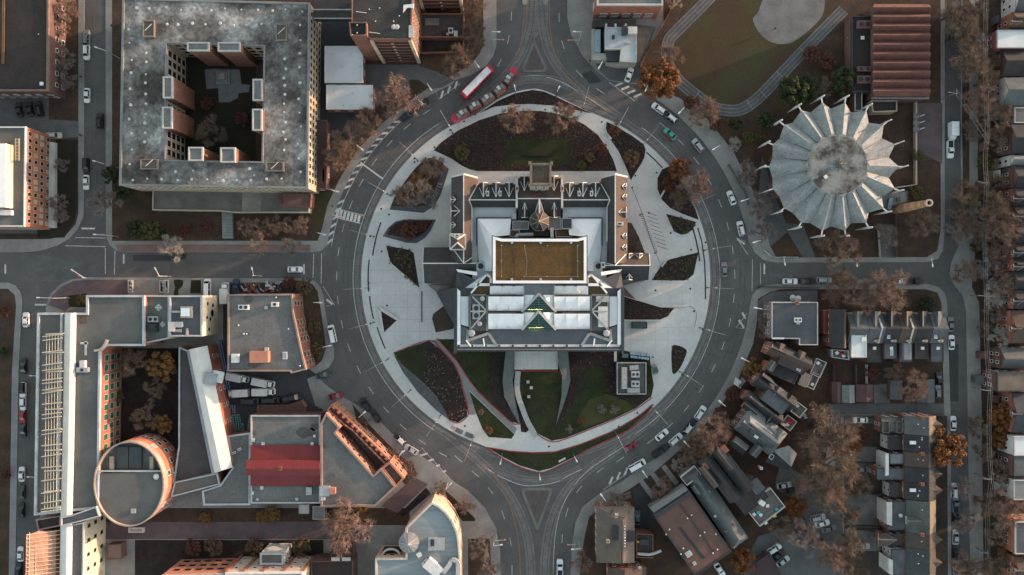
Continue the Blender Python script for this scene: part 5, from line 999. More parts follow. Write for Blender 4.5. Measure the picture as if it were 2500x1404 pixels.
bld('corner_brick_range', 'pink brick corner pavilion at the right end of the gabled block', [(932, 1142), (952, 1126), (988, 1166), (968, 1188)], 10.0, MATS['pink_brick'], MATS['plum_flat2'], par=(.5, .7, MATS['pink_brick']), win=dict(st=3, fh=3.0, sp=2.2, w_=1.2, h_=1.7, z0=2.0, fm=M('frame_buff')), cat='pavilion')
bld('yard_store', 'low brick store with plum roof between the black vans and the red-roofed hall', [(628, 990), (700, 990), (735, 978), (744, 994), (740, 1010), (628, 1010)], 3.0, brown_brick, M('plum_flat'), par=(.15, .15, dark_brick), cat='store')
# soot stains on the flat roofs
sm_ = M('soot_stain', (.07, .068, .064), (.105, .102, .098), .5, .95, .3)
for r_, x, y, a_, h_ in ((d5, 806, 1168, 18, 10.5), (d5, 791, 1090, 9, 10.5), (d4, 748, 1055, 26, 8), (d4, 770, 1042, 14, 8), (d4, 620, 1058, 9, 8), (d2, 605, 730, 14, 11.5), (d2, 620, 884, 22, 11.5), (d2, 601, 868, 8, 11.5), (e1_ if 'e1_' in globals() else d2, 606, 815, 7, 11.5)):
    rsheet(r_, 'soot_stain', spline([(x + a_ * rnd.uniform(.55, 1.1) * math.cos(R(t_)), y + .7 * a_ * rnd.uniform(.5, 1.1) * math.sin(R(t_))) for t_ in range(0, 360, 36)], 4, True), h_, sm_, .006)
# the drum
DR = 13.0
dr = thing('round_drum', 'tall round brick drum with grey roof and pale rim beside the long pale block', 'tower', P(330, 1180))
def el(k, h, n=48): return [tuple(P(316 + 86 * k * math.cos(2 * math.pi * i / n), 1181 + 104 * k * math.sin(2 * math.pi * i / n), h)[:2]) for i in range(n)]
e1 = ccw(el(1, DR)); b = MB(); b.prism(offs(e1, -.05), -.05, DR - .1, top=False); dwl = b.build('wall', M('drum_brick', (.45, .145, .085), (.38, .12, .07), .4, .9, .12), dr, smooth=False)
MB().ring(e1, offs(e1, -.38), DR - 2.2, DR + .5).build('rim', M('rim_buff', (.36, .29, .24)), dr)
lo = [P(316 + 83 * math.cos(R(a)), 1181 + 101 * math.sin(R(a)), DR)[:2] for a in range(-17, 198, 5)]
MB().prism(lo, DR - 1, DR - .3).build('roof', gravel_roof, dr); up_ = [P(316 + 83 * math.cos(R(a)), 1181 + 101 * math.sin(R(a)), DR)[:2] for a in range(198, 344, 5)]
MB().prism(up_, DR - 3, DR - 2.2).build('sunken_deck', felt, dr); flash(dr, [(238, 1150, DR - .2), (396, 1150, DR - .2)], .5, coping, 'roof_edge')
for x0, x1 in ((286, 313), (315, 345)): wallbox(dr, 'glazed_box', [(x0, 1091), (x1, 1091), (x1, 1145), (x0, 1145)], DR - 2.5, DR - 1.2, M('smoky_pane', (.06, .065, .065), r=.3))
for x in (271, 369): wallbox(dr, 'plant_cabinet', [(x - 4, 1115), (x + 5, 1115), (x + 5, 1146), (x - 4, 1146)], DR - 2.5, DR - 1, tan_stone)
rvent(dr, 383, 1163, DR - .3, .6, .5, pale); rbox(dr, 327, 1247, DR - .3, 1.3, 1.2, .4, alu, 'hatch')
nE = len(e1)
for k in range(3):
    for i in range(0, nE, 2 if k < 2 else 6):
        a, c = Vector(e1[i]), Vector(e1[(i + 1) % nE]); m_ = (a + c) / 2; 
        if facing(a, c) and m_.x > P(318, 0, DR).x: t_ = (c - a); inst('window', window_mesh(1.6, 1.9, trim, green_glass if (i + k) % 4 else M('pale_blind')), dwl, (m_.x, m_.y, 2.4 + k * 3.6), math.atan2(-t_.y, -t_.x))
# lower left corner: footbridge, beige wing, latticed slope painted and tilted as a sunlit facade
bld('roof_link', 'dark flat link roof crossing between pale block and beige wing', [(150, 1263), (180, 1256), (236, 1236), (244, 1260), (200, 1272), (176, 1278), (150, 1284)], 14.4, felt, M('blue_grey_felt'), par=(.3, .4, coping), cat='link'); bld('plum_flat_link', 'small plum flat roof at the foot of the long pale block', [(90, 1268), (149, 1258), (149, 1283), (95, 1294)], 8, red_brick, M('plum_roof'), par=(.3, .4, M('pinkish_stone')))
lx, w_, _ = bld('beige_wing', 'beige rendered wing with small square windows in lower left corner', [(150, 1287), (206, 1274), (202, 1500), (145, 1500)], 12.5, cream, felt, par=(.35, .4, coping))
wallwin(lx, w_, (202, 1480), (206, 1276), 12.5, st=3, fh=3.7, sp=4.2, w_=1.2, h_=1.5, z0=2.6, fm=M('brown_frame', (.2, .16, .12)))  # dark brown window frames
gl, w_, _ = bld('lattice_front', 'sunlit facade built as a tilted salmon slope in cream lattice, bottom left corner', [(66, 1310), (92, 1297), (136, 1297), (134, 1500), (60, 1500)], 9, M('salmon_sunlit', (.48, .24, .16), r=.4), M('salmon_sunlit'), par=None, cat='facade')
slabs(gl, 'sunward_slope', M('salmon_sunlit'), [(64, 1308, 16), (92, 1297, 15), (136, 1297, 12.6), (134, 1500, 12.6), (60, 1500, 16)], .3)  # salmon colour carries the sunlight, slope added and tilted to catch the sun
for i in range(12): y = 1300 + i * 10; MB().beam(P(64, y + 6, 16.3), P(147, y - 5, 12.7), .15).build('lattice_bar', trm, gl)
for x in (72, 88, 104, 120): h_ = 16.2 - (x - 64) * .05; MB().beam(P(x, 1300, h_), P(x - 3, 1480, h_), .15).build('lattice_bar', trm, gl)
bld('garden_pavilion', 'small dusty plum-roofed hut beside the brick lane', [(263, 1330), (296, 1328), (298, 1364), (262, 1366)], 3.2, dark_brick, M('dusty_plum', (.17, .12, .11)), par=(.15, .15, dark_brick), cat='hut')
bx_ = thing('planter_box', 'pale stone planter box beside the foot of the drum', 'planter', P(335, 1292)); p = P(336, 1292); MB().ring([(p.x + i * 2.4, p.y + j * .8) for i, j in ((-1, -1), (1, -1), (1, 1), (-1, 1))], [(p.x + i * 1.8, p.y + j * .4) for i, j in ((-1, -1), (1, -1), (1, 1), (-1, 1))], .1, 1.0).build('rim', pale, bx_); MB().box((p.x, p.y, .5), (3.6, .8, .7)).build('soil', tan_stone, bx_)
# bottom edge: gabled brick terrace, grey shed, curved cream block
s1, w_, _ = bld('brick_terrace', 'long red brick terrace with framed bays along the bottom edge', [(396, 1404), (548, 1400), (548, 1520), (396, 1520)], 13.5, MATS['pink_brick'], M('blue_grey_felt'), par=(.4, .5, M('pinkish_stone')), win=dict(st=3, fh=3.6, sp=3.2, w_=2.3, h_=2.0, z0=2.4, fm=M('brick_frame', (.38, .17, .11))), cat='terrace')
s2, w_, _ = bld('cream_terrace', 'cream and brick terrace with arched windows beside the red brick one', [(551, 1398), (740, 1396), (740, 1520), (551, 1520)], 14, M('cream_pink', (.50, .38, .31), (.42, .32, .26)), M('blue_grey_felt'), par=(.5, .5, trim), win=dict(st=3, fh=3.8, sp=2.7, w_=1.2, h_=1.5, z0=2.6, gm=green_glass))
for x in (551, 592, 640, 690, 738): p = P(x, 1398, 14); MB().box((p.x, p.y + .25, 6.9), (.9, .4, 13.6)).build('brick_pier', red_brick, s2)
e_, _, _ = bld('entrance_box', 'projecting white-framed entrance box on the cream terrace', [(636, 1350), (692, 1350), (692, 1378), (636, 1378)], 9, pale, felt, par=(.45, .4, coping), cat='porch')
s3, _, _ = bld('black_roof_house', 'low house with nearly black roof between the terraces and the curved block', [(760, 1370), (862, 1368), (862, 1500), (760, 1500)], 7, dark_brick, M('black_roof'), par=(.3, .3, dark_brick)); 
for x in (820, 846): rbox(s3, x, 1364, 7, 2.4, .8, .5, pale, 'arched_parapet')
bld('dark_pavilion', 'small dark plum pavilion roof beside the brick lane', [(808, 1320), (864, 1320), (864, 1364), (808, 1364)], 4, dark_brick, M('plum_roof'), par=(.3, .3, dark_brick), cat='pavilion')
bld('grey_shed', 'small pale grey shed below the red-roofed hall', [(764, 1236), (792, 1236), (792, 1268), (764, 1268)], 3.5, red_brick, shingle_l, par=(.15, .15, coping), cat='shed'); bld('pale_kiosk', 'square pale kiosk roof below the red-roofed hall', [(730, 1232), (754, 1232), (754, 1254), (730, 1254)], 3.2, pale, pale, par=(.1, .1, coping), cat='kiosk')
cv = [(1055, 1225), (1072, 1234), (1088, 1248), (1103, 1267), (1115, 1292), (1121, 1320), (1124, 1360), (1124, 1500), (917, 1500), (917, 1362), (991, 1361), (991, 1288)]
s4, w_, sp4 = bld('curved_cream_block', 'curved cream-fronted block with pale teal roof at bottom centre', cv, 11.5, M('peach_wall', (.55, .38, .28), (.47, .33, .25)), M('teal_grey_roof', (.22, .255, .265), (.17, .20, .21), .25, .9, .12, stretch=(.4, 3, 1)), par=(.5, .6, M('peach_coping', (.55, .50, .45))), win=dict(st=3, fh=3.4, sp=2.4, w_=1.6, h_=1.4, z0=2.2, fm=M('peach_wall')))
cpt = P(999, 1324, 12); b = MB(); b.tube((cpt.x, cpt.y, 6), (cpt.x, cpt.y, 12.5), 2.7, n=24); tz = b.build('turret_wall', MATS['peach_wall'], s4); b = MB(); n_ = 24
b.add([(cpt.x + 3.0 * math.cos(2 * math.pi * i / n_), cpt.y + 3.0 * math.sin(2 * math.pi * i / n_), 12.5) for i in range(n_)] + [(cpt.x, cpt.y, 14.2)], [[i, (i + 1) % n_, n_] for i in range(n_)] + [list(range(n_))[::-1]]); b.build('turret_cone', M('lead_cone', (.20, .205, .21), r=.5), tz)
for i in range(0, 24, 2): MB().beam((cpt.x, cpt.y, 14.22), (cpt.x + 3 * math.cos(2 * math.pi * i / n_), cpt.y + 3 * math.sin(2 * math.pi * i / n_), 12.53), .1, .08).build('cone_seam', coping, tz)
rbox(s4, 1066, 1326, 11.5, 4.6, 3.4, 1.2, alu); rbox(s4, 1056, 1324, 12.5, 1.0, 1.8, .5, dark_metal, fans=1); rbox(s4, 1058, 1382, 11.5, 5.2, 3.2, 1.6, trim, rz=-.7); rbox(s4, 1040, 1371, 11.5, 1.3, 2.0, 1.2, pale, rz=-.7, fans=1); rbox(s4, 1024, 1352, 11.5, 1.2, 1.2, 1.0, trim, rz=.5)
b = MB(); q = spline([(1082, 1398), (1096, 1380), (1104, 1368), (1116, 1372), (1119, 1390), (1117, 1420)], 5)
for i in range(len(q) - 1): b.beam(P(*q[i], 12.4), P(*q[i + 1], 12.4), 1.3, 1.2)
b.build('curved_duct', coping, s4)
b = MB(); q = [P(955 + 22 * math.cos(R(a)) , 1358 - 18 * math.sin(R(a)), 9) for a in range(0, 181, 20)]
for i in range(9): b.beam(q[i], q[i + 1], .5, .6)
b.build('arched_canopy', pale, s4); wallbox(s4, 'canopy_well', [(935, 1342), (975, 1342), (978, 1360), (932, 1360)], 5, 8, M('shaft_black'))
DTRIM[0] = M('dull_trim', (.16, .155, .15))
# ---------------------------------------------------------------- east: houses
HW = dict(st=2, fh=2.8, sp=2.4, w_=1.0, h_=1.5, z0=1.7)
def deck(root, pts, h, furn=(), rail=coping):
    pl = ccw([P(x, y, h)[:2] for x, y in pts]); MB().prism(pl, -.05 if h < 4 else h - 3, h).build('roof_deck', wood_deck, root); MB().ring(offs(pl, .05), offs(pl, -.12), h - .2, h + .9).build('deck_rail', rail, root)
    for x, y, m in furn: rbox(root, x, y, h, .8, .8, .5, m, 'deck_chair', rnd.random())
red_c = M('red_chair', (.45, .03, .04)); wht_c = M('white_chair', (.6, .6, .58)); teal_c = M('teal_chair', (.05, .35, .38)); grn_c = M('green_cloth', (.03, .28, .20))
e1_, w_, _ = bld('flat_apartment_house', 'flat charcoal-roofed brick apartment house on the crescent corner', [(1884, 738), (1996, 738), (1996, 842), (1951, 842), (1951, 827), (1884, 826)], 8, M('mauve_brick', (.20, .13, .125), (.15, .10, .10)), M('charcoal_roof', (.075, .082, .088), (.058, .063, .068), .15, .92, .18, fs=3), par=(.2, .25, coping), win=dict(st=2, fh=3, sp=2.4, w_=1.3, h_=1.5, z0=2))
for x in (1942, 1951): rbox(e1_, x, 781, 8, .9, 1.3, .7, trim, fans=1)
rbox(e1_, 1947, 789, 8, .9, .6, .5, alu); flash(e1_, [(1885, 826, 8.3), (1914, 826, 8.3)], .5, trim, 'gutter', .1); chimney(e1_, 1944, 739, 8, .8, 1.0)
for x, y in ((1930, 727), (1943, 729)):
    t_ = thing('patio_parasol', ('left' if x < 1936 else 'right') + ' of two white patio parasols above the flat apartment house', 'parasol', P(x, y), 'white patio parasols'); p = P(x, y); MB().tube((p.x, p.y, .1), (p.x, p.y, 2.4), .04).build('pole', alu, t_); MB().tube((p.x, p.y, 2.0), (p.x, p.y, 2.6), 1.0, .05, 8).build('canopy', wht_c, t_)
# row of seven along the side street
rw = [(2068, 2113, shingle_t, shingle_t, 'pale teal-roofed row house with white flat rear roof, second from left'), (2114, 2154, shingle_g, shingle_g, 'grey-roofed row house left of the first white valley gutter'), (2155, 2191, shingle, shingle, 'black-roofed row house with small skylight right of the first white gutter'), (2192, 2230, shingle_b, shingle_b, 'brown-roofed row house left of the second white gutter'), (2231, 2268, shingle, shingle, 'dark blue-grey roofed row house right of the second white gutter'), (2269, 2306, shingle_g, shingle_g, 'grey-roofed end house of the row beside the right-hand street')]
for i, (x0, x1, m, m2, lb) in enumerate(rw):
    r_ = house('row_house', lb, [(x0, 765), (x1, 765), (x1, 838), (x0, 838)], 6.2, 8.8, brown_brick if i % 2 else red_brick, m, roof2=m2, win=HW, group='row houses on the side street', inset=.05)
    xm = (x0 + x1) / 2 + 4; slabs(r_, 'cross_gable', m, [(xm, 760, 8.4), (xm - 13, 760, 6.3), (xm - 6, 792, 8.2), (xm, 797, 8.5)], .15); slabs(r_, 'cross_gable', m, [(xm, 760, 8.4), (xm + 13, 760, 6.3), (xm + 6, 792, 8.2), (xm, 797, 8.5)], .15); flash(r_, [(xm, 760, 8.45), (xm, 797, 8.55)], .22, tan_stone, 'ridge_tile', .03)
    if i in (1, 3): flash(r_, [(x1 - 13, 765, 6.3), (x1 + .5, 801, 8.9), (x1 - 10, 838, 6.3)], .5, coping, 'party_gutter', .08)
    if i: chimney(r_, x0 + 24, 832, 6.6, .9, 1.2, tan_stone, .5)
    if i in (2, 5): skylight(r_, (x0 + x1) / 2 - 4, 822, 7.4, .8, 1.2)
    # rear additions
    q = [(x0 + 3, 838), (x1 - 3, 838), (x1 - 3, 884 if i % 2 else 876), (x0 + 3, 884 if i % 2 else 876)]
    bld('', '', q, 4.6 if i % 2 else 5.4, brown_brick, (felt, tar, shingle_g)[i % 3], par=(.15, .15, dark_metal), root=r_, rname='rear_roof')
    rbox(r_, x0 + 20, 850, 5.4, .8, .8, .4, trim); 
    if i == 0:
        bld('', '', [(2079, 801), (2115, 801), (2115, 872), (2079, 872)], 7.6, pale, mem, par=(.15, .15, trim), root=r_, rname='white_roof'); rbox(r_, 2108, 828, 7.6, 1.2, 1.2, .5, trim); rvent(r_, 2082, 818, 7.6)
    if i == 3: skylight(r_, 2176, 861, 5.2, .9, 1.6); wallbox(r_, 'white_dormer', [(2207, 838), (2226, 836), (2226, 878), (2207, 878)], 3, 6.0, shingle_l)
r_ = house('row_house', 'narrow dark-roofed house with rooftop deck at the left end of the row', [(2028, 755), (2028, 850), (2066, 850), (2066, 755)], 7.5, 9.0, red_brick, shingle, roof2=shingle_b, win=HW, group='row houses on the side street', ridge_at=.72)
deck(r_, [(2029, 853), (2069, 856), (2070, 878), (2030, 872)], 6, ((2052, 858, red_c), (2055, 862, red_c), (2058, 868, wht_c), (2042, 861, wht_c), (2060, 862, wood_deck)))
bld('', '', [(2011, 758), (2027, 757), (2027, 812), (2011, 814)], 5.0, red_brick, M('red_flat', (.15, .05, .045)), par=(.15, .2, red_brick), root=r_, rname='side_roof')
# garages on the lane
for q, m, lb, ph in (([(2031, 932), (2053, 932), (2053, 983), (2031, 983)], M('maroon_shingle', (.095, .055, .055)), 'narrow maroon-roofed garage at the left end of the lane', 0), ([(2055, 940), (2086, 940), (2087, 983), (2055, 983)], shingle_l, 'pale grey gabled garage between two maroon ones', 1), ([(2089, 939), (2132, 939), (2132, 981), (2089, 981)], MATS['maroon_shingle'], 'wide maroon-roofed garage, third along the lane', 0), ([(2174, 929), (2203, 929), (2203, 975), (2174, 975)], shingle_g, 'grey garage with dark red side in the middle of the lane', 0), ([(2239, 926), (2282, 926), (2282, 983), (2239, 983)], shingle_g, 'large grey garage at the right end of the lane', 1)):
    house('lane_garage', lb, [q[0], q[3], q[2], q[1]], 2.6, 3.6, dark_brick, m, group='garages along the lane', cat='garage', inset=.1)
# crescent houses, turned to face the circle
def rect(cx, cy, ux, uy, l0, l1, w0, w1):
    """pixel rectangle: axis direction (ux,uy), from l0 to l1 along it and w0 to w1 across"""
    return [(cx + ux * a - uy * c, cy + uy * a + ux * c) for a, c in ((l0, w0), (l1, w0), (l1, w1), (l0, w1))]
def cres_house(lb, cx, cy, ang, l0, l1, w0, w1, he, hr, m, m2, wl, hip=(0, 0), n='crescent_house'):
    u = (math.cos(R(ang)), math.sin(R(ang))); return house(n, lb, rect(cx, cy, u[0], u[1], l0, l1, w0, w1), he, hr, wl, m, hip, HW, 'old houses around the crescent', roof2=m2), u
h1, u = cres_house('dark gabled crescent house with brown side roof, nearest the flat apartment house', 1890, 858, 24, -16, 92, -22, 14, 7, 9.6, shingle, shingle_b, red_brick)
dormer(h1, 1884, 847, u[0], u[1], 9, 40, 7.6, 9.8, shingle_b, red_brick); bld('', '', rect(1935, 876, *u, -30, 40, -12, 26), 8, brown_brick, M('plum_felt', (.085, .062, .06)), par=(.15, .2, dark_metal), root=h1, rname='flat_roof'); deck(h1, rect(1990, 893, *u, -6, 20, -18, 22), 5, ((1996, 886, wht_c), (2002, 892, wood_deck))); skylight(h1, 1949, 903, 8, 1.2, .7, rz=-.4)
bld('', '', rect(1880, 885, *u, -2, 75, -2, 24), 6.6, red_brick, shingle, par=(.15, .15, dark_metal), root=h1, rname='side_roof'); deck(h1, rect(1978, 930, *u, -4, 14, -22, 16), 4.5, ((1982, 938, wht_c),)); rsheet(h1, 'tan_roof', rect(1962, 925, *u, -10, 12, -16, 18), 6.0, M('tan_gravel', (.16, .145, .125)), .8)
h2, u = cres_house('double-gabled crescent house with rear decks and red chairs', 1855, 945, 37, -22, 92, -30, 6, 7, 9.8, shingle, shingle, brown_brick)
h2b = house('', '', rect(1840, 972, *u, -22, 84, -10, 20), 7, 9.6, brown_brick, shingle, (0, 0), None, root=h2); dormer(h2, 1862, 916, u[0], u[1], 7, 44, 8.0, 9.8, shingle, M('magenta_trim', (.28, .06, .12))); dormer(h2, 1832, 970, u[0], u[1], 7, 40, 8.0, 9.8, shingle, MATS['magenta_trim'])
bld('', '', rect(1890, 972, *u, -26, 40, -18, 22), 9.0, brown_brick, shingle_g, par=(.12, .12, dark_metal), root=h2, rname='flat_roof'); deck(h2, rect(1948, 1000, *u, -14, 14, -14, 14), 6, ((1946, 990, wht_c), (1940, 1003, fan_m))); deck(h2, rect(1925, 1030, *u, -14, 14, -12, 16), 5.5, ((1928, 1024, red_c), (1932, 1028, red_c), (1924, 1030, red_c), (1913, 1037, wht_c), (1922, 1036, wht_c))); deck(h2, rect(1966, 1014, *u, -8, 8, -10, 14), 3.5, ((1962, 1012, wht_c), (1966, 1018, wht_c)), dark_metal)
slabs(h2, 'porch_roof', shingle_g, [(1797, 935, 3), (1812, 920, 3), (1822, 930, 3.6), (1806, 948, 3.6)], .2)
for k in range(6): MB().beam(P(1797 + k * 3, 922 + k * 2, 3.2), P(1792 + k * 3, 938 + k * 2, 3.2), .25).build('pergola_slat', trim, h2)
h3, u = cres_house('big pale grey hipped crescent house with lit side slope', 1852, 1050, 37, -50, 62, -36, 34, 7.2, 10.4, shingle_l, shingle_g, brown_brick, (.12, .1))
bld('', '', rect(1865, 1062, *u, -34, 34, -12, 16), 9.6, brown_brick, shingle_g, par=(.12, .12, dark_metal), root=h3, rname='flat_roof'); slabs(h3, 'side_gable', M('pale_slate', (.22, .23, .225)), [(1880, 1040, 9.2), (1868, 1052, 7.8), (1888, 1064, 7.8), (1893, 1062, 9.2)], .2); slabs(h3, 'rear_slope', M('pale_slate'), [(1887, 1100, 7.4), (1926, 1088, 8.4), (1946, 1108, 7), (1932, 1140, 6.5)], .25); slabs(h3, 'rear_slope', shingle, [(1887, 1100, 7.4), (1932, 1140, 6.5), (1926, 1150, 6.2), (1868, 1128, 6.5)], .25); wallbox(h3, 'rear_wall', [(1890, 1102), (1924, 1092), (1942, 1110), (1928, 1140), (1876, 1126)], 0, 6.2, brown_brick)
rbox(h3, 1845, 1066, 9.6, 1.2, .7, .5, pale, rz=-.6); skylight(h3, 1883, 1115, 7.6, 1.2, 1.4, glass, -.6); chimney(h3, 1857, 1142, 6.5, .8, .6, trim)
h4, u = cres_house('black twin-ridged crescent house with rear roof terrace', 1770, 1150, 52, -64, 70, -34, 0, 8, 10.8, shingle, shingle, brown_brick)
h4b = house('', '', rect(1765, 1152, *u, -60, 72, -2, 34), 8, 10.6, brown_brick, shingle, (0, 0), None, root=h4)
bld('', '', rect(1805, 1190, *u, -4, 62, -42, 30), 7.5, brown_brick, tar, par=(.12, .15, dark_metal), root=h4, rname='rear_roof'); rsheet(h4, 'grey_patch', rect(1848, 1188, *u, -18, 16, -14, 14), 7.6, shingle_g, .1); deck(h4, rect(1862, 1236, *u, -26, 32, -42, 36), 6.5, ((1856, 1227, pale), (1873, 1234, wht_c), (1850, 1250, teal_c), (1856, 1256, wht_c), (1895, 1242, teal_c), (1868, 1275, wht_c), (1840, 1255, wht_c), (1890, 1258, M('yellow_chair', (.5, .4, .08)))), pale); rbox(h4, 1858, 1226, 7.5, 1.6, 1.4, 1.2, trim, rz=-.6)
for x, y in ((1766, 1094), (1722, 1135)): rbox(h4, x, y, 8.5, 2.2, 1.6, 1.4, red_brick, 'bay_parapet', -.9)
h5 = house('crescent_house', 'long grey-green gabled house squeezed beside the big brown hall', rect(1740, 1230, .56, .83, -100, 118, -26, 22), 6, 8.6, brown_brick, shingle_t, (.1, .08), HW, 'old houses around the crescent', roof2=shingle_t)
deck(h5, [(1660, 1164), (1694, 1136), (1710, 1156), (1676, 1184)], 6.5, ((1692, 1156, red_c),), pale); skylight(h5, 1728, 1202, 7.6, .8, 1.1, None, -.6); skylight(h5, 1764, 1248, 7.2, .7, .7, None, -.6); skylight(h5, 1746, 1260, 7.2, .7, .7, None, -.6); dormer(h5, 1694, 1186, .56, .83, 9, 26, 7, 8.4, shingle_g, brown_brick); deck(h5, [(1784, 1330), (1812, 1308), (1819, 1313), (1790, 1336)], 5, ((1806, 1312, wht_c),))
h6, w_, _ = bld('brown_roof_hall', 'large brown-roofed hall with a long slot, bottom right of the crescent', rect(1690, 1300, .57, .82, -92, 92, -52, 54), 8, dark_brick, M('brown_felt', (.115, .068, .055), (.09, .054, .045), .3, .9, .15), par=(.2, .3, dark_metal), cat='hall', win=dict(st=2, fh=3, sp=3, w_=1.4, h_=1.5))
rsheet(h6, 'roof_slot', [(1656, 1288), (1662, 1286), (1722, 1362), (1714, 1366)], 8.02, fan_m, .04); wallbox(h6, 'front_canopy', [(1586, 1240), (1672, 1186), (1680, 1196), (1596, 1252)], 5, 8.6, felt); wallbox(h6, 'front_canopy', [(1598, 1256), (1682, 1200), (1688, 1206), (1603, 1266)], 6, 8.5, dark_metal)
MB().beam(P(1632, 1256, 8.1), P(1752, 1318, 8.1), .01).build('seam', dark_metal, h6); flash(h6, [(1660, 1230, 8.05), (1745, 1350, 8.05)], .2, dark_metal, 'roof_seam', .02)
for x, y in ((1678, 1265), (1688, 1257), (1634, 1292), (1626, 1304), (1720, 1299), (1747, 1304), (1709, 1307), (1751, 1341), (1668, 1338), (1662, 1352), (1740, 1350)): rvent(h6, x, y, 8, .16, .3, trim)
skylight(h6, 1681, 1352, 8, 1.8, 1.5, None, .6); skylight(h6, 1695, 1375, 8, .9, 1.0, None, .6)
def cross(r, x, y, ang, l, hw, he, hr, m, m2=None):
    u = (math.cos(R(ang)), math.sin(R(ang))); q = rect(x, y, *u, 0, l, -hw, hw); a, b_, c, d = [P(*k, he) for k in q]; r0, r1 = P(x, y, hr), P(x + u[0] * l, y + u[1] * l, hr)
    MB().slab([a, b_, r1, r0], .15).build('cross_gable', m, r); MB().slab([c, d, r0, r1], .15).build('cross_gable', m2 or m, r); MB().add([a + Vector((0, 0, -1.5)), d + Vector((0, 0, -1.5)), d, r0, a], [[0, 1, 2, 3, 4]]).build('gable_wall', red_brick, r); MB().beam(r0, r1, .2, .14).build('ridge_tile', M('dull_trim'), r)
for a in ((h1, 1908, 838, 110, 30, 12, 7.4, 9.4, shingle_b), (h1, 1960, 858, 112, 26, 11, 7.2, 9.2, shingle_b, M('tan_sunlit_slope2', (.17, .13, .09))), (h1, 1878, 905, -60, 26, 10, 7, 9, shingle_g), (h2, 1905, 945, 128, 28, 12, 7.6, 9.6, shingle_g), (h2, 1935, 965, 128, 24, 10, 7.4, 9.2, shingle), (h2, 1818, 985, 38, 40, 11, 7, 9.2, shingle_g, shingle), (h2, 1870, 1035, -52, 26, 11, 7, 8.8, shingle), (h3, 1815, 1030, 37, 34, 14, 8, 10.2, shingle_l, shingle_g), (h3, 1790, 1076, 37, 40, 14, 7.8, 9.8, shingle_g, shingle), (h3, 1912, 1050, 128, 30, 12, 7.8, 9.8, M('pale_slate')), (h3, 1836, 1112, -52, 30, 12, 7.6, 9.6, shingle_g), (h4, 1752, 1098, 52, 60, 11, 9, 11.2, shingle, shingle_b), (h4, 1716, 1140, 52, 60, 11, 9, 11, shingle, shingle_b), (h5, 1770, 1300, -40, 30, 12, 6.4, 8, shingle_t)): cross(*a)
h7 = house('corner_villa', 'tan-roofed brick corner villa with dark patch of roof at bottom right of circle', [(1456, 1236), (1456, 1374), (1549, 1374), (1549, 1238)], 7.5, 10.2, red_brick, M('tan_shingle', (.12, .10, .085), (.09, .078, .068), .3, .92, .25, fs=6), (.2, .05), HW, None, ridge_at=.66)
slabs(h7, 'cross_gable', MATS['tan_shingle'], [(1500, 1244, 8.8), (1535, 1240, 8.8), (1530, 1262, 10.4), (1490, 1262, 10.0)], .2); rsheet(h7, 'dark_roof', [(1494, 1284), (1520, 1282), (1522, 1318), (1494, 1318)], 9.6, shingle, .2); rsheet(h7, 'dark_roof', [(1528, 1296), (1551, 1296), (1551, 1322), (1528, 1322)], 9.2, shingle, .2); slabs(h7, 'front_gable', MATS['tan_shingle'], [(1502, 1324, 8), (1516, 1324, 10.3), (1514, 1376, 10.3), (1500, 1376, 8)], .2); slabs(h7, 'front_gable', shingle_b, [(1516, 1324, 10.3), (1548, 1328, 7.6), (1546, 1374, 7.6), (1514, 1376, 10.3)], .2)
for k in range(8): rvent(h7, 1525, 1284 + k * 7, 10.1, .14, .4, trim)
skylight(h7, 1505, 1259, 9.6, 1.0, 1.2); chimney(h7, 1484, 1320, 9.6, .8, .8, tan_stone); bld('', '', [(1553, 1302), (1594, 1304), (1594, 1362), (1553, 1360)], 5, brown_brick, tar, par=(.2, .4, brown_brick), root=h7, rname='rear_roof'); rbox(h7, 1572, 1322, 5, 2.4, 1.6, .8, dark_metal); rbox(h7, 1557, 1322, 5, .7, .5, .5, M('yellow_unit', (.5, .3, .05)))
b = MB(); q = [P(x, y, 5.6) for x, y in ((1556, 1352), (1585, 1354), (1600, 1350), (1614, 1344))]
for i in range(3): b.tube(q[i], q[i + 1], .45, n=8)
b.build('duct', alu, h7)
h8 = house('brick_house', 'brown-roofed brick house below the corner villa at the bottom edge', [(1484, 1384), (1484, 1480), (1578, 1480), (1578, 1384)], 6.5, 9, red_brick, shingle_b, (0, 0), HW, None, ridge_at=.4); skylight(h8, 1562, 1386, 8, .8, .6)
for x, y, m in ((1588, 1396, teal_c), (1598, 1394, grn_c), (1618, 1384, M('yellow_chair')), (1620, 1396, grn_c), (1606, 1390, wht_c)):
    pass
bld('maroon_garage', 'dark maroon flat garage at the bottom of the car park', [(1848, 1372), (1880, 1350), (1906, 1404), (1906, 1460), (1850, 1460)], 3.2, dark_brick, M('maroon_flat', (.055, .035, .038)), par=(.15, .15, dark_metal), cat='garage')
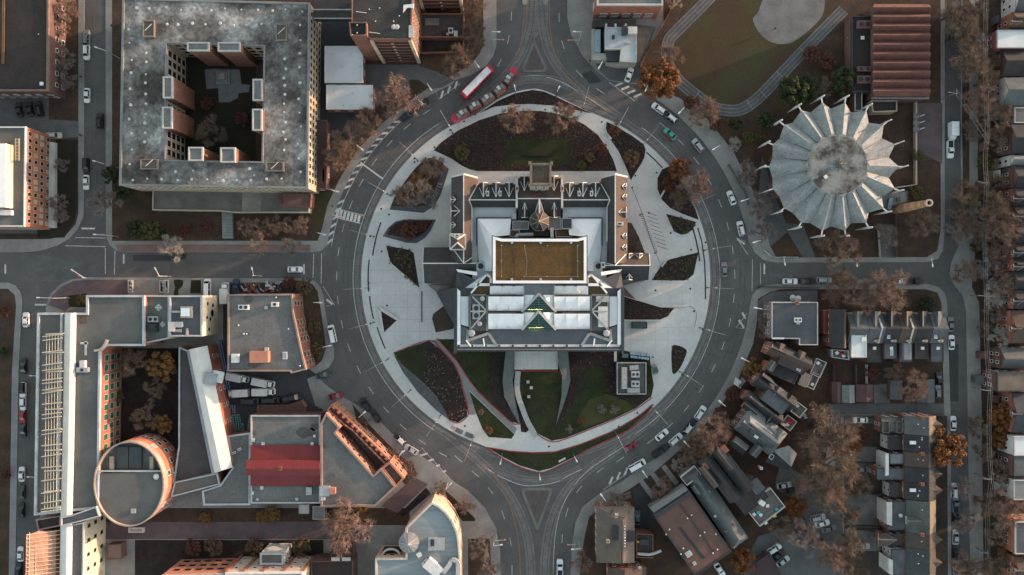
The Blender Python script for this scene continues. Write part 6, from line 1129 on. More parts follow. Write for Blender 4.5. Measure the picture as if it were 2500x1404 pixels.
# long row running down the right-hand street
sr = [(1015, 1060, shingle_t, 'teal-roofed end house with sun-tinted bay slope, topmost of the long vertical row'), (1061, 1102, shingle, 'black-roofed house with white skylight, second in the vertical row'), (1103, 1138, shingle_b, 'brown-roofed house, third in the vertical row'), (1139, 1176, shingle, 'black-roofed house behind the green awning, fourth in the vertical row'), (1177, 1218, shingle, 'black-roofed house, fifth in the vertical row, above the teal one'), (1220, 1299, M('sage_shingle', (.088, .098, .095), (.06, .07, .068), .4, .92, .3, fs=4), 'wide sage-green roofed house with lit street slope in the vertical row'), (1300, 1336, M('umber_shingle', (.07, .058, .05)), 'umber-roofed house with two dark skylights below the sage one'), (1337, 1410, M('green_black_shingle', (.05, .06, .06)), 'green-black roofed house at the bottom of the vertical row')]
for i, (y0, y1, m, lb) in enumerate(sr):
    xs = 2208 + (i // 5) * 4; r_ = house('row_house', lb, [(xs, y0), (xs, y1), (2285, y1), (2285, y0)], 6.4, 9.2, (brown_brick, red_brick, dark_brick)[i % 3], m, win=HW, group='long row down the right-hand street', inset=.05, ridge_at=.62, roof2=M('tan_sunlit_slope', (.17, .135, .085), (.12, .098, .07), .5, .92, .3, fs=4) if i in (0, 5) else (shingle_b if i in (2, 6, 7) else m))  # warmer street slopes: low sun painted into the roof colour
    for k in range(rnd.randrange(1, 4)): rvent(r_, 2252 + rnd.uniform(-14, 2), y0 + (y1 - y0) * rnd.uniform(.15, .85), 8.8, .13, .5, alu)
    if i % 2 == 0: chimney(r_, 2249, y0 + 4, 8.8, .9, .8, brown_brick)
    ym = (y0 + y1) / 2
    if i != 5:
        slabs(r_, 'bay_gable', shingle_b, [(2262, ym - 1, 8.2), (2302, ym, 7.0), (2284, ym - 14, 5.8), (2266, ym - 14, 6.8)], .15); slabs(r_, 'bay_gable', shingle_b, [(2262, ym - 1, 8.2), (2302, ym, 7.0), (2284, ym + 14, 5.8), (2266, ym + 14, 6.8)], .15); wallbox(r_, 'bay', [(2276, ym - 10), (2290, ym - 8), (2290, ym + 8), (2276, ym + 10)], -.05, 5.6, red_brick)
    xr = (2150, 2168, 2172, 2140, 2172, 2166, 2160, 2176)[i]
    bld('', '', [(xr, y0 + 4), (xs + 2, y0 + 4), (xs + 2, y1 - 5), (xr, y1 - 5)], (5, 5.2, 5.6, 5.8, 4.8, 6, 5.6, 6)[i], (brown_brick, pale, brown_brick)[i % 3], (felt, tar, shingle_l, shingle_g, tar, M('slate_blue', (.08, .085, .095)), M('umber_felt', (.06, .042, .04)), shingle_g)[i], par=(.15, .15, dark_metal), root=r_, rname='rear_roof', win=dict(st=2, fh=2.6, sp=2.6, w_=1.0, h_=1.2, z0=1.6))
    if i in (1, 4): skylight(r_, 2228, ym - 1, 7.9, 1.8, 1.0, white_mem)
    if i == 5: wallbox(r_, 'white_wall', [(2165, 1226), (2178, 1226), (2178, 1284), (2165, 1280)], 0, 6.6, pale); rvent(r_, 2196, 1257, 6, .4, .8, pale); dormer(r_, 2214, 1272, 1, 0, 10, 36, 7.4, 8.6, m, pale)
    if i == 3: wallbox(r_, 'white_wall', [(2162, 1108), (2170, 1108), (2170, 1160), (2162, 1162)], 0, 6.4, trim); slabs(r_, 'green_awning', grn_c, [(2145, 1134, 3), (2162, 1134, 3.6), (2162, 1158, 3.6), (2145, 1158, 3)], .1)
    if i == 6: dormer(r_, 2144, 1318, 1, 0, 16, 46, 6.2, 8.2, M('umber_shingle'), red_brick)
    if i == 7: wallbox(r_, 'white_wall', [(2170, 1364), (2180, 1368), (2180, 1404), (2170, 1400)], 0, 6.6, pale)
    if i == 0:
        for xx in (2152, 2186, 2200): deck(r_, [(xx, 1028), (xx + 16, 1028), (xx + 16, 1056), (xx, 1056)], 5.2, (), wood_deck)
# far right: houses with fronts towards the street
fr = [(-30, 28, 2478, 8.5, 'p', shingle_g, 'g', 'grey gabled house, topmost on the far right edge'), (30, 68, 2470, 9, 'b', shingle_b, 'g', 'brown gabled house above the white-roofed house, top right'), (74, 117, 2434, 8, 'w', mem, 'f', 'white flat-roofed house near the top right corner'), (121, 186, 2446, 8, 'd', shingle, 'g', 'dark-roofed house just below the white-roofed house, top right'), (189, 258, 2450, 8.5, 'p', shingle_t, 'g', 'teal grey-roofed house on the upper right edge'), (263, 300, 2476, 7, 'p', felt, 'f', 'grey flat-roofed house on the upper right edge'), (303, 375, 2468, 8.5, 'd', shingle, 'g', 'charcoal gabled house right of the pickup truck'), (379, 404, 2466, 8, 'p', shingle_l, 'g', 'narrow pale gabled house on the right edge')]
ys = [407, 460, 504, 546, 596, 632, 664, 708, 756]
for i in range(8): fr.append((ys[i], ys[i + 1] - 1.5, 2473, 9, 'b' if i % 3 else 'd', shingle, 'g', ('first', 'second', 'third', 'fourth', 'fifth', 'sixth', 'seventh', 'eighth')[i] + ' slate-roofed brick house of the joined row on the right edge'))
fr += [(759, 838, 2468, 9, 'b', shingle_b, 'g', 'brown-roofed double house below the joined row, right edge'), (850, 900, 2442, 7.5, 'd', shingle_g, 'g', 'grey gabled bungalow on the right edge'), (909, 955, 2434, 8, 'd', M('tan_felt', (.15, .12, .095)), 'f', 'tan flat-roofed house on the right edge'), (958, 1056, 2470, 8.5, 'b', M('blue_black_shingle', (.045, .05, .058)), 'g', 'blue-black roofed house on the right edge, below the tan flat roof'), (1066, 1112, 2475, 8, 'p', mem, 'f', 'white flat-roofed house on the lower right edge'), (1114, 1162, 2474, 8, 'd', shingle_g, 'f', 'charcoal flat-roofed house below the white one, lower right'), (1172, 1220, 2474, 8, 'p', shingle_l, 'f', 'pale grey roofed house on the lower right edge'), (1274, 1352, 2478, 8.5, 'b', M('slate_blue'), 'f', 'slate blue flat-roofed house near the bottom right corner'), (1360, 1420, 2476, 8.5, 'b', shingle_b, 'g', 'brown-roofed house in the bottom right corner')]
wl = {'p': pale, 'b': red_brick, 'w': M('rose_brick', (.30, .10, .10)), 'd': dark_brick}
for (y0, y1, x0, he, k, m, ty, lb) in fr:
    if ty == 'f': r_, _, _ = bld('street_house', lb, [(x0, y0), (x0 + 90, y0), (x0 + 90, y1), (x0, y1)], he, wl[k], m, par=(.2, .3, coping if k != 'd' else dark_metal), win=HW, group='houses along the right edge', cat='house')
    else:
        r_ = house('street_house', lb, [(x0, y0), (x0 + 90, y0), (x0 + 90, y1), (x0, y1)], he - 1.5, he + 1.0, wl[k], m, win=HW, group='houses along the right edge', inset=.05)
        if k == 'b':
            ym = (y0 + y1) / 2; dormer(r_, x0 + 1, ym + 4, 1, 0, min(9, (y1 - y0) / 3), 26, he - .4, he + 1.2, m, wl[k]); put_windows(r_, r_, P(x0 + 1, ym + 9, he)[:2], P(x0 + 1, ym - 1, he)[:2], 1, w_=.9, h_=1.0, z0=he - .5, inset=0)
    wallbox(r_, 'porch', [(x0 - 52 + (x0 - 2434) * .4, y0 + 8), (x0 - 30, y0 + 8), (x0 - 30, y0 + 26), (x0 - 52 + (x0 - 2434) * .4, y0 + 26)], -.05, 2.6, (shingle_g, dark_brick, pale)[int(y0) % 3])
# ---------------------------------------------------------------- trees
bark = M('bark', (.105, .072, .055), (.07, .05, .04), 1, .95, .2)
twig_m = {'rose': M('rose_twigs', (.26, .17, .13), (.20, .135, .105), .6, .9, .15), 'brown': M('brown_twigs', (.205, .145, .105), (.155, .11, .082), .6, .9, .15), 'grey': M('grey_twigs', (.25, .205, .185), (.19, .155, .145), .6, .9, .15), 'pale': M('pale_twigs', (.42, .38, .33), (.34, .3, .26), .6, .9, .1)}
leaf_m = {'orange': M('orange_leaves', (.19, .075, .022), (.125, .048, .016), .9, .9, .3), 'gold': M('gold_leaves', (.22, .115, .035), (.14, .075, .026), .9, .9, .3), 'green': M('evergreen_leaves', (.040, .052, .020), (.024, .034, .014), .9, .9, .3, c3=(.065, .062, .018)), 'russet': M('russet_leaves', (.115, .042, .028), (.075, .03, .022), .9, .9, .3), 'olive': M('olive_leaves', (.095, .085, .028), (.06, .055, .022), .9, .9, .3), 'dry': M('dry_leaves', (.13, .085, .045), (.085, .056, .034), .9, .9, .3)}
def bare_proto(seed, twigs=2600, spread=1.0):
    """unit bare tree: crown radius 5, height about 10"""
    rg = random.Random(seed); tk = MB(); tips = []
    tk.tube((0, 0, -.1), (0, 0, 2.6), .32, .24, 7)
    def grow(p, d, L, r, lev):
        n = 2; q = p
        for i in range(n):
            d2 = (d + Vector((rg.gauss(0, .16), rg.gauss(0, .16), rg.gauss(0, .08) + .05))).normalized(); q2 = q + d2 * (L / n); tk.tube(q, q2, r * (1 - .3 * i / n), r * (1 - .3 * (i + 1) / n), 4 if lev > 1 else 6, cap=False); q = q2; d = d2
            if lev >= 2: tips.append((q.copy(), d.copy()))
        if lev < 3:
            for k in range(rg.choice((3, 4)) if lev < 2 else 3):
                a = rg.random() * 6.283; t_ = Vector((math.cos(a), math.sin(a), rg.uniform(-.1, .5))) * (.75 * spread); grow(q, (d + t_).normalized(), L * rg.uniform(.62, .8), r * .58, lev + 1)
        tips.append((q.copy(), d.copy()))
    for k in range(6):
        a = k * 1.047 + rg.uniform(-.3, .3); el_ = rg.uniform(.5, 1.25); grow(Vector((0, 0, rg.uniform(1.8, 2.7))), Vector((math.cos(a) * math.cos(el_), math.sin(a) * math.cos(el_), math.sin(el_))), rg.uniform(2.1, 2.7), .15, 0)
    cr = MB()
    for i in range(twigs):
        p, d = rg.choice(tips); dd = (d * .7 + Vector((rg.gauss(0, .55), rg.gauss(0, .55), rg.gauss(.25, .4)))).normalized(); L = rg.uniform(.5, 1.5); q = p + Vector((rg.gauss(0, .12), rg.gauss(0, .12), rg.gauss(0, .12)))
        u = dd.cross(Vector((rg.gauss(0, 1), rg.gauss(0, 1), rg.gauss(0, 1)))).normalized() * .03; v = dd.cross(u).normalized() * .03
        cr.add([q + u, q - u * .5 + v, q - u * .5 - v, q + dd * L], [[0, 1, 3], [1, 2, 3], [2, 0, 3]])
    R_ = max(math.hypot(v[0], v[1]) for v in cr.v); rr = sorted(math.hypot(v[0], v[1]) for v in cr.v)[int(len(cr.v) * .82)]; k = 5.0 / rr
    for b in (tk, cr): b.v = [(v[0] * k, v[1] * k, v[2] * k) for v in b.v]
    return tk.mesh('trunk', bark), cr
def leafy_proto(seed, clumps=60, per=130, flat=.75, size=.24):
    rg = random.Random(seed); tk = MB(); tk.tube((0, 0, -.1), (0, 0, 3.5), .34, .22, 7); cr = MB(); cs = []
    for i in range(clumps):
        while True:
            p = Vector((rg.uniform(-1, 1), rg.uniform(-1, 1), rg.uniform(-1, 1)))
            if .25 < p.length < 1: break
        c = Vector((p.x * 4.6, p.y * 4.6, 5.4 + p.z * 3.4 * flat)); cs.append(c)
        if i % 3 == 0: tk.tube((0, 0, 2.6 + rg.random()), c, .11, .03, 5, cap=False)
        s = rg.uniform(.6, 1.15)
        for j in range(per):
            q = Vector((rg.gauss(0, 1), rg.gauss(0, 1), rg.gauss(0, 1))).normalized() * (s * rg.random() ** .4)
            n_ = (q.normalized() + Vector((rg.gauss(0, .5), rg.gauss(0, .5), rg.gauss(.3, .5)))).normalized(); u = n_.orthogonal().normalized(); v = n_.cross(u); a = rg.random() * 6.28; u, v = u * math.cos(a) + v * math.sin(a), v * math.cos(a) - u * math.sin(a); z = size * rg.uniform(.6, 1.3); o = c + q
            cr.add([o + u * z, o + v * z * .6, o - u * z, o - v * z * .6], [[0, 1, 2, 3]])
    return tk.mesh('trunk', bark), cr
protos = {}
for i, s in enumerate((11, 23, 37, 41, 59)):
    tk, cr = bare_proto(s, 4300 if i < 3 else 3300, (1.0, 1.15, .9, 1.1, 1.25)[i])
    for kk in twig_m: protos[(kk, i)] = (tk, cr.mesh('crown', twig_m[kk]))
for i, s in enumerate((5, 8)):
    tk, cr = leafy_proto(s)
    for kk in leaf_m: protos[(kk, i)] = (tk, cr.mesh('crown', leaf_m[kk]))
def tree(px, py, r, kind, label, name='tree', cat='tree', hs=1.0, group=None):
    """crown centre pixel, crown radius in pixels"""
    k = r / S / 5.0; idx = rnd.randrange(5 if kind in twig_m else 2); tk, cr = protos[(kind, idx)]
    hz = (6.2 * k * hs) if r > 14 else 3 * k; p = P(px, py, hz)
    t = thing(name, label, cat, (p.x, p.y, .1), group, rnd.random() * 6.28); t.scale = (k * .96, k * .96, k * hs * rnd.uniform(.9, 1.1))
    for nm, me in (('trunk', tk), ('crown', cr)):
        o = bpy.data.objects.new(nm, me); col.objects.link(o); o.parent = t
    return t
NW = 'trees north-west of the crescent'; EA = 'trees along the right-hand street'; SE_ = 'trees in the south-east yards'; IS = 'trees on the round island'
TL = [
 (966, 240, 44, 'rose', 'rosy bare tree right beside the oblong white-roofed pavilion', NW), (894, 306, 38, 'rose', 'rosy bare tree on the kerb above the hatched parking bays', NW), (849, 341, 38, 'rose', 'rosy bare tree in the middle of the kerbside three left of the hatching', NW), (828, 382, 32, 'rose', 'rosy bare tree, lowest of the kerbside three left of the hatching', NW), (1120, 158, 34, 'brown', 'bare brown tree above the red bus', NW), (1156, 24, 26, 'brown', 'bare brown tree at the top edge left of the upper street', NW), (1156, 66, 24, 'brown', 'bare tree between two others along the upper street pavement', NW), (1157, 104, 26, 'brown', 'bare tree left of the upper street, third from the top edge', NW),
 (160, 24, 30, 'rose', 'reddish bare tree at the top left beside the dark-roofed block', NW), (143, 68, 24, 'rose', 'reddish bare tree below the topmost one at the far left', NW), (156, 148, 24, 'grey', 'grey bare tree on the far left lawn, between reddish and small grey trees', NW), (166, 200, 20, 'grey', 'small grey bare tree left of the lone white car', NW), (508, 322, 36, 'brown', 'bare tree inside the courtyard of the square block', NW), (504, 252, 18, 'russet', 'dark red shrub inside the courtyard', NW), (590, 290, 20, 'russet', 'dim red shrub at the right of the courtyard', NW), (269, 426, 24, 'green', 'dark green tree by the left street below the courtyard block', NW), (300, 468, 26, 'green', 'dark green tree at the lower left corner of the courtyard block', NW), (260, 496, 32, 'grey', 'grey bare tree over the left street pavement', NW), (330, 560, 26, 'green', 'leftmost of the green trees at the street corner', NW), (366, 563, 28, 'olive', 'olive green tree at the street corner, between two darker ones', NW), (395, 572, 20, 'green', 'rightmost of the green trees at the street corner', NW), (144, 492, 20, 'grey', 'grey bare tree beside the lit office block', NW), (150, 530, 16, 'grey', 'small grey bare tree below the lit office block corner', NW), (150, 400, 18, 'grey', 'thin grey tree right of the lit office facade', NW),
 (421, 607, 27, 'pale', 'pale glowing bare tree over the brick pavement by the black car', NW), (634, 602, 22, 'grey', 'thin bare street tree on the brick pavement, left of the corner one', NW), (708, 597, 24, 'grey', 'thin bare street tree near the crescent corner', NW), (600, 556, 20, 'rose', 'pinkish shrub right of the terrace steps', NW), (628, 560, 22, 'rose', 'pinkish shrub, second right of the terrace steps', NW), (668, 552, 22, 'brown', 'brown shrub in the middle of the bed under the terrace', NW), (705, 556, 22, 'rose', 'pink-brown shrub near the right end of the terrace bed', NW), (740, 550, 20, 'rose', 'pink-brown shrub at the right end of the terrace bed', NW), (450, 560, 18, 'russet', 'dark red shrub left of the terrace steps', NW), (500, 555, 18, 'russet', 'dark red shrub just left of the terrace steps', NW),
 (1260, 296, 34, 'rose', 'left one of two rosy bare trees in the upper bed', IS), (1374, 293, 34, 'rose', 'right one of two rosy bare trees in the upper bed', IS), (1127, 372, 22, 'olive', 'round olive green shrub tree in the upper left bed', IS), (1057, 404, 27, 'rose', 'rosy dome-shaped bare shrub at the tip of the left bed', IS), (1024, 440, 26, 'gold', 'golden brown shrub in the left bed', IS), (1030, 480, 36, 'grey', 'large grey bare shrub tree in the left bed', IS), (980, 478, 20, 'rose', 'small rosy shrub at the left edge of the left bed', IS), (998, 562, 26, 'russet', 'dark russet shrub in the leaf-shaped bed', IS), (1030, 552, 16, 'russet', 'small dark shrub at the right of the leaf-shaped bed', IS), (1543, 386, 24, 'dry', 'round tawny shrub in the teardrop bed', IS), (1500, 318, 18, 'russet', 'low russet shrub at the top of the teardrop bed', IS), (1662, 410, 32, 'orange', 'orange-leaved tree overhanging the right roadway', IS), (1640, 448, 24, 'russet', 'dark red shrub below the orange tree on the island', IS), (1690, 462, 32, 'rose', 'thin bare tree leaning over the right roadway', IS), (1660, 480, 22, 'brown', 'thin brown tree in the right tree bed', IS), (1440, 385, 14, 'dry', 'tawny shrub right of the upper lawn', IS), (1470, 365, 18, 'russet', 'brown shrub beside the curving path', IS), (1420, 405, 14, 'olive', 'olive shrub above the old hall wing', IS), (1468, 998, 10, 'grey', 'left one of two grey round shrubs on the lower lawn', IS), (1497, 998, 10, 'grey', 'right one of two grey round shrubs on the lower lawn', IS), (1418, 1028, 9, 'orange', 'small orange shrub on the lower lawn', IS), (1193, 1051, 11, 'orange', 'small orange shrub in the triangular lawn', IS), (1174, 1006, 7, 'rose', 'tiny pink shrub in the triangular lawn', IS), (1389, 1048, 8, 'grey', 'tiny grey shrub at the foot of the lower lawn', IS),
 (1612, 192, 54, 'orange', 'big orange-leaved tree at the upper right of the crescent', None), (1632, 143, 30, 'rose', 'rosy bare tree above the big orange tree', None), (1717, 282, 32, 'rose', 'reddish bare tree where the running track bends', None), (1646, 8, 16, 'pale', 'pale bare tree at the top edge by the running track', None), (1690, 252, 22, 'russet', 'russet shrub along the track fence', None), (1750, 300, 22, 'russet', 'russet shrub between crescent kerb and green trees', None),
 (1935, 222, 40, 'green', 'large dark green tree above the rotunda, left of a pair', None), (1972, 215, 36, 'green', 'large dark green tree above the rotunda, right of a pair', None), (2060, 197, 36, 'green', 'round green tree beside the sports hall annex', None), (1797, 302, 20, 'green', 'slim green tree left of the rotunda, leftmost of four', None), (1870, 293, 24, 'green', 'green tree left of the rotunda, rightmost of four', None), (1826, 337, 18, 'olive', 'olive tree left of the rotunda, lower left of four', None), (1856, 333, 16, 'olive', 'olive tree left of the rotunda, lower right of four', None), (1793, 353, 14, 'pale', 'small pale bare bush beside the crescent pavement', None), (2012, 215, 24, 'rose', 'dusky bare tree between the big green trees', None), (1985, 130, 26, 'russet', 'reddish bare thicket below the gravel pitch', None), (2020, 150, 26, 'russet', 'reddish bare thicket left of the sports hall annex', None),
 (1816, 425, 26, 'grey', 'grey bare tree left of the rotunda beside the pavement', None), (1850, 502, 30, 'grey', 'grey bare tree at the lower left of the rotunda', None), (1864, 568, 26, 'grey', 'grey bare tree at the side-street corner below the rotunda', None), (2046, 612, 44, 'brown', 'spreading brown bare tree over the side street', None), (2040, 676, 26, 'brown', 'brown bare tree crown hanging over the parked cars', None), (2160, 580, 30, 'grey', 'grey bare tree below the rotunda forecourt', None), (2254, 550, 34, 'brown', 'tawny bare tree on the lawn below the brick chimney', None), (2095, 726, 40, 'rose', 'large bare tree in front of the pale teal row house', None), (2164, 710, 44, 'rose', 'large bare tree at the side-street kerb, right of its twin', None), (2238, 470, 20, 'olive', 'olive shrub above the brick chimney', None), (2240, 380, 16, 'olive', 'dim green shrub below the three small shelters', None),
 (2322, 34, 30, 'brown', 'bare tree over the right-hand street at the top edge', EA), (2333, 86, 32, 'brown', 'bare tree over the right-hand street, second from the top', EA), (2350, 154, 34, 'brown', 'bare tree over the right-hand street, above the crossarm pole', EA), (2370, 34, 28, 'brown', 'bare tree on the far pavement at the top edge', EA), (2376, 90, 30, 'brown', 'bare tree left of the white-roofed house, top right', EA), (2385, 250, 30, 'rose', 'bare tree in a front yard left of the teal grey-roofed house', EA), (2427, 286, 30, 'brown', 'bare tree at the power lines right of the box van', EA), (2427, 342, 28, 'brown', 'bare tree right of the white pickup', EA), (2405, 395, 20, 'olive', 'green-tinged bush at the power lines', EA), (2348, 484, 30, 'brown', 'bare tree over the street right of the brick chimney top', EA), (2345, 534, 28, 'rose', 'bare tree over the street, middle of three by the chimney', EA), (2334, 572, 28, 'grey', 'grey bare tree over the street, lowest of three by the chimney', EA), (2413, 520, 34, 'brown', 'thick bare tree in front of the joined row, left of the lines', EA), (2442, 550, 34, 'rose', 'thick bare tree in front of the joined row, right of the lines', EA), (2410, 580, 30, 'brown', 'bare tree above the yellow-green shrub', EA), (2352, 660, 26, 'rose', 'bare tree at the inner bend of the right-hand street', EA), (2386, 600, 16, 'olive', 'yellow-green shrub in a front yard on the right', EA), (2428, 622, 24, 'rose', 'pinkish bare tree before the fifth house of the joined row', EA), (2420, 716, 24, 'pale', 'pale twiggy tree at the power lines below the bend', EA), (2440, 700, 24, 'rose', 'pinkish tree close to the joined row of houses', EA), (2441, 822, 22, 'pale', 'pale tree in front of the brown double house', EA), (2444, 1020, 32, 'orange', 'orange-brown tree before the blue-black roofed house', EA), (2222, 940, 30, 'rose', 'bare tree between two lane garages', EA), (2316, 1098, 46, 'orange', 'big orange tree over the pavement of the right-hand street', EA), (2446, 1072, 24, 'orange', 'small orange tree left of the lower white-roofed house', EA), (2442, 1163, 26, 'rose', 'bare tree left of the lower pale grey house', EA), (2456, 1238, 38, 'rose', 'wide bare tree between two flat-roofed houses, lower right', EA), (2350, 1190, 22, 'grey', 'thin bare tree over the lower right street', EA), (2350, 1270, 24, 'grey', 'thin bare tree over the parked cars, lower right street', EA), (2342, 1386, 28, 'rose', 'bare tree at the bottom edge over the right-hand street', EA), (2386, 1388, 26, 'brown', 'bare tree on the far pavement at the bottom edge', EA), (2436, 1374, 26, 'brown', 'bare tree in the bottom right front yard', EA), (2470, 1350, 22, 'orange', 'orange-brown shrub near the bottom right corner', EA), (2385, 1040, 22, 'brown', 'bare tree in a front yard above the lower lines pole', EA), (2390, 470, 24, 'brown', 'bare tree left of the power lines above the joined row', EA), (2420, 150, 26, 'brown', 'bare tree in the front yard of the dark-roofed house, top right', EA),
 (2006, 1048, 50, 'brown', 'large tawny bare tree behind the double-gabled crescent house', SE_), (2020, 1140, 58, 'brown', 'largest tawny bare tree in the middle of the back yards', SE_), (2020, 1210, 36, 'brown', 'tawny bare tree below the largest one in the yards', SE_), (1944, 1236, 30, 'orange', 'orange-brown shrub tree right of the rear roof terrace', SE_), (1915, 1292, 32, 'brown', 'brown bare tree below the rear roof terrace', SE_), (1960, 1312, 36, 'grey', 'grey-brown bare tree in the car park', SE_), (2023, 1340, 32, 'rose', 'bare tree at the lower end of the car park', SE_), (2072, 1317, 30, 'brown', 'bare tree on the lane by the umber-roofed house', SE_), (2063, 1365, 28, 'brown', 'bare tree on the lane at the bottom edge', SE_), (1815, 1371, 32, 'orange', 'glowing orange tree right of the big brown hall', SE_), (2094, 1183, 26, 'brown', 'bare tree beside the parked grey car in a back yard', SE_), (2083, 1090, 26, 'orange', 'orange-brown hedge tree behind the brown row house', SE_), (1990, 1000, 22, 'brown', 'bare tree at the left end of the lane', SE_), (1734, 1051, 40, 'rose', 'rosy bare tree at the kerb right of the white cars', SE_), (1683, 1100, 30, 'brown', 'tawny bare tree at the kerb by the black SUV', SE_), (1653, 1134, 14, 'pale', 'tiny pale bare tree in front of the grey-green house', SE_), (1505, 1214, 28, 'grey', 'dark bare tree in front of the corner villa', SE_), (1418, 1376, 26, 'rose', 'bare tree beside the lower right pavement at the bottom edge', SE_), (1613, 1195, 26, 'rose', 'bare tree on the striped forecourt of the brown hall', SE_), (1836, 902, 28, 'gold', 'golden bush in front of the dark gabled crescent house', SE_), (1790, 960, 22, 'russet', 'dark shrub at the kerb in front of the double-gabled house', SE_), (1870, 780, 16, 'rose', 'small bare tree along the side of the flat apartment house', SE_), (1866, 820, 14, 'rose', 'small bare shrub below its neighbour by the flat apartment house', SE_), (2265, 740, 22, 'green', 'dark lawn shrub at the right end of the row', SE_), (1935, 1060, 18, 'brown', 'bare tree between decks and pale grey house', SE_), (2030, 715, 22, 'rose', 'bare shrub behind the flat apartment house', SE_), (2110, 1060, 18, 'russet', 'russet hedge beside the white car in a back yard', SE_),
 (2362, 120, 26, 'grey', 'grey twiggy tree over the pavement above the crossarm pole', EA), (2400, 200, 28, 'brown', 'bare tree in the yard of the teal grey-roofed house', EA), (2440, 330, 24, 'rose', 'rosy tree close to the charcoal gabled house', EA), (2372, 320, 20, 'brown', 'low bare tree on the far pavement right of the delivery truck', EA), (2420, 440, 24, 'brown', 'bare tree before the first house of the joined row', EA), (2372, 550, 26, 'brown', 'bare tree on the far pavement right of the chimney lawn', EA), (2395, 650, 24, 'grey', 'grey bare tree in the yard inside the street bend', EA), (2432, 765, 22, 'rose', 'rosy tree above the brown double house', EA), (2400, 800, 18, 'brown', 'small bare tree at the lines beside the brown double house', EA), (2400, 1110, 22, 'brown', 'bare tree in the yard left of the lower white-roofed house', EA), (2410, 1230, 26, 'brown', 'bare tree left of the wide one, lower right yards', EA), (2425, 1300, 26, 'rose', 'bare tree above the slate blue flat-roofed house', EA), (2360, 30, 24, 'rose', 'rosy bare tree between two brown ones at the top right', EA), (2060, 1250, 24, 'brown', 'bare tree on the lane beside the paved yard', SE_), (2130, 910, 20, 'russet', 'dark red garden shrub behind the wide maroon garage', SE_), (2180, 905, 20, 'brown', 'bare garden tree behind the grey garage', SE_), (1965, 1085, 28, 'brown', 'bare tree right of the pale grey hipped house', SE_), (1955, 1180, 22, 'rose', 'thin bare tree above the car park drive', SE_), (1760, 1010, 20, 'russet', 'dark shrub in front of the pale grey hipped house', SE_), (2085, 1400, 24, 'brown', 'bare tree at the bottom edge left of the vertical row', SE_),
 (393, 893, 40, 'gold', 'golden-leaved tree in the garden court', None), (330, 886, 32, 'brown', 'bare tree left of the golden one in the garden court', None), (285, 968, 18, 'olive', 'yellow-green branchy tree against the green-windowed facade', None), (347, 1016, 32, 'brown', 'bare tree in the lower half of the garden court', None), (396, 1036, 26, 'gold', 'sunlit bare tree just above the drum', None), (380, 950, 24, 'brown', 'dim bare tree in the middle of the garden court', None), (199, 732, 14, 'olive', 'small green shrub at the top left corner of the long pale block', None), (857, 1270, 52, 'rose', 'large sunlit bare tree below the gabled brick block', None), (880, 1235, 22, 'gold', 'golden shrub under the gabled brick block', None), (962, 1114, 20, 'brown', 'bare shrub tree in front of the corner brick pavilion', None), (996, 1147, 22, 'brown', 'bare shrub tree right of the corner brick pavilion', None), (1134, 1228, 20, 'rose', 'rosy shrub beside the curved cream block', None), (1178, 1332, 28, 'grey', 'grey bare tree on the lawn right of the curved cream block', None), (1190, 1384, 24, 'grey', 'grey bare tree at the bottom edge right of the curved block', None), (1074, 1192, 16, 'brown', 'bare shrub at the tip of the curved cream block', None), (706, 692, 20, 'russet', 'dark red hedge bush above the grey-roofed block', None), (742, 700, 24, 'dry', 'spreading dry shrub at the corner of the side street', None), (766, 798, 20, 'dry', 'dry shrub in the middle of the crescent verge', None), (772, 856, 22, 'dry', 'dry shrub at the lower end of the crescent verge', None), (664, 1254, 22, 'gold', 'golden shrub bed left of the pale kiosk', None), (640, 1262, 18, 'gold', 'golden low shrub beside the brick lane', None), (500, 1266, 16, 'gold', 'brown-gold hedge along the brick lane left end', None), (620, 1333, 26, 'dry', 'tawny hedge bush below the brick lane, middle of three', None), (520, 1336, 26, 'dry', 'tawny hedge bush below the brick lane, left of three', None), (470, 1338, 24, 'russet', 'dark hedge bush below the brick lane near the drum', None), (735, 1335, 26, 'dry', 'tawny hedge bush below the brick lane, right of three', None), (830, 1238, 20, 'gold', 'golden shrub left of the large sunlit tree', None), (880, 1035, 20, 'dry', 'dry shrub before the stepped brick front', None), (10, 760, 16, 'russet', 'red-brown shrub in the far left strip', None), (8, 860, 14, 'green', 'dark shrub in the far left strip, lower', None), (12, 1160, 16, 'russet', 'red-brown shrub at the far left above the lower street cars', None)]
for x, y, r, k, lb, gp in TL:
    r *= {EA: 1.12, SE_: 1.02}.get(gp, 1.0)
    sh = ('shrub' in lb or 'bush' in lb or 'hedge' in lb or 'thicket' in lb); tree(x, y, r, k, lb, 'shrub' if sh else 'tree', 'shrub' if sh else 'tree', .62 if sh else 1.0, gp)
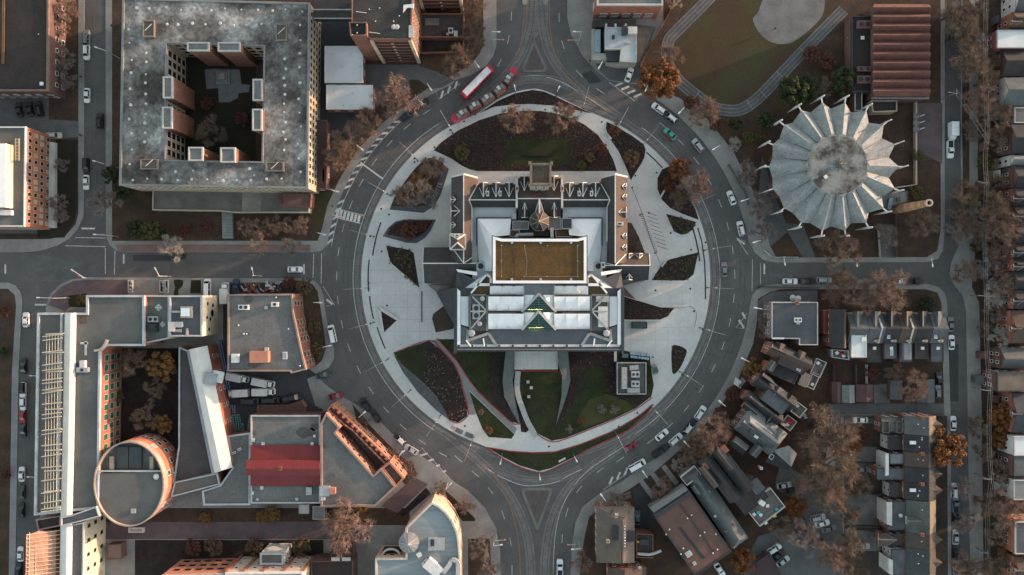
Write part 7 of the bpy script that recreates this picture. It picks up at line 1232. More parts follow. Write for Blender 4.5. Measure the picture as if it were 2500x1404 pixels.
# ground cover in the beds: small tufts too many to count
def inside(pt, poly):
    x, y = pt; c = False; n = len(poly)
    for i in range(n):
        x0, y0 = poly[i]; x1, y1 = poly[i - 1]
        if (y0 > y) != (y1 > y) and x < (x1 - x0) * (y - y0) / (y1 - y0) + x0: c = not c
    return c
cov = {'a': M('dead_tuft', (.15, .095, .068), (.09, .055, .045), 2, 1, .3), 'b': M('pale_tuft', (.22, .19, .14), (.15, .12, .09), 2, 1, .3), 'c': M('red_tuft', (.16, .07, .055), (.1, .045, .038), 2, 1, .3), 'd': M('olive_tuft', (.11, .095, .04), (.07, .058, .028), 2, 1, .3)}
def scatter(key, n, m, rmin, rmax, avoid=None):
    pl = beds[key]; xs = [q[0] for q in pl]; ys_ = [q[1] for q in pl]; b = MB(); k = 0; t_ = 0
    while k < n and t_ < n * 20:
        t_ += 1; x, y = rnd.uniform(min(xs), max(xs)), rnd.uniform(min(ys_), max(ys_))
        if not inside((x, y), pl) or (avoid and any(inside((x, y), beds[a]) for a in avoid)): continue
        k += 1; p = P(x, y); r = rnd.uniform(rmin, rmax)
        for j in range(9):
            a = rnd.random() * 6.28; l = r * rnd.uniform(.5, 1.1); w__ = r * .16; c, s = math.cos(a), math.sin(a)
            b.add([(p.x - s * w__, p.y + c * w__, .16), (p.x + s * w__, p.y - c * w__, .16), (p.x + c * l, p.y + s * l, .16 + r * rnd.uniform(.4, 1.2))], [[0, 1, 2]])
    o = b.build('ground_cover', m, kind='stuff'); return o
for key, n, m, r0, r1, av in (('b1', 1500, 'a', .15, .35, ('lawn1',)), ('b1', 500, 'c', .15, .35, ('lawn1',)), ('b2', 420, 'a', .15, .3, None), ('b3', 420, 'a', .15, .35, None), ('b4', 260, 'a', .2, .4, ('b4g',)), ('b5b', 260, 'c', .2, .4, None), ('b6', 45, 'd', .5, 1.1, None), ('b7', 40, 'c', .15, .3, None), ('b8', 160, 'c', .2, .4, None), ('b9', 60, 'd', .4, .8, None), ('b10', 70, 'd', .4, .8, None), ('b11', 60, 'c', .3, .5, None), ('b12', 40, 'd', .3, .6, None), ('b14', 60, 'd', .2, .4, None), ('b13', 60, 'd', .2, .4, None), ('b15', 110, 'b', .3, .5, ('b15l', 'b15s')), ('b15', 80, 'c', .2, .4, ('b15l', 'b15s')), ('b17s', 60, 'c', .2, .3, None), ('b19s', 90, 'c', .3, .6, None)):
    scatter(key, n, cov[m], r0, r1, av)
# ---------------------------------------------------------------- vehicles
def paintm(n, c): return M('paint_' + n, c, tuple(x * .92 for x in c), 1, .3, .03, spec=.5)
CC = {'white': paintm('white', (.68, .69, .70)), 'silver': paintm('silver', (.36, .38, .40)), 'grey': paintm('grey', (.15, .165, .18)), 'black': paintm('black', (.016, .017, .02)), 'navy': paintm('navy', (.02, .03, .06)), 'red': paintm('red', (.30, .02, .03)), 'maroon': paintm('maroon', (.20, .015, .035)), 'teal': paintm('teal', (.03, .30, .24)), 'green': paintm('dark_green', (.03, .055, .05)), 'beige': paintm('beige', (.42, .39, .34))}
tyre = M('tyre', (.015, .015, .015), r=.9); lampw = M('headlamp', (.65, .65, .6), r=.2); lampr = M('tail_lamp', (.28, .01, .01), r=.3); dkp = M('dark_trim', (.02, .02, .022), r=.6)
def outline(L, W, fr=.35, rr=.25):
    return [(L/2, -W/2 + fr * 1.3), (L/2, W/2 - fr * 1.3), (L/2 - fr * .35, W/2 - fr * .5), (L/2 - fr * 1.3, W/2), (-L/2 + rr * 1.2, W/2), (-L/2 + .04, W/2 - rr), (-L/2, W/2 - rr * 1.6), (-L/2, -W/2 + rr * 1.6), (-L/2 + .04, -W/2 + rr), (-L/2 + rr * 1.2, -W/2), (L/2 - fr * 1.3, -W/2), (L/2 - fr * .35, -W/2 + fr * .5)]
def frustum(b, p0, z0, p1, z1):
    n = len(p0); b.add([(x, y, z0) for x, y in p0] + [(x, y, z1) for x, y in p1], [[i, (i + 1) % n, n + (i + 1) % n, n + i] for i in range(n)] + [[n + i for i in range(n)]])
def rectp(x0, x1, w0, w1=None): w1 = w1 or w0; return [(x1, -w1/2), (x1, w1/2), (x0, w0/2), (x0, -w0/2)]
VM = {}
def wheel_mesh(r=.33, w_=.22): b = MB(); b.tube((0, -w_/2, 0), (0, w_/2, 0), r, n=12); b.mat(1); b.tube((0, -w_/2 - .01, 0), (0, w_/2 + .01, 0), r * .58, n=8); return b.mesh('wheel', [tyre, alu])
whm = wheel_mesh(); whb = wheel_mesh(.48, .3)
def lampmesh(m, w_): b = MB(); b.box((0, 0, 0), (.16, w_, .16)); return b.mesh('light', m)
hl_m, tl_m = lampmesh(lampw, .34), lampmesh(lampr, .34)
def vehicle(kind):
    if kind in VM: return VM[kind]
    L, W, cb0, cb1, rf0, rf1, zr, zh = {'sedan': (4.6, 1.82, -1.75, 1.05, -1.0, .3, 1.42, .82), 'hatch': (4.1, 1.78, -1.9, .95, -1.55, .25, 1.48, .85), 'suv': (4.7, 1.9, -2.2, 1.15, -1.85, .5, 1.72, .98), 'van': (5.5, 2.0, -2.65, 1.95, -2.6, 1.15, 2.1, 1.05), 'pickup': (5.5, 1.95, -.35, 1.25, -.15, .65, 1.8, 1.0), 'truck': (6.6, 2.1, 1.7, 3.0, 1.6, 2.6, 2.0, 1.1)}[kind]
    o = outline(L, W); oi = [(x * .965, y * .93) for x, y in o]; body = MB()
    frustum(body, [(x, y) for x, y in o], .28, [(x * .99, y) for x, y in o], .62); body2 = [(x * .99, y) for x, y in o]; frustum(body, body2, .62, oi, zh)
    cab = MB(); frustum(cab, rectp(cb0, cb1, W * .86, W * .84), zh - .02, rectp(rf0, rf1, W * .70, W * .68), zr - .04)
    roof = MB(); frustum(roof, rectp(rf0 - .05, rf1 + .05, W * .71, W * .69), zr - .06, rectp(rf0 + .06, rf1 - .08, W * .66, W * .62), zr + .03)
    for s in (-1, 1):   # pillars
        for xb, xr in ((cb0, rf0), (cb1, rf1), ((cb0 + cb1) / 2 - .1, (rf0 + rf1) / 2 - .1)): roof.beam((xb, s * W * .43, zh), (xr, s * W * .35, zr - .02), .09)
    parts = [('body', body.mesh('body', CC['white']), True), ('windows', cab.mesh('windows', glass), False), ('roof', roof.mesh('roof', CC['white']), True)]
    if kind == 'suv': b = MB(); [b.beam((rf0 + .1, s * .55, zr + .1), (rf1 - .2, s * .55, zr + .1), .06) for s in (-1, 1)]; parts.append(('roof_rack', b.mesh('roof_rack', dkp), False))
    if kind == 'pickup': b = MB(); b.box((-1.6, 0, zh + .01), (2.0, 1.5, .04)); parts.append(('cargo_bed', b.mesh('cargo_bed', dkp), False)); b = MB(); [b.box((-1.6, s * .84, zh + .08), (2.2, .14, .2)) for s in (-1, 1)]; b.box((-2.65, 0, zh + .08), (.1, 1.7, .2)); parts.append(('bed_side', b.mesh('bed_side', CC['white']), True))
    if kind == 'truck': b = MB(); b.box((-.95, 0, 1.9), (4.6, 2.2, 2.1)); b.box((-.95, 0, 2.96), (4.5, 2.1, .06)); parts.append(('cargo_box', b.mesh('cargo_box', M('truck_box', (.52, .53, .52), (.44, .45, .44), .5, .6, .06)), False))
    m_ = MB(); [m_.box((cb1 - .35, s * (W / 2 + .08), zh + .08), (.16, .2, .14)) for s in (-1, 1)]; parts.append(('mirrors', m_.mesh('mirrors', dkp), False))
    wx = L * .3; whl = [(x, s * (W / 2 - .14)) for x in (-wx, wx) for s in (-1, 1)]
    VM[kind] = (parts, whl, L, W); return VM[kind]
def set_mat(o, m):
    o.material_slots[0].link = 'OBJECT'; o.material_slots[0].material = m
def car(px, py, ang, kind, colr, label, roofc=None, group=None):
    parts, whl, L, W = vehicle(kind); p = P(px, py, .7); t = thing({'suv': 'suv', 'truck': 'box_truck', 'pickup': 'pickup_truck', 'van': 'van'}.get(kind, 'car'), label, {'truck': 'truck', 'pickup': 'pickup', 'van': 'van'}.get(kind, 'car'), (p.x, p.y, .01 if group != 'y' else .14), None, R(ang))
    z0 = .135 if YARD else 0; t.location.z = z0
    for nm, me, pt in parts:
        o = bpy.data.objects.new(nm, me); col.objects.link(o); o.parent = t
        if pt: set_mat(o, CC[roofc] if (roofc and nm == 'roof') else CC[colr])
    for x, y in whl: o = bpy.data.objects.new('wheel', whm); col.objects.link(o); o.parent = t; o.location = (x, y, .33)
    for s in (-1, 1):
        o = bpy.data.objects.new('headlight', hl_m); col.objects.link(o); o.parent = t; o.location = (L/2 - .17, s * (W/2 - .36), .66)
        o = bpy.data.objects.new('tail_light', tl_m); col.objects.link(o); o.parent = t; o.location = (-L/2 + .09, s * (W/2 - .34), .72)
    return t
YARD = False
for a in ((211, 92, 90, 'suv', 'grey', 'dark grey SUV parked at the left kerb, top left street'), (211, 128, -90, 'suv', 'white', 'white SUV right behind the dark grey one, top left street'), (212, 233, -90, 'sedan', 'white', 'lone white sedan midway down the top left street', ), (244, 295, 90, 'suv', 'black', 'black car driving on the right lane of the top left street'), (210, 404, -90, 'suv', 'black', 'black SUV ahead of a white sedan, left street'), (210, 445, -90, 'sedan', 'white', 'white sedan behind the black SUV near the left crossing'),
          (433, 625, 0, 'sedan', 'black', 'black sedan driving along the left side street'), (720, 658, 0, 'sedan', 'white', 'white sedan waiting at the stop bar of the left side street'), (63, 781, 90, 'sedan', 'white', 'white sedan driving on the lower left street'), (57, 894, 90, 'sedan', 'black', 'dark sedan parked first in the lower left line'), (56, 952, -90, 'suv', 'white', 'white SUV with black roof, second in the lower left line', 'black'), (56, 986, -90, 'hatch', 'white', 'short white hatchback ahead of the red car'), (55, 1017, -90, 'sedan', 'red', 'red car parked in the lower left line'), (56, 1051, -90, 'sedan', 'navy', 'navy car below the red one, lower left line'), (53, 1158, 90, 'sedan', 'white', 'white sedan level with the drum on the lower left street'), (53, 1202, 90, 'sedan', 'green', 'dark green car behind the white sedan, level with the drum'), (52, 1246, 90, 'sedan', 'black', 'black car near the plum link roof, lower left street'), (50, 1353, 90, 'sedan', 'white', 'white sedan near the bottom left corner'), (46, 1392, 90, 'suv', 'black', 'black car at the bottom left edge of the photo'),
          (811, 815, 102, 'van', 'white', 'white van with roof rack parked on the left of the crescent'), (893, 988, 125, 'suv', 'black', 'black SUV, upper of two on the lower left crescent'), (917, 1016, 125, 'sedan', 'black', 'black sedan, lower of two on the lower left crescent'), (976, 1072, 138, 'hatch', 'black', 'small black car with pale bonnet, lower left crescent', 'white'), (1004, 1098, 150, 'sedan', 'silver', 'silver sedan just before the lower left hatching'), (1028, 255, 35, 'pickup', 'black', 'black pickup with white cargo cover by the upper left kerb', 'white'), (994, 282, 35, 'suv', 'navy', 'navy SUV parked before the upper left hatching'),
          (1608, 265, 145, 'suv', 'white', 'white SUV parked at the upper right of the crescent'), (1636, 286, 142, 'suv', 'black', 'black SUV with white roof behind the white one, upper right', 'white'), (1636, 327, 138, 'sedan', 'teal', 'teal and orange taxi on the upper right crescent'), (1704, 355, 128, 'suv', 'silver', 'silver SUV on the right crescent below the taxi'), (1786, 483, 112, 'sedan', 'white', 'white sedan on the right crescent, upper of two'), (1809, 558, 103, 'suv', 'white', 'white SUV on the right crescent, just above the side street'), (1768, 658, 92, 'sedan', 'grey', 'dark grey sedan on the inner lane of the right crescent'),
          (1929, 687, 0, 'sedan', 'white', 'white sedan, first parked on the right side street'), (1971, 687, 0, 'sedan', 'black', 'black sedan, second parked on the right side street'), (2012, 684, 0, 'suv', 'silver', 'silver SUV, third parked on the right side street'), (2100, 687, 0, 'sedan', 'grey', 'grey-teal sedan parked under the large bare trees'), (2200, 686, 0, 'sedan', 'white', 'white car half hidden under a bare tree, right side street'), (2232, 687, 0, 'pickup', 'black', 'black pickup, last parked on the right side street'), (2320, 365, -90, 'pickup', 'white', 'white pickup on the upper right street', ), (2321, 792, 90, 'sedan', 'grey', 'grey sedan parked beside the row end house'), (2323, 836, 90, 'sedan', 'white', 'white sedan parked below the grey one, right street'), (2327, 1034, 90, 'sedan', 'white', 'white car parked above the big orange street tree'), (2329, 1198, 90, 'suv', 'white', 'white SUV below the big orange street tree'), (2332, 1231, 90, 'pickup', 'grey', 'grey pickup behind the white SUV, lower right street'), (2333, 1262, 90, 'sedan', 'black', 'black car under thin branches, lower right street'), (2333, 1312, 90, 'sedan', 'silver', 'silver-teal sedan on the lower right street'), (2332, 1348, 90, 'hatch', 'black', 'black hatchback on the lower right street'), (2335, 1386, 90, 'sedan', 'grey', 'grey sedan at the bottom of the lower right street'),
          (1367, 1387, 90, 'pickup', 'white', 'white pickup at the bottom edge right of the tracks'), (1710, 1008, 57, 'suv', 'white', 'white SUV on the lower right crescent, nearest the houses'), (1683, 1043, 52, 'suv', 'navy', 'navy SUV with white roof on the lower right crescent', 'white'), (1650, 1073, 40, 'suv', 'white', 'white SUV parked between navy and black SUVs, lower right'), (1616, 1062, 40, 'sedan', 'white', 'white sedan driving the middle lane, lower right crescent'), (1539, 1091, 30, 'sedan', 'maroon', 'maroon car driving on the lower right crescent'), (1612, 1102, 35, 'pickup', 'black', 'black pickup parked at the lower right kerb'), (1556, 1136, 30, 'van', 'white', 'white van parked at the lower right kerb beside the hatching')):
    car(*a)
YARD = True
for a in ((47, 268, 102, 'sedan', 'black', 'leftmost of three black cars in the top left car park'), (73, 266, 102, 'sedan', 'black', 'middle of three black cars in the top left car park'), (97, 266, 102, 'suv', 'black', 'rightmost of three black cars in the top left car park'), (133, 331, 0, 'suv', 'beige', 'beige SUV in the drive above the office block lawn'), (789, 915, 15, 'sedan', 'green', 'dark green sedan crossing the yard entrance'), (820, 967, 10, 'sedan', 'maroon', 'maroon car at the yard entrance'),
          (583, 922, -12, 'truck', 'white', 'white box truck, upper left of four in the yard'), (645, 934, -12, 'truck', 'white', 'white box truck, upper right of four in the yard'), (646, 956, 0, 'truck', 'white', 'white box truck, lower right of four in the yard'), (584, 959, 183, 'truck', 'white', 'white box truck with cab facing left, lower left of four'), (612, 979, 0, 'van', 'black', 'left of three black vans below the box trucks'), (662, 977, 2, 'van', 'black', 'middle of three black vans below the box trucks'), (713, 971, 12, 'van', 'black', 'right of three black vans below the box trucks'), (507, 702, 90, 'van', 'white', 'white van above the end of the pale block'), (551, 716, 90, 'truck', 'white', 'white truck parked in the gap left of the grey-roofed block'), (577, 702, 90, 'pickup', 'navy', 'navy pickup beside the rubble bay'),
          (1536, 183, 70, 'sedan', 'white', 'white sedan parked beside the corner cafe'), (2100, 1025, 180, 'sedan', 'white', 'white sedan parked on the lane below the garages'), (1914, 1185, 10, 'sedan', 'silver', 'silver sedan behind the pale grey crescent house'), (1932, 1197, 10, 'sedan', 'black', 'black car beside the silver one behind the crescent house'), (1996, 1264, 14, 'suv', 'silver', 'silver SUV, upper of three in the yard car park'), (2007, 1278, 14, 'sedan', 'white', 'white sedan, middle of three in the yard car park'), (2023, 1291, 14, 'sedan', 'grey', 'dark grey car, lowest of three in the yard car park'), (1890, 1340, 33, 'suv', 'white', 'white SUV in the bottom car park, upper left of three'), (1899, 1356, 33, 'sedan', 'black', 'black car between two pale ones in the bottom car park'), (1911, 1370, 35, 'sedan', 'silver', 'silver sedan in the bottom car park, lower right of three'), (1992, 1323, 40, 'suv', 'black', 'black SUV under the trees at the lower lane'), (2105, 1146, 0, 'sedan', 'grey', 'grey car in a back yard left of the green awning'), (2105, 1333, 0, 'sedan', 'silver', 'silver car in a back yard by the umber-roofed house'), (1757, 1391, -58, 'sedan', 'white', 'white sedan at the bottom edge beside the brown hall'), (1556, 1264, 90, 'sedan', 'green', 'dark green car in the drive right of the corner villa'), (2292, 926, 90, 'sedan', 'black', 'black car parked by the right end of the lane garages'), (2289, 956, 90, 'hatch', 'grey', 'grey hatchback below the black car at the lane end')):
    car(*a)
YARD = False
# taxi: orange wings
tx = [o for o in col.objects if o.get('label', '').startswith('teal and orange')][0]; b = MB()
for s in (-1, 1): b.box((0, s * .9, .62), (4.0, .12, .5))
o = bpy.data.objects.new('orange_flank', b.mesh('orange_flank', paintm('orange', (.45, .10, .02)))); col.objects.link(o); o.parent = tx
# box van with angled bonnet
t = thing('delivery_truck', 'white delivery truck with long box parked on the upper right street', 'truck', P(2324, 320, 1), rz=R(-90)); t.location.z = 0
b = MB(); b.box((-.4, 0, 1.9), (4.2, 2.2, 2.4)); bo = b.mesh('cargo_box', CC['white']); o = bpy.data.objects.new('cargo_box', bo); col.objects.link(o); o.parent = t
b = MB(); frustum(b, rectp(1.7, 3.0, 2.1, 1.7), .3, rectp(1.7, 2.5, 1.9, 1.5), 1.9); o = bpy.data.objects.new('cab', b.mesh('cab', CC['white'])); col.objects.link(o); o.parent = t
for x in (-1.6, 2.2):
    for s in (-1, 1): o = bpy.data.objects.new('wheel', whb); col.objects.link(o); o.parent = t; o.location = (x, s * .95, .48)
# red bus
bp_ = P(1165, 199, 2.5); bus = thing('city_bus', 'red city bus with long white roof on the upper left crescent', 'bus', (bp_.x, bp_.y, 0), rz=R(45))
bl_, bw = 12.4, 2.55; redp = CC['red'] = paintm('transit_red', (.38, .02, .045))
b = MB(); o_ = outline(bl_, bw, .4, .25); frustum(b, o_, .35, o_, 1.5); frustum(b, o_, 1.5, [(x * .99, y * .97) for x, y in o_], 2.95)
def sub(t, nm, mb, m, smooth=False): o = bpy.data.objects.new(nm, mb.mesh(nm, m, smooth=smooth)); col.objects.link(o); o.parent = t; return o
sub(bus, 'body', b, redp); b = MB(); b.box((-.15, 0, 3.02), (bl_ - 1.9, bw - .62, .22)); b.box((-.15, 0, 3.14), (bl_ - 2.2, bw - .9, .06)); sub(bus, 'roof_panel', b, M('bus_white', (.66, .68, .70), r=.5)); b = MB()
for s in (-1, 1):
    for i in range(8): b.box((-4.6 + i * 1.25, s * (bw / 2 + .005), 2.1), (1.05, .06, .95))
b.box((bl_ / 2 - .03, 0, 2.0), (.1, 2.0, 1.3)); sub(bus, 'windows', b, glass)
for x in (-3.4, 3.6):
    for s in (-1, 1): o = bpy.data.objects.new('wheel', whb); col.objects.link(o); o.parent = bus; o.location = (x, s * 1.1, .48)
# streetcar of five modules
sp5 = [(1101, 294), (1143, 266), (1173, 248), (1205, 228), (1232, 205), (1260, 165)]; sp5 = [P(x, y, 3) for x, y in sp5]
tram = thing('streetcar', 'red articulated streetcar of five modules with dark roof gear on the upper left tracks', 'tram', (sp5[2].x, sp5[2].y, 0)); org = ORG[tram]
gear = M('roof_gear', (.06, .085, .085), (.04, .055, .058), 2, .6, .2); stripes = [redp, redp, M('ad_green', (.10, .28, .05)), M('ad_yellow', (.50, .30, .03)), redp]
for i in range(5):
    a, c = sp5[i].copy(), sp5[i + 1].copy(); a.z = c.z = 0; d = (c - a).normalized(); L = (c - a).length - .7; m_ = (a + c) / 2; n_ = Vector((-d.y, d.x, 0)); rz = math.atan2(d.y, d.x); b = MB()
    nose = 1.4 if i in (0, 4) else 0; sgn = -1 if i == 0 else 1
    pl = [(-L/2, -1.25), (L/2, -1.25), (L/2, 1.25), (-L/2, 1.25)]
    if i == 0: pl = [(-L/2 - .2, -.55), (-L/2 + .7, -1.15), (-L/2 + 1.6, -1.25), (L/2, -1.25), (L/2, 1.25), (-L/2 + 1.6, 1.25), (-L/2 + .7, 1.15), (-L/2 - .2, .55)]
    if i == 4: pl = [(L/2 + .2, .55), (L/2 - .7, 1.15), (L/2 - 1.6, 1.25), (-L/2, 1.25), (-L/2, -1.25), (L/2 - 1.6, -1.25), (L/2 - .7, -1.15), (L/2 + .2, -.55)]
    def wr(x, y): q = m_ + d * x + n_ * y; return (q.x, q.y)
    b.prism([wr(x, y) for x, y in pl], .35, 3.1); mo = b.build('module', redp, tram)
    b = MB(); w0 = -L/2 + (1.7 if i == 0 else .1); w1 = L/2 - (1.7 if i == 4 else .1); mid = (w0 + w1) / 2
    b.prism([wr(x, y) for x, y in ((w0, -1.17), (w1, -1.17), (w1, 1.17), (w0, 1.17))], 3.0, 3.2); b.build('roof_tray', gear, mo)
    for k in range(3): q = wr(w0 + (w1 - w0) * (k + .5) / 3, (k % 2 - .5) * .3); MB().box((q[0], q[1], 3.4), ((w1 - w0) / 3.6, 1.3, .42), rz).build('roof_unit', (alu if k == 1 else M('gear_grey', (.13, .16, .16))), mo)
    b = MB()
    for s in (-1, 1):
        for k in range(3): q = wr(w0 + (w1 - w0) * (k + .5) / 3, s * 1.26); b.box((q[0], q[1], 2.0), ((w1 - w0) / 3.5, .06, 1.1), rz)
    b.build('windows', glass, mo)
    if i in (2, 3): q = wr(0, -1.27); MB().box((q[0], q[1], 1.2), (L - .4, .05, 1.2), rz).build('side_panel', stripes[i], mo)
    if i < 4: q = c; MB().box((q.x, q.y, 1.75), (.75, 2.1, 2.6), rz).build('bellows', dkp, tram)
# utility cart on the plaza
t = thing('utility_cart', 'small green utility cart parked beside the plant enclosure', 'cart', P(1598, 901), rz=R(-72)); t.location.z = .13
b = MB(); frustum(b, rectp(-1.5, 1.5, 1.4), .3, rectp(-1.45, 1.4, 1.3), .8); sub(t, 'body', b, M('cart_grey', (.25, .28, .28))); b = MB(); b.box((.1, 0, 1.8), (1.6, 1.3, .08)); [b.beam((x, y, .8), (x, y, 1.8), .06) for x in (-.6, .8) for y in (-.55, .55)]; sub(t, 'canopy', b, M('cart_green', (.05, .10, .09)))
for x in (-1, 1):
    for s in (-1, 1): o = bpy.data.objects.new('wheel', whm); col.objects.link(o); o.parent = t; o.location = (x, s * .6, .3)
# ---------------------------------------------------------------- plant enclosure, dumpster, bins, barrels
pe, _, _ = bld('plant_enclosure', 'grey walled enclosure with pale cooling units beside the modern wing', [(1506, 885), (1577, 885), (1577, 962), (1506, 962)], 3.2, dark_metal, M('deck_grey', (.10, .10, .10)), par=(.2, .6, M('strut_grey')))
um = M('unit_mid', (.30, .32, .32), (.2, .21, .21), 2); rbox(pe, 1523, 922, 3.2, 1.5, 6.4, 1.3, um); rbox(pe, 1547, 897, 3.2, 2.6, 1.3, .9, um, rz=.1); rbox(pe, 1550, 913, 3.2, 2.4, 1.8, 1.2, alu, fans=2); rbox(pe, 1550, 936, 3.2, 2.4, 1.8, 1.2, alu, fans=2); rbox(pe, 1546, 952, 3.2, 3.6, 1.4, .8, um)
t = thing('dumpster', 'dark green steel dumpster beside the modern wing', 'dumpster', P(1560, 794)); p = P(1560, 794); b = MB(); b.ring([(p.x + i * 2.3, p.y + j * .95) for i, j in ((-1, -1), (1, -1), (1, 1), (-1, 1))], [(p.x + i * 2.15, p.y + j * .82) for i, j in ((-1, -1), (1, -1), (1, 1), (-1, 1))], .15, 1.6); b.build('body', M('dumpster_green', (.03, .05, .05), r=.6), t); MB().box((p.x, p.y, .9), (4.3, 1.6, 1.2)).build('load', M('dumpster_load', (.05, .065, .065)), t); MB().box((p.x - 1.1, p.y, 1.62), (2.1, 1.8, .08)).build('lid', M('dumpster_green'), t)
b = MB(); b.box((0, 0, .5), (.62, .68, .95)); b.mat(1).box((.02, 0, 1.02), (.7, .74, .09)); binm = b.mesh('wheelie_bin', [M('bin_blue', (.05, .13, .26), r=.5), M('bin_lid', (.30, .42, .50), r=.5)])
for i in range(14):
    x, y = 1540 + (i // 2) * 6.6 + rnd.uniform(-1, 1), 862 + (i % 2) * 8 + (i // 2) * .8; tag(inst('wheelie_bin', binm, None, P(x, y) + Vector((0, 0, .13)), rnd.uniform(-.3, .3)), 'blue wheeled bin in the double row right of the modern wing', 'bin', 'blue bins in the double row')
t = thing('pallet_stack', 'stack of blue pallets and boxes left of the blue bins', 'pallets', P(1525, 868)); p = P(1525, 868)
for k in range(5): MB().box((p.x + rnd.uniform(-.1, .1), p.y, .25 + k * .2), (1.8, 1.2, .14)).build('pallet', M('pallet_blue', (.12, .18, .22)), t)
bar = {}
for nm, c in (('teal', (.02, .16, .14)), ('blue', (.03, .07, .22)), ('red', (.28, .03, .03))):
    b = MB(); b.tube((0, 0, 0), (0, 0, .82), .29, n=10); b.tube((0, 0, .28), (0, 0, .34), .31, n=10); b.tube((0, 0, .55), (0, 0, .61), .31, n=10); b.mat(1).tube((0, 0, .8), (0, 0, .86), .13, n=8); bar[nm] = b.mesh('keg', [M('keg_' + nm, c, r=.45), M('keg_cap', (.55, .58, .58))])
for i in range(54):
    y = 1012 + (i // 6) * 5.2; x = 565 + (i % 6) * 5.4 + (y - 1012) * .16
    if x > 590 and y < 1030: continue
    tag(inst('keg', bar['teal'], None, P(x, y) + Vector((rnd.uniform(-.1, .1), rnd.uniform(-.1, .1), .14))), 'teal keg in the block of kegs below the slanting white hall', 'keg', 'teal kegs in the yard')
for i in range(16): tag(inst('keg', bar['blue' if i % 5 else 'red'], None, P(560 + (i % 4) * 5.4 + rnd.uniform(-1, 1), 990 + (i // 4) * 5.2) + Vector((0, 0, .14))), 'blue keg in the small mixed group above the teal kegs' if i % 5 else 'red keg in the small mixed group above the teal kegs', 'keg', 'blue kegs in the mixed group' if i % 5 else 'red kegs in the mixed group')
for i in range(56):
    k = i // 2; y = 832 + k * 5.1; x = 537 + (i % 2) * 5 + k * .95; tag(inst('keg', bar['blue'], None, P(x, y) + Vector((0, 0, .14))), 'blue keg in the long double line beside the slanting white hall', 'keg', 'blue kegs in the long line')
# rubble bay by the side street
jm_ = [M('scrap_rust', (.22, .08, .04)), M('scrap_grey', (.26, .27, .27)), M('scrap_white', (.5, .5, .48)), M('scrap_brown', (.12, .07, .05)), M('scrap_red', (.20, .05, .05))]
b0 = thing('scrap_bay', 'open bay of jumbled scrap pieces above the grey-roofed block', 'scrap pile', P(645, 700))
for i in range(46): p = P(rnd.uniform(592, 690), rnd.uniform(690, 712)); MB().box((p.x, p.y, .2 + rnd.random() * .6), (rnd.uniform(.3, 2.2), rnd.uniform(.25, .7), rnd.uniform(.2, .7)), rnd.random() * 3).build('scrap_piece', rnd.choice(jm_), b0)
# rock gardens on the side-street pavement
for x0, x1, lb in ((314, 326, 'narrow rock planter left of the paved square'), (391, 413, 'rock planter with three boulders right of the paved square')):
    t = thing('rock_planter', lb, 'planter', P((x0 + x1) / 2, 697)); a, c = P(x0, 684), P(x1, 714); MB().ring([(a.x, c.y), (c.x, c.y), (c.x, a.y), (a.x, a.y)], [(a.x + .25, c.y + .25), (c.x - .25, c.y + .25), (c.x - .25, a.y - .25), (a.x + .25, a.y - .25)], .1, .55).build('kerb', pale, t); MB().box(((a.x + c.x) / 2, (a.y + c.y) / 2, .25), (c.x - a.x - .5, a.y - c.y - .5, .3)).build('soil', soil, t)
    for k in range(3): bm = bmesh.new(); bmesh.ops.create_icosphere(bm, subdivisions=2, radius=.7); [setattr(v, 'co', v.co * rnd.uniform(.8, 1.15)) for v in bm.verts]; me = bpy.data.meshes.new('boulder'); bm.to_mesh(me); bm.free(); me.materials.append(M('boulder_stone', (.26, .27, .26))); inst('boulder', me, t, ((a.x + c.x) / 2 + rnd.uniform(-.3, .3), c.y + .9 + k * 1.1, .5), rnd.random() * 6, scale=(1, 1, .6) if x1 - x0 > 15 else (.7, .7, .5))
lay('paved_square', [(327, 684), (389, 684), (389, 718), (327, 718)], M('beige_pavers', (.22, .215, .19), (.17, .165, .15), .5, .9, .15), Z3); lay('planting_bed', spline([(425, 684), (446, 684), (446, 698), (436, 708), (436, 720), (424, 720), (428, 702)], 3, True), lawn_m, Z3); lay('planting_bed', [(467, 684), (491, 684), (491, 716), (465, 716)], M('dark_lawn'), Z3)
# ---------------------------------------------------------------- street lamps, catenary poles, utility poles
lg = M('lamp_grey', (.40, .41, .40), r=.5); lgr = M('lamp_green', (.03, .10, .08), r=.5); lwhite = M('lamp_white', (.66, .66, .64), r=.5)
def tubemesh(n, r0, r1, h, m): b = MB(); b.tube((0, 0, 0), (0, 0, h), r0, r1, 7); b.tube((0, 0, 0), (0, 0, .5), r0 * 1.6, r0 * 1.5, 8); return b.mesh(n, m)
pole9 = tubemesh('pole', .13, .08, 8.6, lg); pole7 = tubemesh('pole', .14, .1, 7.0, lgr); b = MB(); b.box((.35, 0, 0), (.9, .34, .16)); headm = b.mesh('lamp_head', lwhite)
def lamp(x0, y0, x1, y1, label, group, h=8.5, mp=pole9, name='street_lamp'):
    a, c = P(x0, y0, h), P(x1, y1, h); d = c - a; ang = math.atan2(d.y, d.x); L = d.length; t = thing(name, label, 'street lamp', (a.x, a.y, .05), group)
    o = inst('pole', mp, t, (a.x, a.y, .05)); b = MB(); b.beam((a.x, a.y, h - .1), (c.x - d.x * .3, c.y - d.y * .3, h + .05), .13, .13); b.build('arm', lwhite, t); inst('lamp_head', headm, t, (c.x - d.x * .35, c.y - d.y * .35, h + .08), ang)
    return t
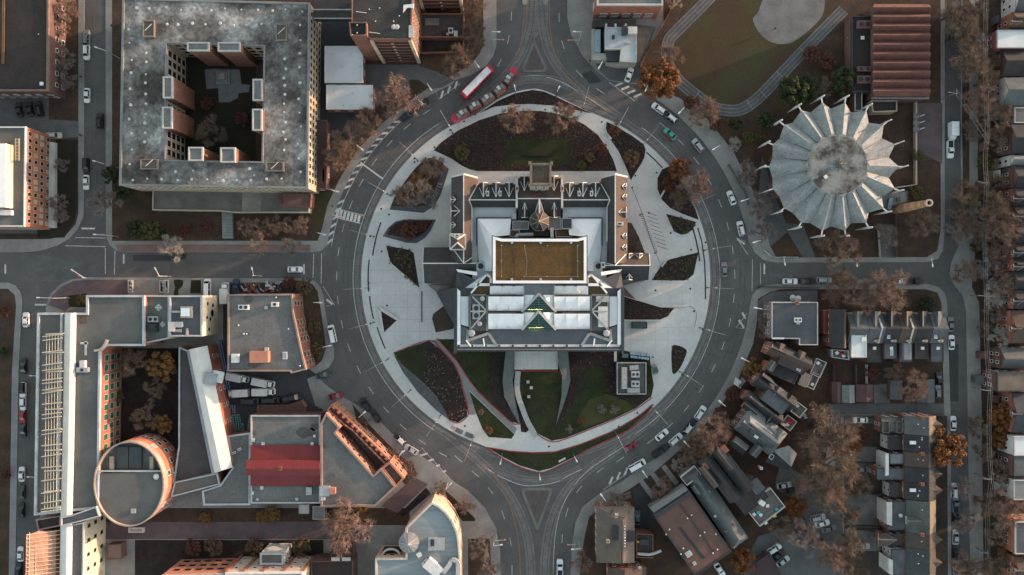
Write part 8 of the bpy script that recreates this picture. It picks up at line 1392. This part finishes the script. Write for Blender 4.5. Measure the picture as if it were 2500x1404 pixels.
near = ['by the upper left pavement', 'above the red bus', 'at the forecourt of the pavilions', 'beside the rosy tree by the pavilions', 'at the top of the long hatching', 'below the teal sign board', 'at the left zebra crossing corner', 'beside the grey-roofed block', 'below the white van', 'opposite the two black cars', 'beside the silver sedan, lower left', 'at the tip of the curved cream block', 'at the bottom left of the tracks', 'by the upper right pavement', 'in front of the corner cafe', 'under the big orange tree', 'beside the black SUV with white roof', 'right of the silver SUV', 'left of the rotunda', 'at the corner below the rotunda', 'beside the flat apartment house', 'before the dark gabled crescent house', 'before the double-gabled house', 'beside the rosy tree, lower right', 'right of the white van, lower right', 'in front of the corner villa', 'at the bottom right of the tracks']
LP = ((1201, 77, 1222, 78), (1158, 148, 1171, 166), (1043, 203, 1055, 222), (958, 261, 974, 276), (871, 354, 888, 367), (807, 462, 829, 469), (775, 568, 798, 575), (765, 739, 789, 739), (788, 848, 811, 843), (876, 1019, 894, 1003), (974, 1114, 989, 1098), (1088, 1196, 1104, 1177), (1205, 1333, 1229, 1329), (1420, 78, 1397, 77), (1471, 150, 1460, 169), (1582, 208, 1575, 223), (1671, 262, 1655, 279), (1757, 355, 1738, 367), (1829, 485, 1807, 492), (1858, 587, 1836, 593), (1862, 755, 1839, 750), (1829, 883, 1807, 872), (1772, 992, 1753, 976), (1684, 1092, 1668, 1075), (1581, 1167, 1567, 1147), (1479, 1224, 1464, 1203), (1417, 1340, 1392, 1341))
for q, nr in zip(LP, near): lamp(*q, 'street lamp on the outer kerb ' + nr, 'lamps on the outer kerb of the crescent')
for q, nr in (((1259, 222, 1256, 208), 'left of the upper traffic island'), ((1360, 224, 1366, 211), 'right of the upper traffic island'), ((1225, 1118, 1221, 1133), 'at the left of the lower grass crescent'), ((1317, 1156, 1319, 1171), 'at the bottom tip of the lower grass crescent'), ((1402, 1114, 1409, 1127), 'at the right of the lower grass crescent')): lamp(*q, 'green-poled lamp on the island ' + nr, 'green lamps on the island', 7.0, pole7)
for q, nr in (((262, 125, 224, 112), 'beside the white SUV, top left street'), ((258, 401, 219, 390), 'beside the black SUV, left street'), ((258, 574, 221, 572), 'at the left crossing'), ((205, 678, 165, 652), 'at the corner of the plum pavement'), ((389, 674, 376, 650), 'above the rock planter'), ((619, 673, 614, 650), 'above the scrap bay'), ((134, 728, 75, 726), 'reaching over the lower left street at the top'), ((92, 918, 71, 917), 'beside the long pale block, upper'), ((86, 1165, 64, 1164), 'beside the long pale block, lower'), ((1914, 627, 1917, 650), 'on the right side street below the rotunda'), ((2090, 630, 2093, 653), 'on the right side street beside the spreading tree'), ((2275, 632, 2277, 653), 'at the right end of the side street')): lamp(*q, 'side-street lamp ' + nr, 'lamps on the side streets', 7.5)
# catenary poles inside the crescent, each with a span wire arm over the tracks
cat_px = ((1096, 306), (1006, 377), (936, 466), (894, 572), (881, 704), (894, 792), (931, 886), (988, 966), (1065, 1031), (1149, 1087), (1742, 607), (1749, 703), (1731, 806), (1679, 918), (1604, 1007), (1510, 1069), (1427, 252), (1515, 298), (1581, 341), (1706, 493))
cn = ['below the streetcar nose', 'by the upper left plaza corner', 'beside the left bed', 'by the leaf-shaped bed', 'at the far left of the plaza', 'beside the triangular planter', 'by the lower left lawn', 'at the grey gravel strip', 'left of the road works patch', 'at the left tip of the lower grass', 'by the kite-shaped bed', 'at the far right of the plaza', 'beside the curved kerb line', 'by the small teardrop planter', 'right of the lower lawn', 'at the lower path', 'above the right rosy tree', 'above the teardrop bed', 'at the right of the teardrop bed', 'by the right tree bed']
for (x, y), nm in zip(cat_px, cn):
    a = P(x, y, 7); cpx = P(1308, 680); d = Vector((a.x - cpx.x, a.y - cpx.y)).normalized(); k = 1 if math.hypot(x - 1308, y - 680) < 432 else 0
    base = Vector((a.x - d.x * 1.2, a.y - d.y * 1.2)); t = thing('catenary_pole', 'tram wire pole on the island kerb ' + nm, 'pole', (base.x, base.y, .1), 'tram wire poles on the island'); inst('pole', pole7, t, (base.x, base.y, .1)); b = MB(); b.tube((base.x, base.y, 6.8), (base.x + d.x * 6.5, base.y + d.y * 6.5, 6.9), .05, .035, 5); b.build('bracket_arm', lg, t); MB().tube((a.x, a.y, 6.9), (a.x, a.y, 7.2), .2, .14, 8).build('lamp_cap', lwhite, t)
wood = M('pole_wood', (.20, .19, .175), (.15, .14, .13))
UP = ((2298, 243, 2336, 224), (2366, 455, 2410, 444), (2369, 722, 2410, 721), (2373, 945, 2420, 951), (2378, 1155, 2422, 1171), (2382, 1336, 2414, 1351))
un = ['with crossarm over the upper right street', 'below the charcoal gabled house', 'at the bend of the right-hand street', 'beside the tan flat-roofed house', 'before the lower charcoal house', 'near the bottom right corner']
tops = []
for (x0, y0, x1, y1), nm in zip(UP, un):
    a = P(x0, y0); k = math.hypot(x1 - 1250, y1 - 702) / math.hypot(x0 - 1250, y0 - 702); h = H * (1 - 1 / k); t = thing('utility_pole', 'wooden utility pole ' + nm, 'utility pole', a, 'utility poles on the right-hand street'); tp = Vector((a.x, a.y, h)); tops.append(tp)
    MB().tube((a.x, a.y, 0), tp, .17, .11, 7).build('pole', wood, t); MB().beam(tp + Vector((0, -1.1, -.3)), tp + Vector((0, 1.1, -.3)), .14).build('crossarm', wood, t); MB().tube(tp + Vector((.3, 0, -1.4)), tp + Vector((.3, 0, -.6)), .2, n=8).build('transformer', lg, t); MB().beam(tp + Vector((0, 0, -.9)), tp + Vector((-2.4, .3, -.6)), .08).build('lamp_arm', lg, t)
pw = thing('power_lines', 'bundle of overhead power lines running down the right-hand street', 'power line', (tops[1].x, 0, 9)); wirem = M('wire', (.22, .22, .22), r=.5)
seq = [Vector((tops[1].x - .3, 95, 10)), Vector((tops[1].x - .2, 45, 10))] + tops[1:] + [Vector((tops[-1].x, -95, 10))]
for off in (-1.0, .1, .95):
    b = MB()
    for i in range(len(seq) - 1):
        a, c = seq[i] + Vector((off * .6, 0, -.2)), seq[i + 1] + Vector((off * .6, 0, -.2)); prev = a
        for k in range(1, 7): q = a.lerp(c, k / 6); q.z -= .9 * 4 * (k / 6) * (1 - k / 6); b.tube(prev, q, .035, n=4, cap=False); prev = q
    b.build('wire', wirem, pw)
b = MB()
for off in (-.9, .9): b.tube(tops[0] + Vector((0, off, -.2)), seq[1] + Vector((0, off - 2, 0)), .035, n=4)
b.build('service_wire', wirem, pw)
# signals at the crossings
def signal(x, y, x1, y1, lb):
    a, c = P(x, y, 6), P(x1, y1, 6); t = thing('traffic_signal', lb, 'traffic signal', (a.x, a.y, .05), 'traffic signals'); MB().tube((a.x, a.y, .05), (a.x, a.y, 6.2), .12, .09).build('mast', lg, t); MB().beam(a, c, .12).build('arm', lg, t); p = a.lerp(c, .85); MB().box((p.x, p.y, 5.7), (.35, .35, .9)).build('signal_head', M('signal_amber', (.28, .19, .03)), t); MB().tube((p.x, p.y, 6.1), (p.x, p.y, 6.2), .14, n=8).build('lens', M('signal_red', (.5, .03, .03), emit=((1, .05, .05), .35)), t)
signal(812, 524, 838, 532, 'pedestrian crossing signal arm over the left zebra crossing'); signal(206, 679, 190, 672, 'red signal at the corner of the plum pavement'); signal(1203, 96, 1232, 97, 'signal mast on the upper left of the streetcar junction'); signal(1414, 98, 1385, 98, 'signal mast on the upper right of the streetcar junction'); signal(1210, 1320, 1236, 1318, 'signal mast on the lower left of the streetcar junction'); signal(1404, 1330, 1384, 1330, 'signal mast on the lower right of the streetcar junction')
# plates, benches, boxes on the plaza
pm_ = MB(); pm_.tube((0, 0, 0), (0, 0, .012), .32, n=10); pm_ = pm_.mesh('plaza_plate', MATS['drain_iron'])
for x, y in ((1061, 360), (1012, 387), (1012, 396), (1039, 386), (1133, 297), (1099, 318), (976, 461), (946, 474), (931, 510), (950, 524), (904, 577), (916, 594), (932, 614), (900, 691), (945, 746), (904, 790), (1160, 280), (1331, 268), (1469, 298), (1551, 429), (1603, 422), (1543, 458), (1584, 520), (1637, 569), (1687, 610), (1600, 709), (1685, 705), (1694, 760), (1715, 804), (1665, 914), (1556, 1008), (1510, 1041), (1135, 1040), (1340, 1090), (1722, 592)):
    inst('plaza_plate', pm_, plaza, P(x, y) + Vector((0, 0, .13)))
def bench(x, y, ang, lb):
    t = thing('bench', lb, 'bench', P(x, y), 'plaza benches', R(ang)); t.location.z = .13; b = MB()
    b.box((0, 0, .42), (2.4, .55, .1)); sub(t, 'seat', b, pale)
    for s in (-1, 1): b = MB(); b.box((s * .9, 0, .2), (.25, .45, .38)); sub(t, 'leg', b, dark_metal)
bench(1486, 333, -52, 'pale bench beside the teardrop bed'); bench(1092, 407, -38, 'pale bench at the right tip of the left bed'); bench(1617, 473, 60, 'pale bench at the edge of the right tree bed'); bench(1620, 644, 52, 'pale bench at the kite-shaped bed'); bench(1372, 1122, 28, 'pale bench on the lower grass crescent')
for i in range(8):
    a = P(1074 - i * 2.6, 450 + i * 6.5); t = tag(MB().box((a.x, a.y, .3), (1.5, .5, .4), -.15 * i - .2).build('stone_block', M('seat_stone', (.15, .155, .16))), 'dark stone block in the curved row beside the left bed', 'stone block', 'stone blocks beside the left bed')
for i, (x, y) in enumerate(((1289, 932), (1297, 946), (1291, 968))):
    a = P(x, y); tag(MB().box((a.x, a.y, .35), (.9, .9, .45)).build('stone_cube', M('cube_stone', (.36, .36, .35))), ('topmost', 'middle', 'lowest')[i] + ' of three pale stone cubes on the lower lawn', 'cube', 'stone cubes on the lawn')
rs = thing('lawn_slot', 'long dark slot bench across the upper lawn', 'bench', P(1314, 379)); MB().beam(P(1277, 379, .3), P(1351, 380, .3), .45, .4).build('seat', M('slot_black', (.012, .012, .012)), rs)
t = thing('service_vault', 'open steel utility vault covers on the lower left plaza edge', 'vault', P(1132, 1057))
for x, y, m in ((1121, 1052, M('vault_steel', (.12, .135, .14))), (1145, 1062, MATS['vault_steel'])): p = P(x, y); MB().box((p.x, p.y, .16), (2.4, 1.4, .1), -.45).build('cover', m, t)
p = P(1106, 1044); MB().box((p.x, p.y, .145), (1.3, 1.0, .03), -.4).build('tactile_plate', M('tactile_rust', (.40, .24, .16)), t)
# striped forecourt, fences
for i in range(3):
    x0, y0 = 1556 + i * 29, 1172 - i * 16; lay('paved_strip', [(x0, y0), (x0 + 10, y0 - 6), (x0 + 44, y0 + 38), (x0 + 34, y0 + 46)], pave, Z3)
def fence(pts, h, m, lb, n='fence'):
    a = P(*pts[0]); t = thing(n, lb, n.replace('_', ' '), a); 
    for i in range(len(pts) - 1):
        p, q = P(*pts[i]), P(*pts[i + 1]); L = (q - p).length; k = max(1, int(L / 2.4))
        for j in range(k): u, v = p.lerp(q, j / k + .004), p.lerp(q, (j + 1) / k - .004); MB().beam(u + Vector((0, 0, h / 2 + .1)), v + Vector((0, 0, h / 2 + .1)), .12, h).build('panel', m, t)
        for j in range(k + 1): u = p.lerp(q, j / k); MB().beam(u, u + Vector((0, 0, h + .3)), .18).build('post', m, t)
fw = M('fence_wood', (.12, .095, .078)); fence([(2031, 985), (2031, 890)], 1.6, fw, 'dark board fence left of the first lane garage'); fence([(2052, 1015), (2300, 1012)], 1.5, fw, 'board fence along the lower side of the lane'); fence([(2086, 890), (2086, 938)], 1.5, fw, 'board fence behind the pale grey garage'); fence([(2112, 890), (2112, 935)], 1.5, pale, 'pale fence between two narrow back yards'); fence([(1585, 185), (1560, 165), (1640, 20)], 1.8, brown_brick, 'brick boundary wall between cafe and running track', 'boundary_wall'); fence([(1865, 612), (1882, 628), (1945, 628)], .8, pale, 'low pale wall around the triangular lawn', 'low_wall'); fence([(1778, 402), (1800, 440), (1818, 470), (1826, 500)], .8, fw, 'low fence along the pavement left of the rotunda'); fence([(2085, 1205), (2160, 1205)], 1.4, fw, 'board fence above the yard with paving'); fence([(2085, 1284), (2160, 1284)], 1.4, fw, 'board fence above the umber-roofed house'); fence([(2135, 1165), (2070, 1165)], 1.4, fw, 'board fence below the parked grey car'); fence([(1850, 700), (1995, 703)], 1.0, M('hedge_green', (.03, .036, .014)), 'clipped hedge in front of the flat apartment house', 'hedge'); fence([(2182, 512), (2184, 628)], 1.5, fw, 'tall dark fence below the brick chimney'); fence([(2142, 560), (2146, 628)], 1.0, pale, 'low pale wall left of the chimney forecourt', 'low_wall')
# ---------------------------------------------------------------- people on the pavements
def person_mesh(coat, stride):
    me = bpy.data.meshes.new('person'); s = stride
    V = [(0, 0, .95), (0, 0, 1.2), (0, 0, 1.42), (0, 0, 1.52), (.02, 0, 1.66), (.02, 0, 1.76), (0, .2, 1.4), (.05 - s * .3, .26, 1.12), (.12 - s * .5, .25, .88), (0, -.2, 1.4), (.05 + s * .3, -.26, 1.12), (.12 + s * .4, -.25, .88), (0, .1, .9), (s * .5, .11, .5), (s * .7, .11, .08), (s * .7 + .17, .11, .05), (0, -.1, .9), (-s * .3, -.11, .5), (-s * .7, -.11, .1), (-s * .7 + .16, -.11, .05)]
    Ed = [(0, 1), (1, 2), (2, 3), (3, 4), (4, 5), (2, 6), (6, 7), (7, 8), (2, 9), (9, 10), (10, 11), (0, 12), (12, 13), (13, 14), (14, 15), (0, 16), (16, 17), (17, 18), (18, 19)]
    me.from_pydata(V, Ed, []); rad = [.15, .16, .15, .06, .1, .085, .08, .06, .045, .08, .06, .045, .1, .075, .055, .045, .1, .075, .055, .045]
    o = bpy.data.objects.new('tmp_person', me); col.objects.link(o); md = o.modifiers.new('skin', 'SKIN'); o.modifiers.new('ss', 'SUBSURF').levels = 1
    for i, v in enumerate(me.skin_vertices[0].data): v.radius = (rad[i], rad[i]); v.use_root = (i == 0)
    dg = bpy.context.evaluated_depsgraph_get(); m2 = bpy.data.meshes.new_from_object(o.evaluated_get(dg)); m2.name = 'person'; bpy.data.objects.remove(o)
    skin_ = M('skin', (.35, .22, .16)); hair = M('hair', (.03, .02, .016)); trs = M('trousers', (.03, .034, .045)); m2.materials.clear(); [m2.materials.append(x) for x in (coat, trs, skin_, hair)]
    for p in m2.polygons: z = p.center.z; p.material_index = 3 if z > 1.7 or (z > 1.6 and p.center.x < -.02) else 2 if z > 1.5 else 1 if z < .86 and abs(p.center.y) < .2 else 0; p.use_smooth = True
    return m2
pms = [person_mesh(M('coat_black', (.02, .02, .022)), .3), person_mesh(M('coat_blue', (.03, .06, .14)), .2), person_mesh(M('coat_red', (.22, .03, .03)), .3)]
for i, (x, y, a, lb) in enumerate(((932, 302, 45, 'person in a blue coat walking on the pavement by the rosy trees'), (197, 187, 90, 'person in dark clothes walking on the top left pavement'), (196, 330, 10, 'person in dark clothes at the mouth of the left drive'), (798, 487, 70, 'person in a dark coat on the pavement below the teal sign'), (810, 503, 70, 'person in a dark coat waiting above the zebra crossing'), (1440, 148, 120, 'person in a red coat on the pavement before the corner cafe'), (708, 681, 0, 'person in dark clothes on the pavement above the scrap bay'), (1892, 70, 30, 'person in dark clothes on the gravel pitch'), (1680, 60, 200, 'person in a red coat beside the running track'), (1594, 872, 90, 'person in dark clothes beside the utility cart'), (1826, 636, 0, 'person in dark clothes at the right side-street corner'), (901, 1025, 300, 'person in dark clothes beside the black sedan'))):
    tag(inst('person', pms[1 if 'blue' in lb else 2 if 'red' in lb else 0], None, P(x, y, 1) * 1.0 - Vector((0, 0, 1 - .13)), R(a)), lb, 'person')
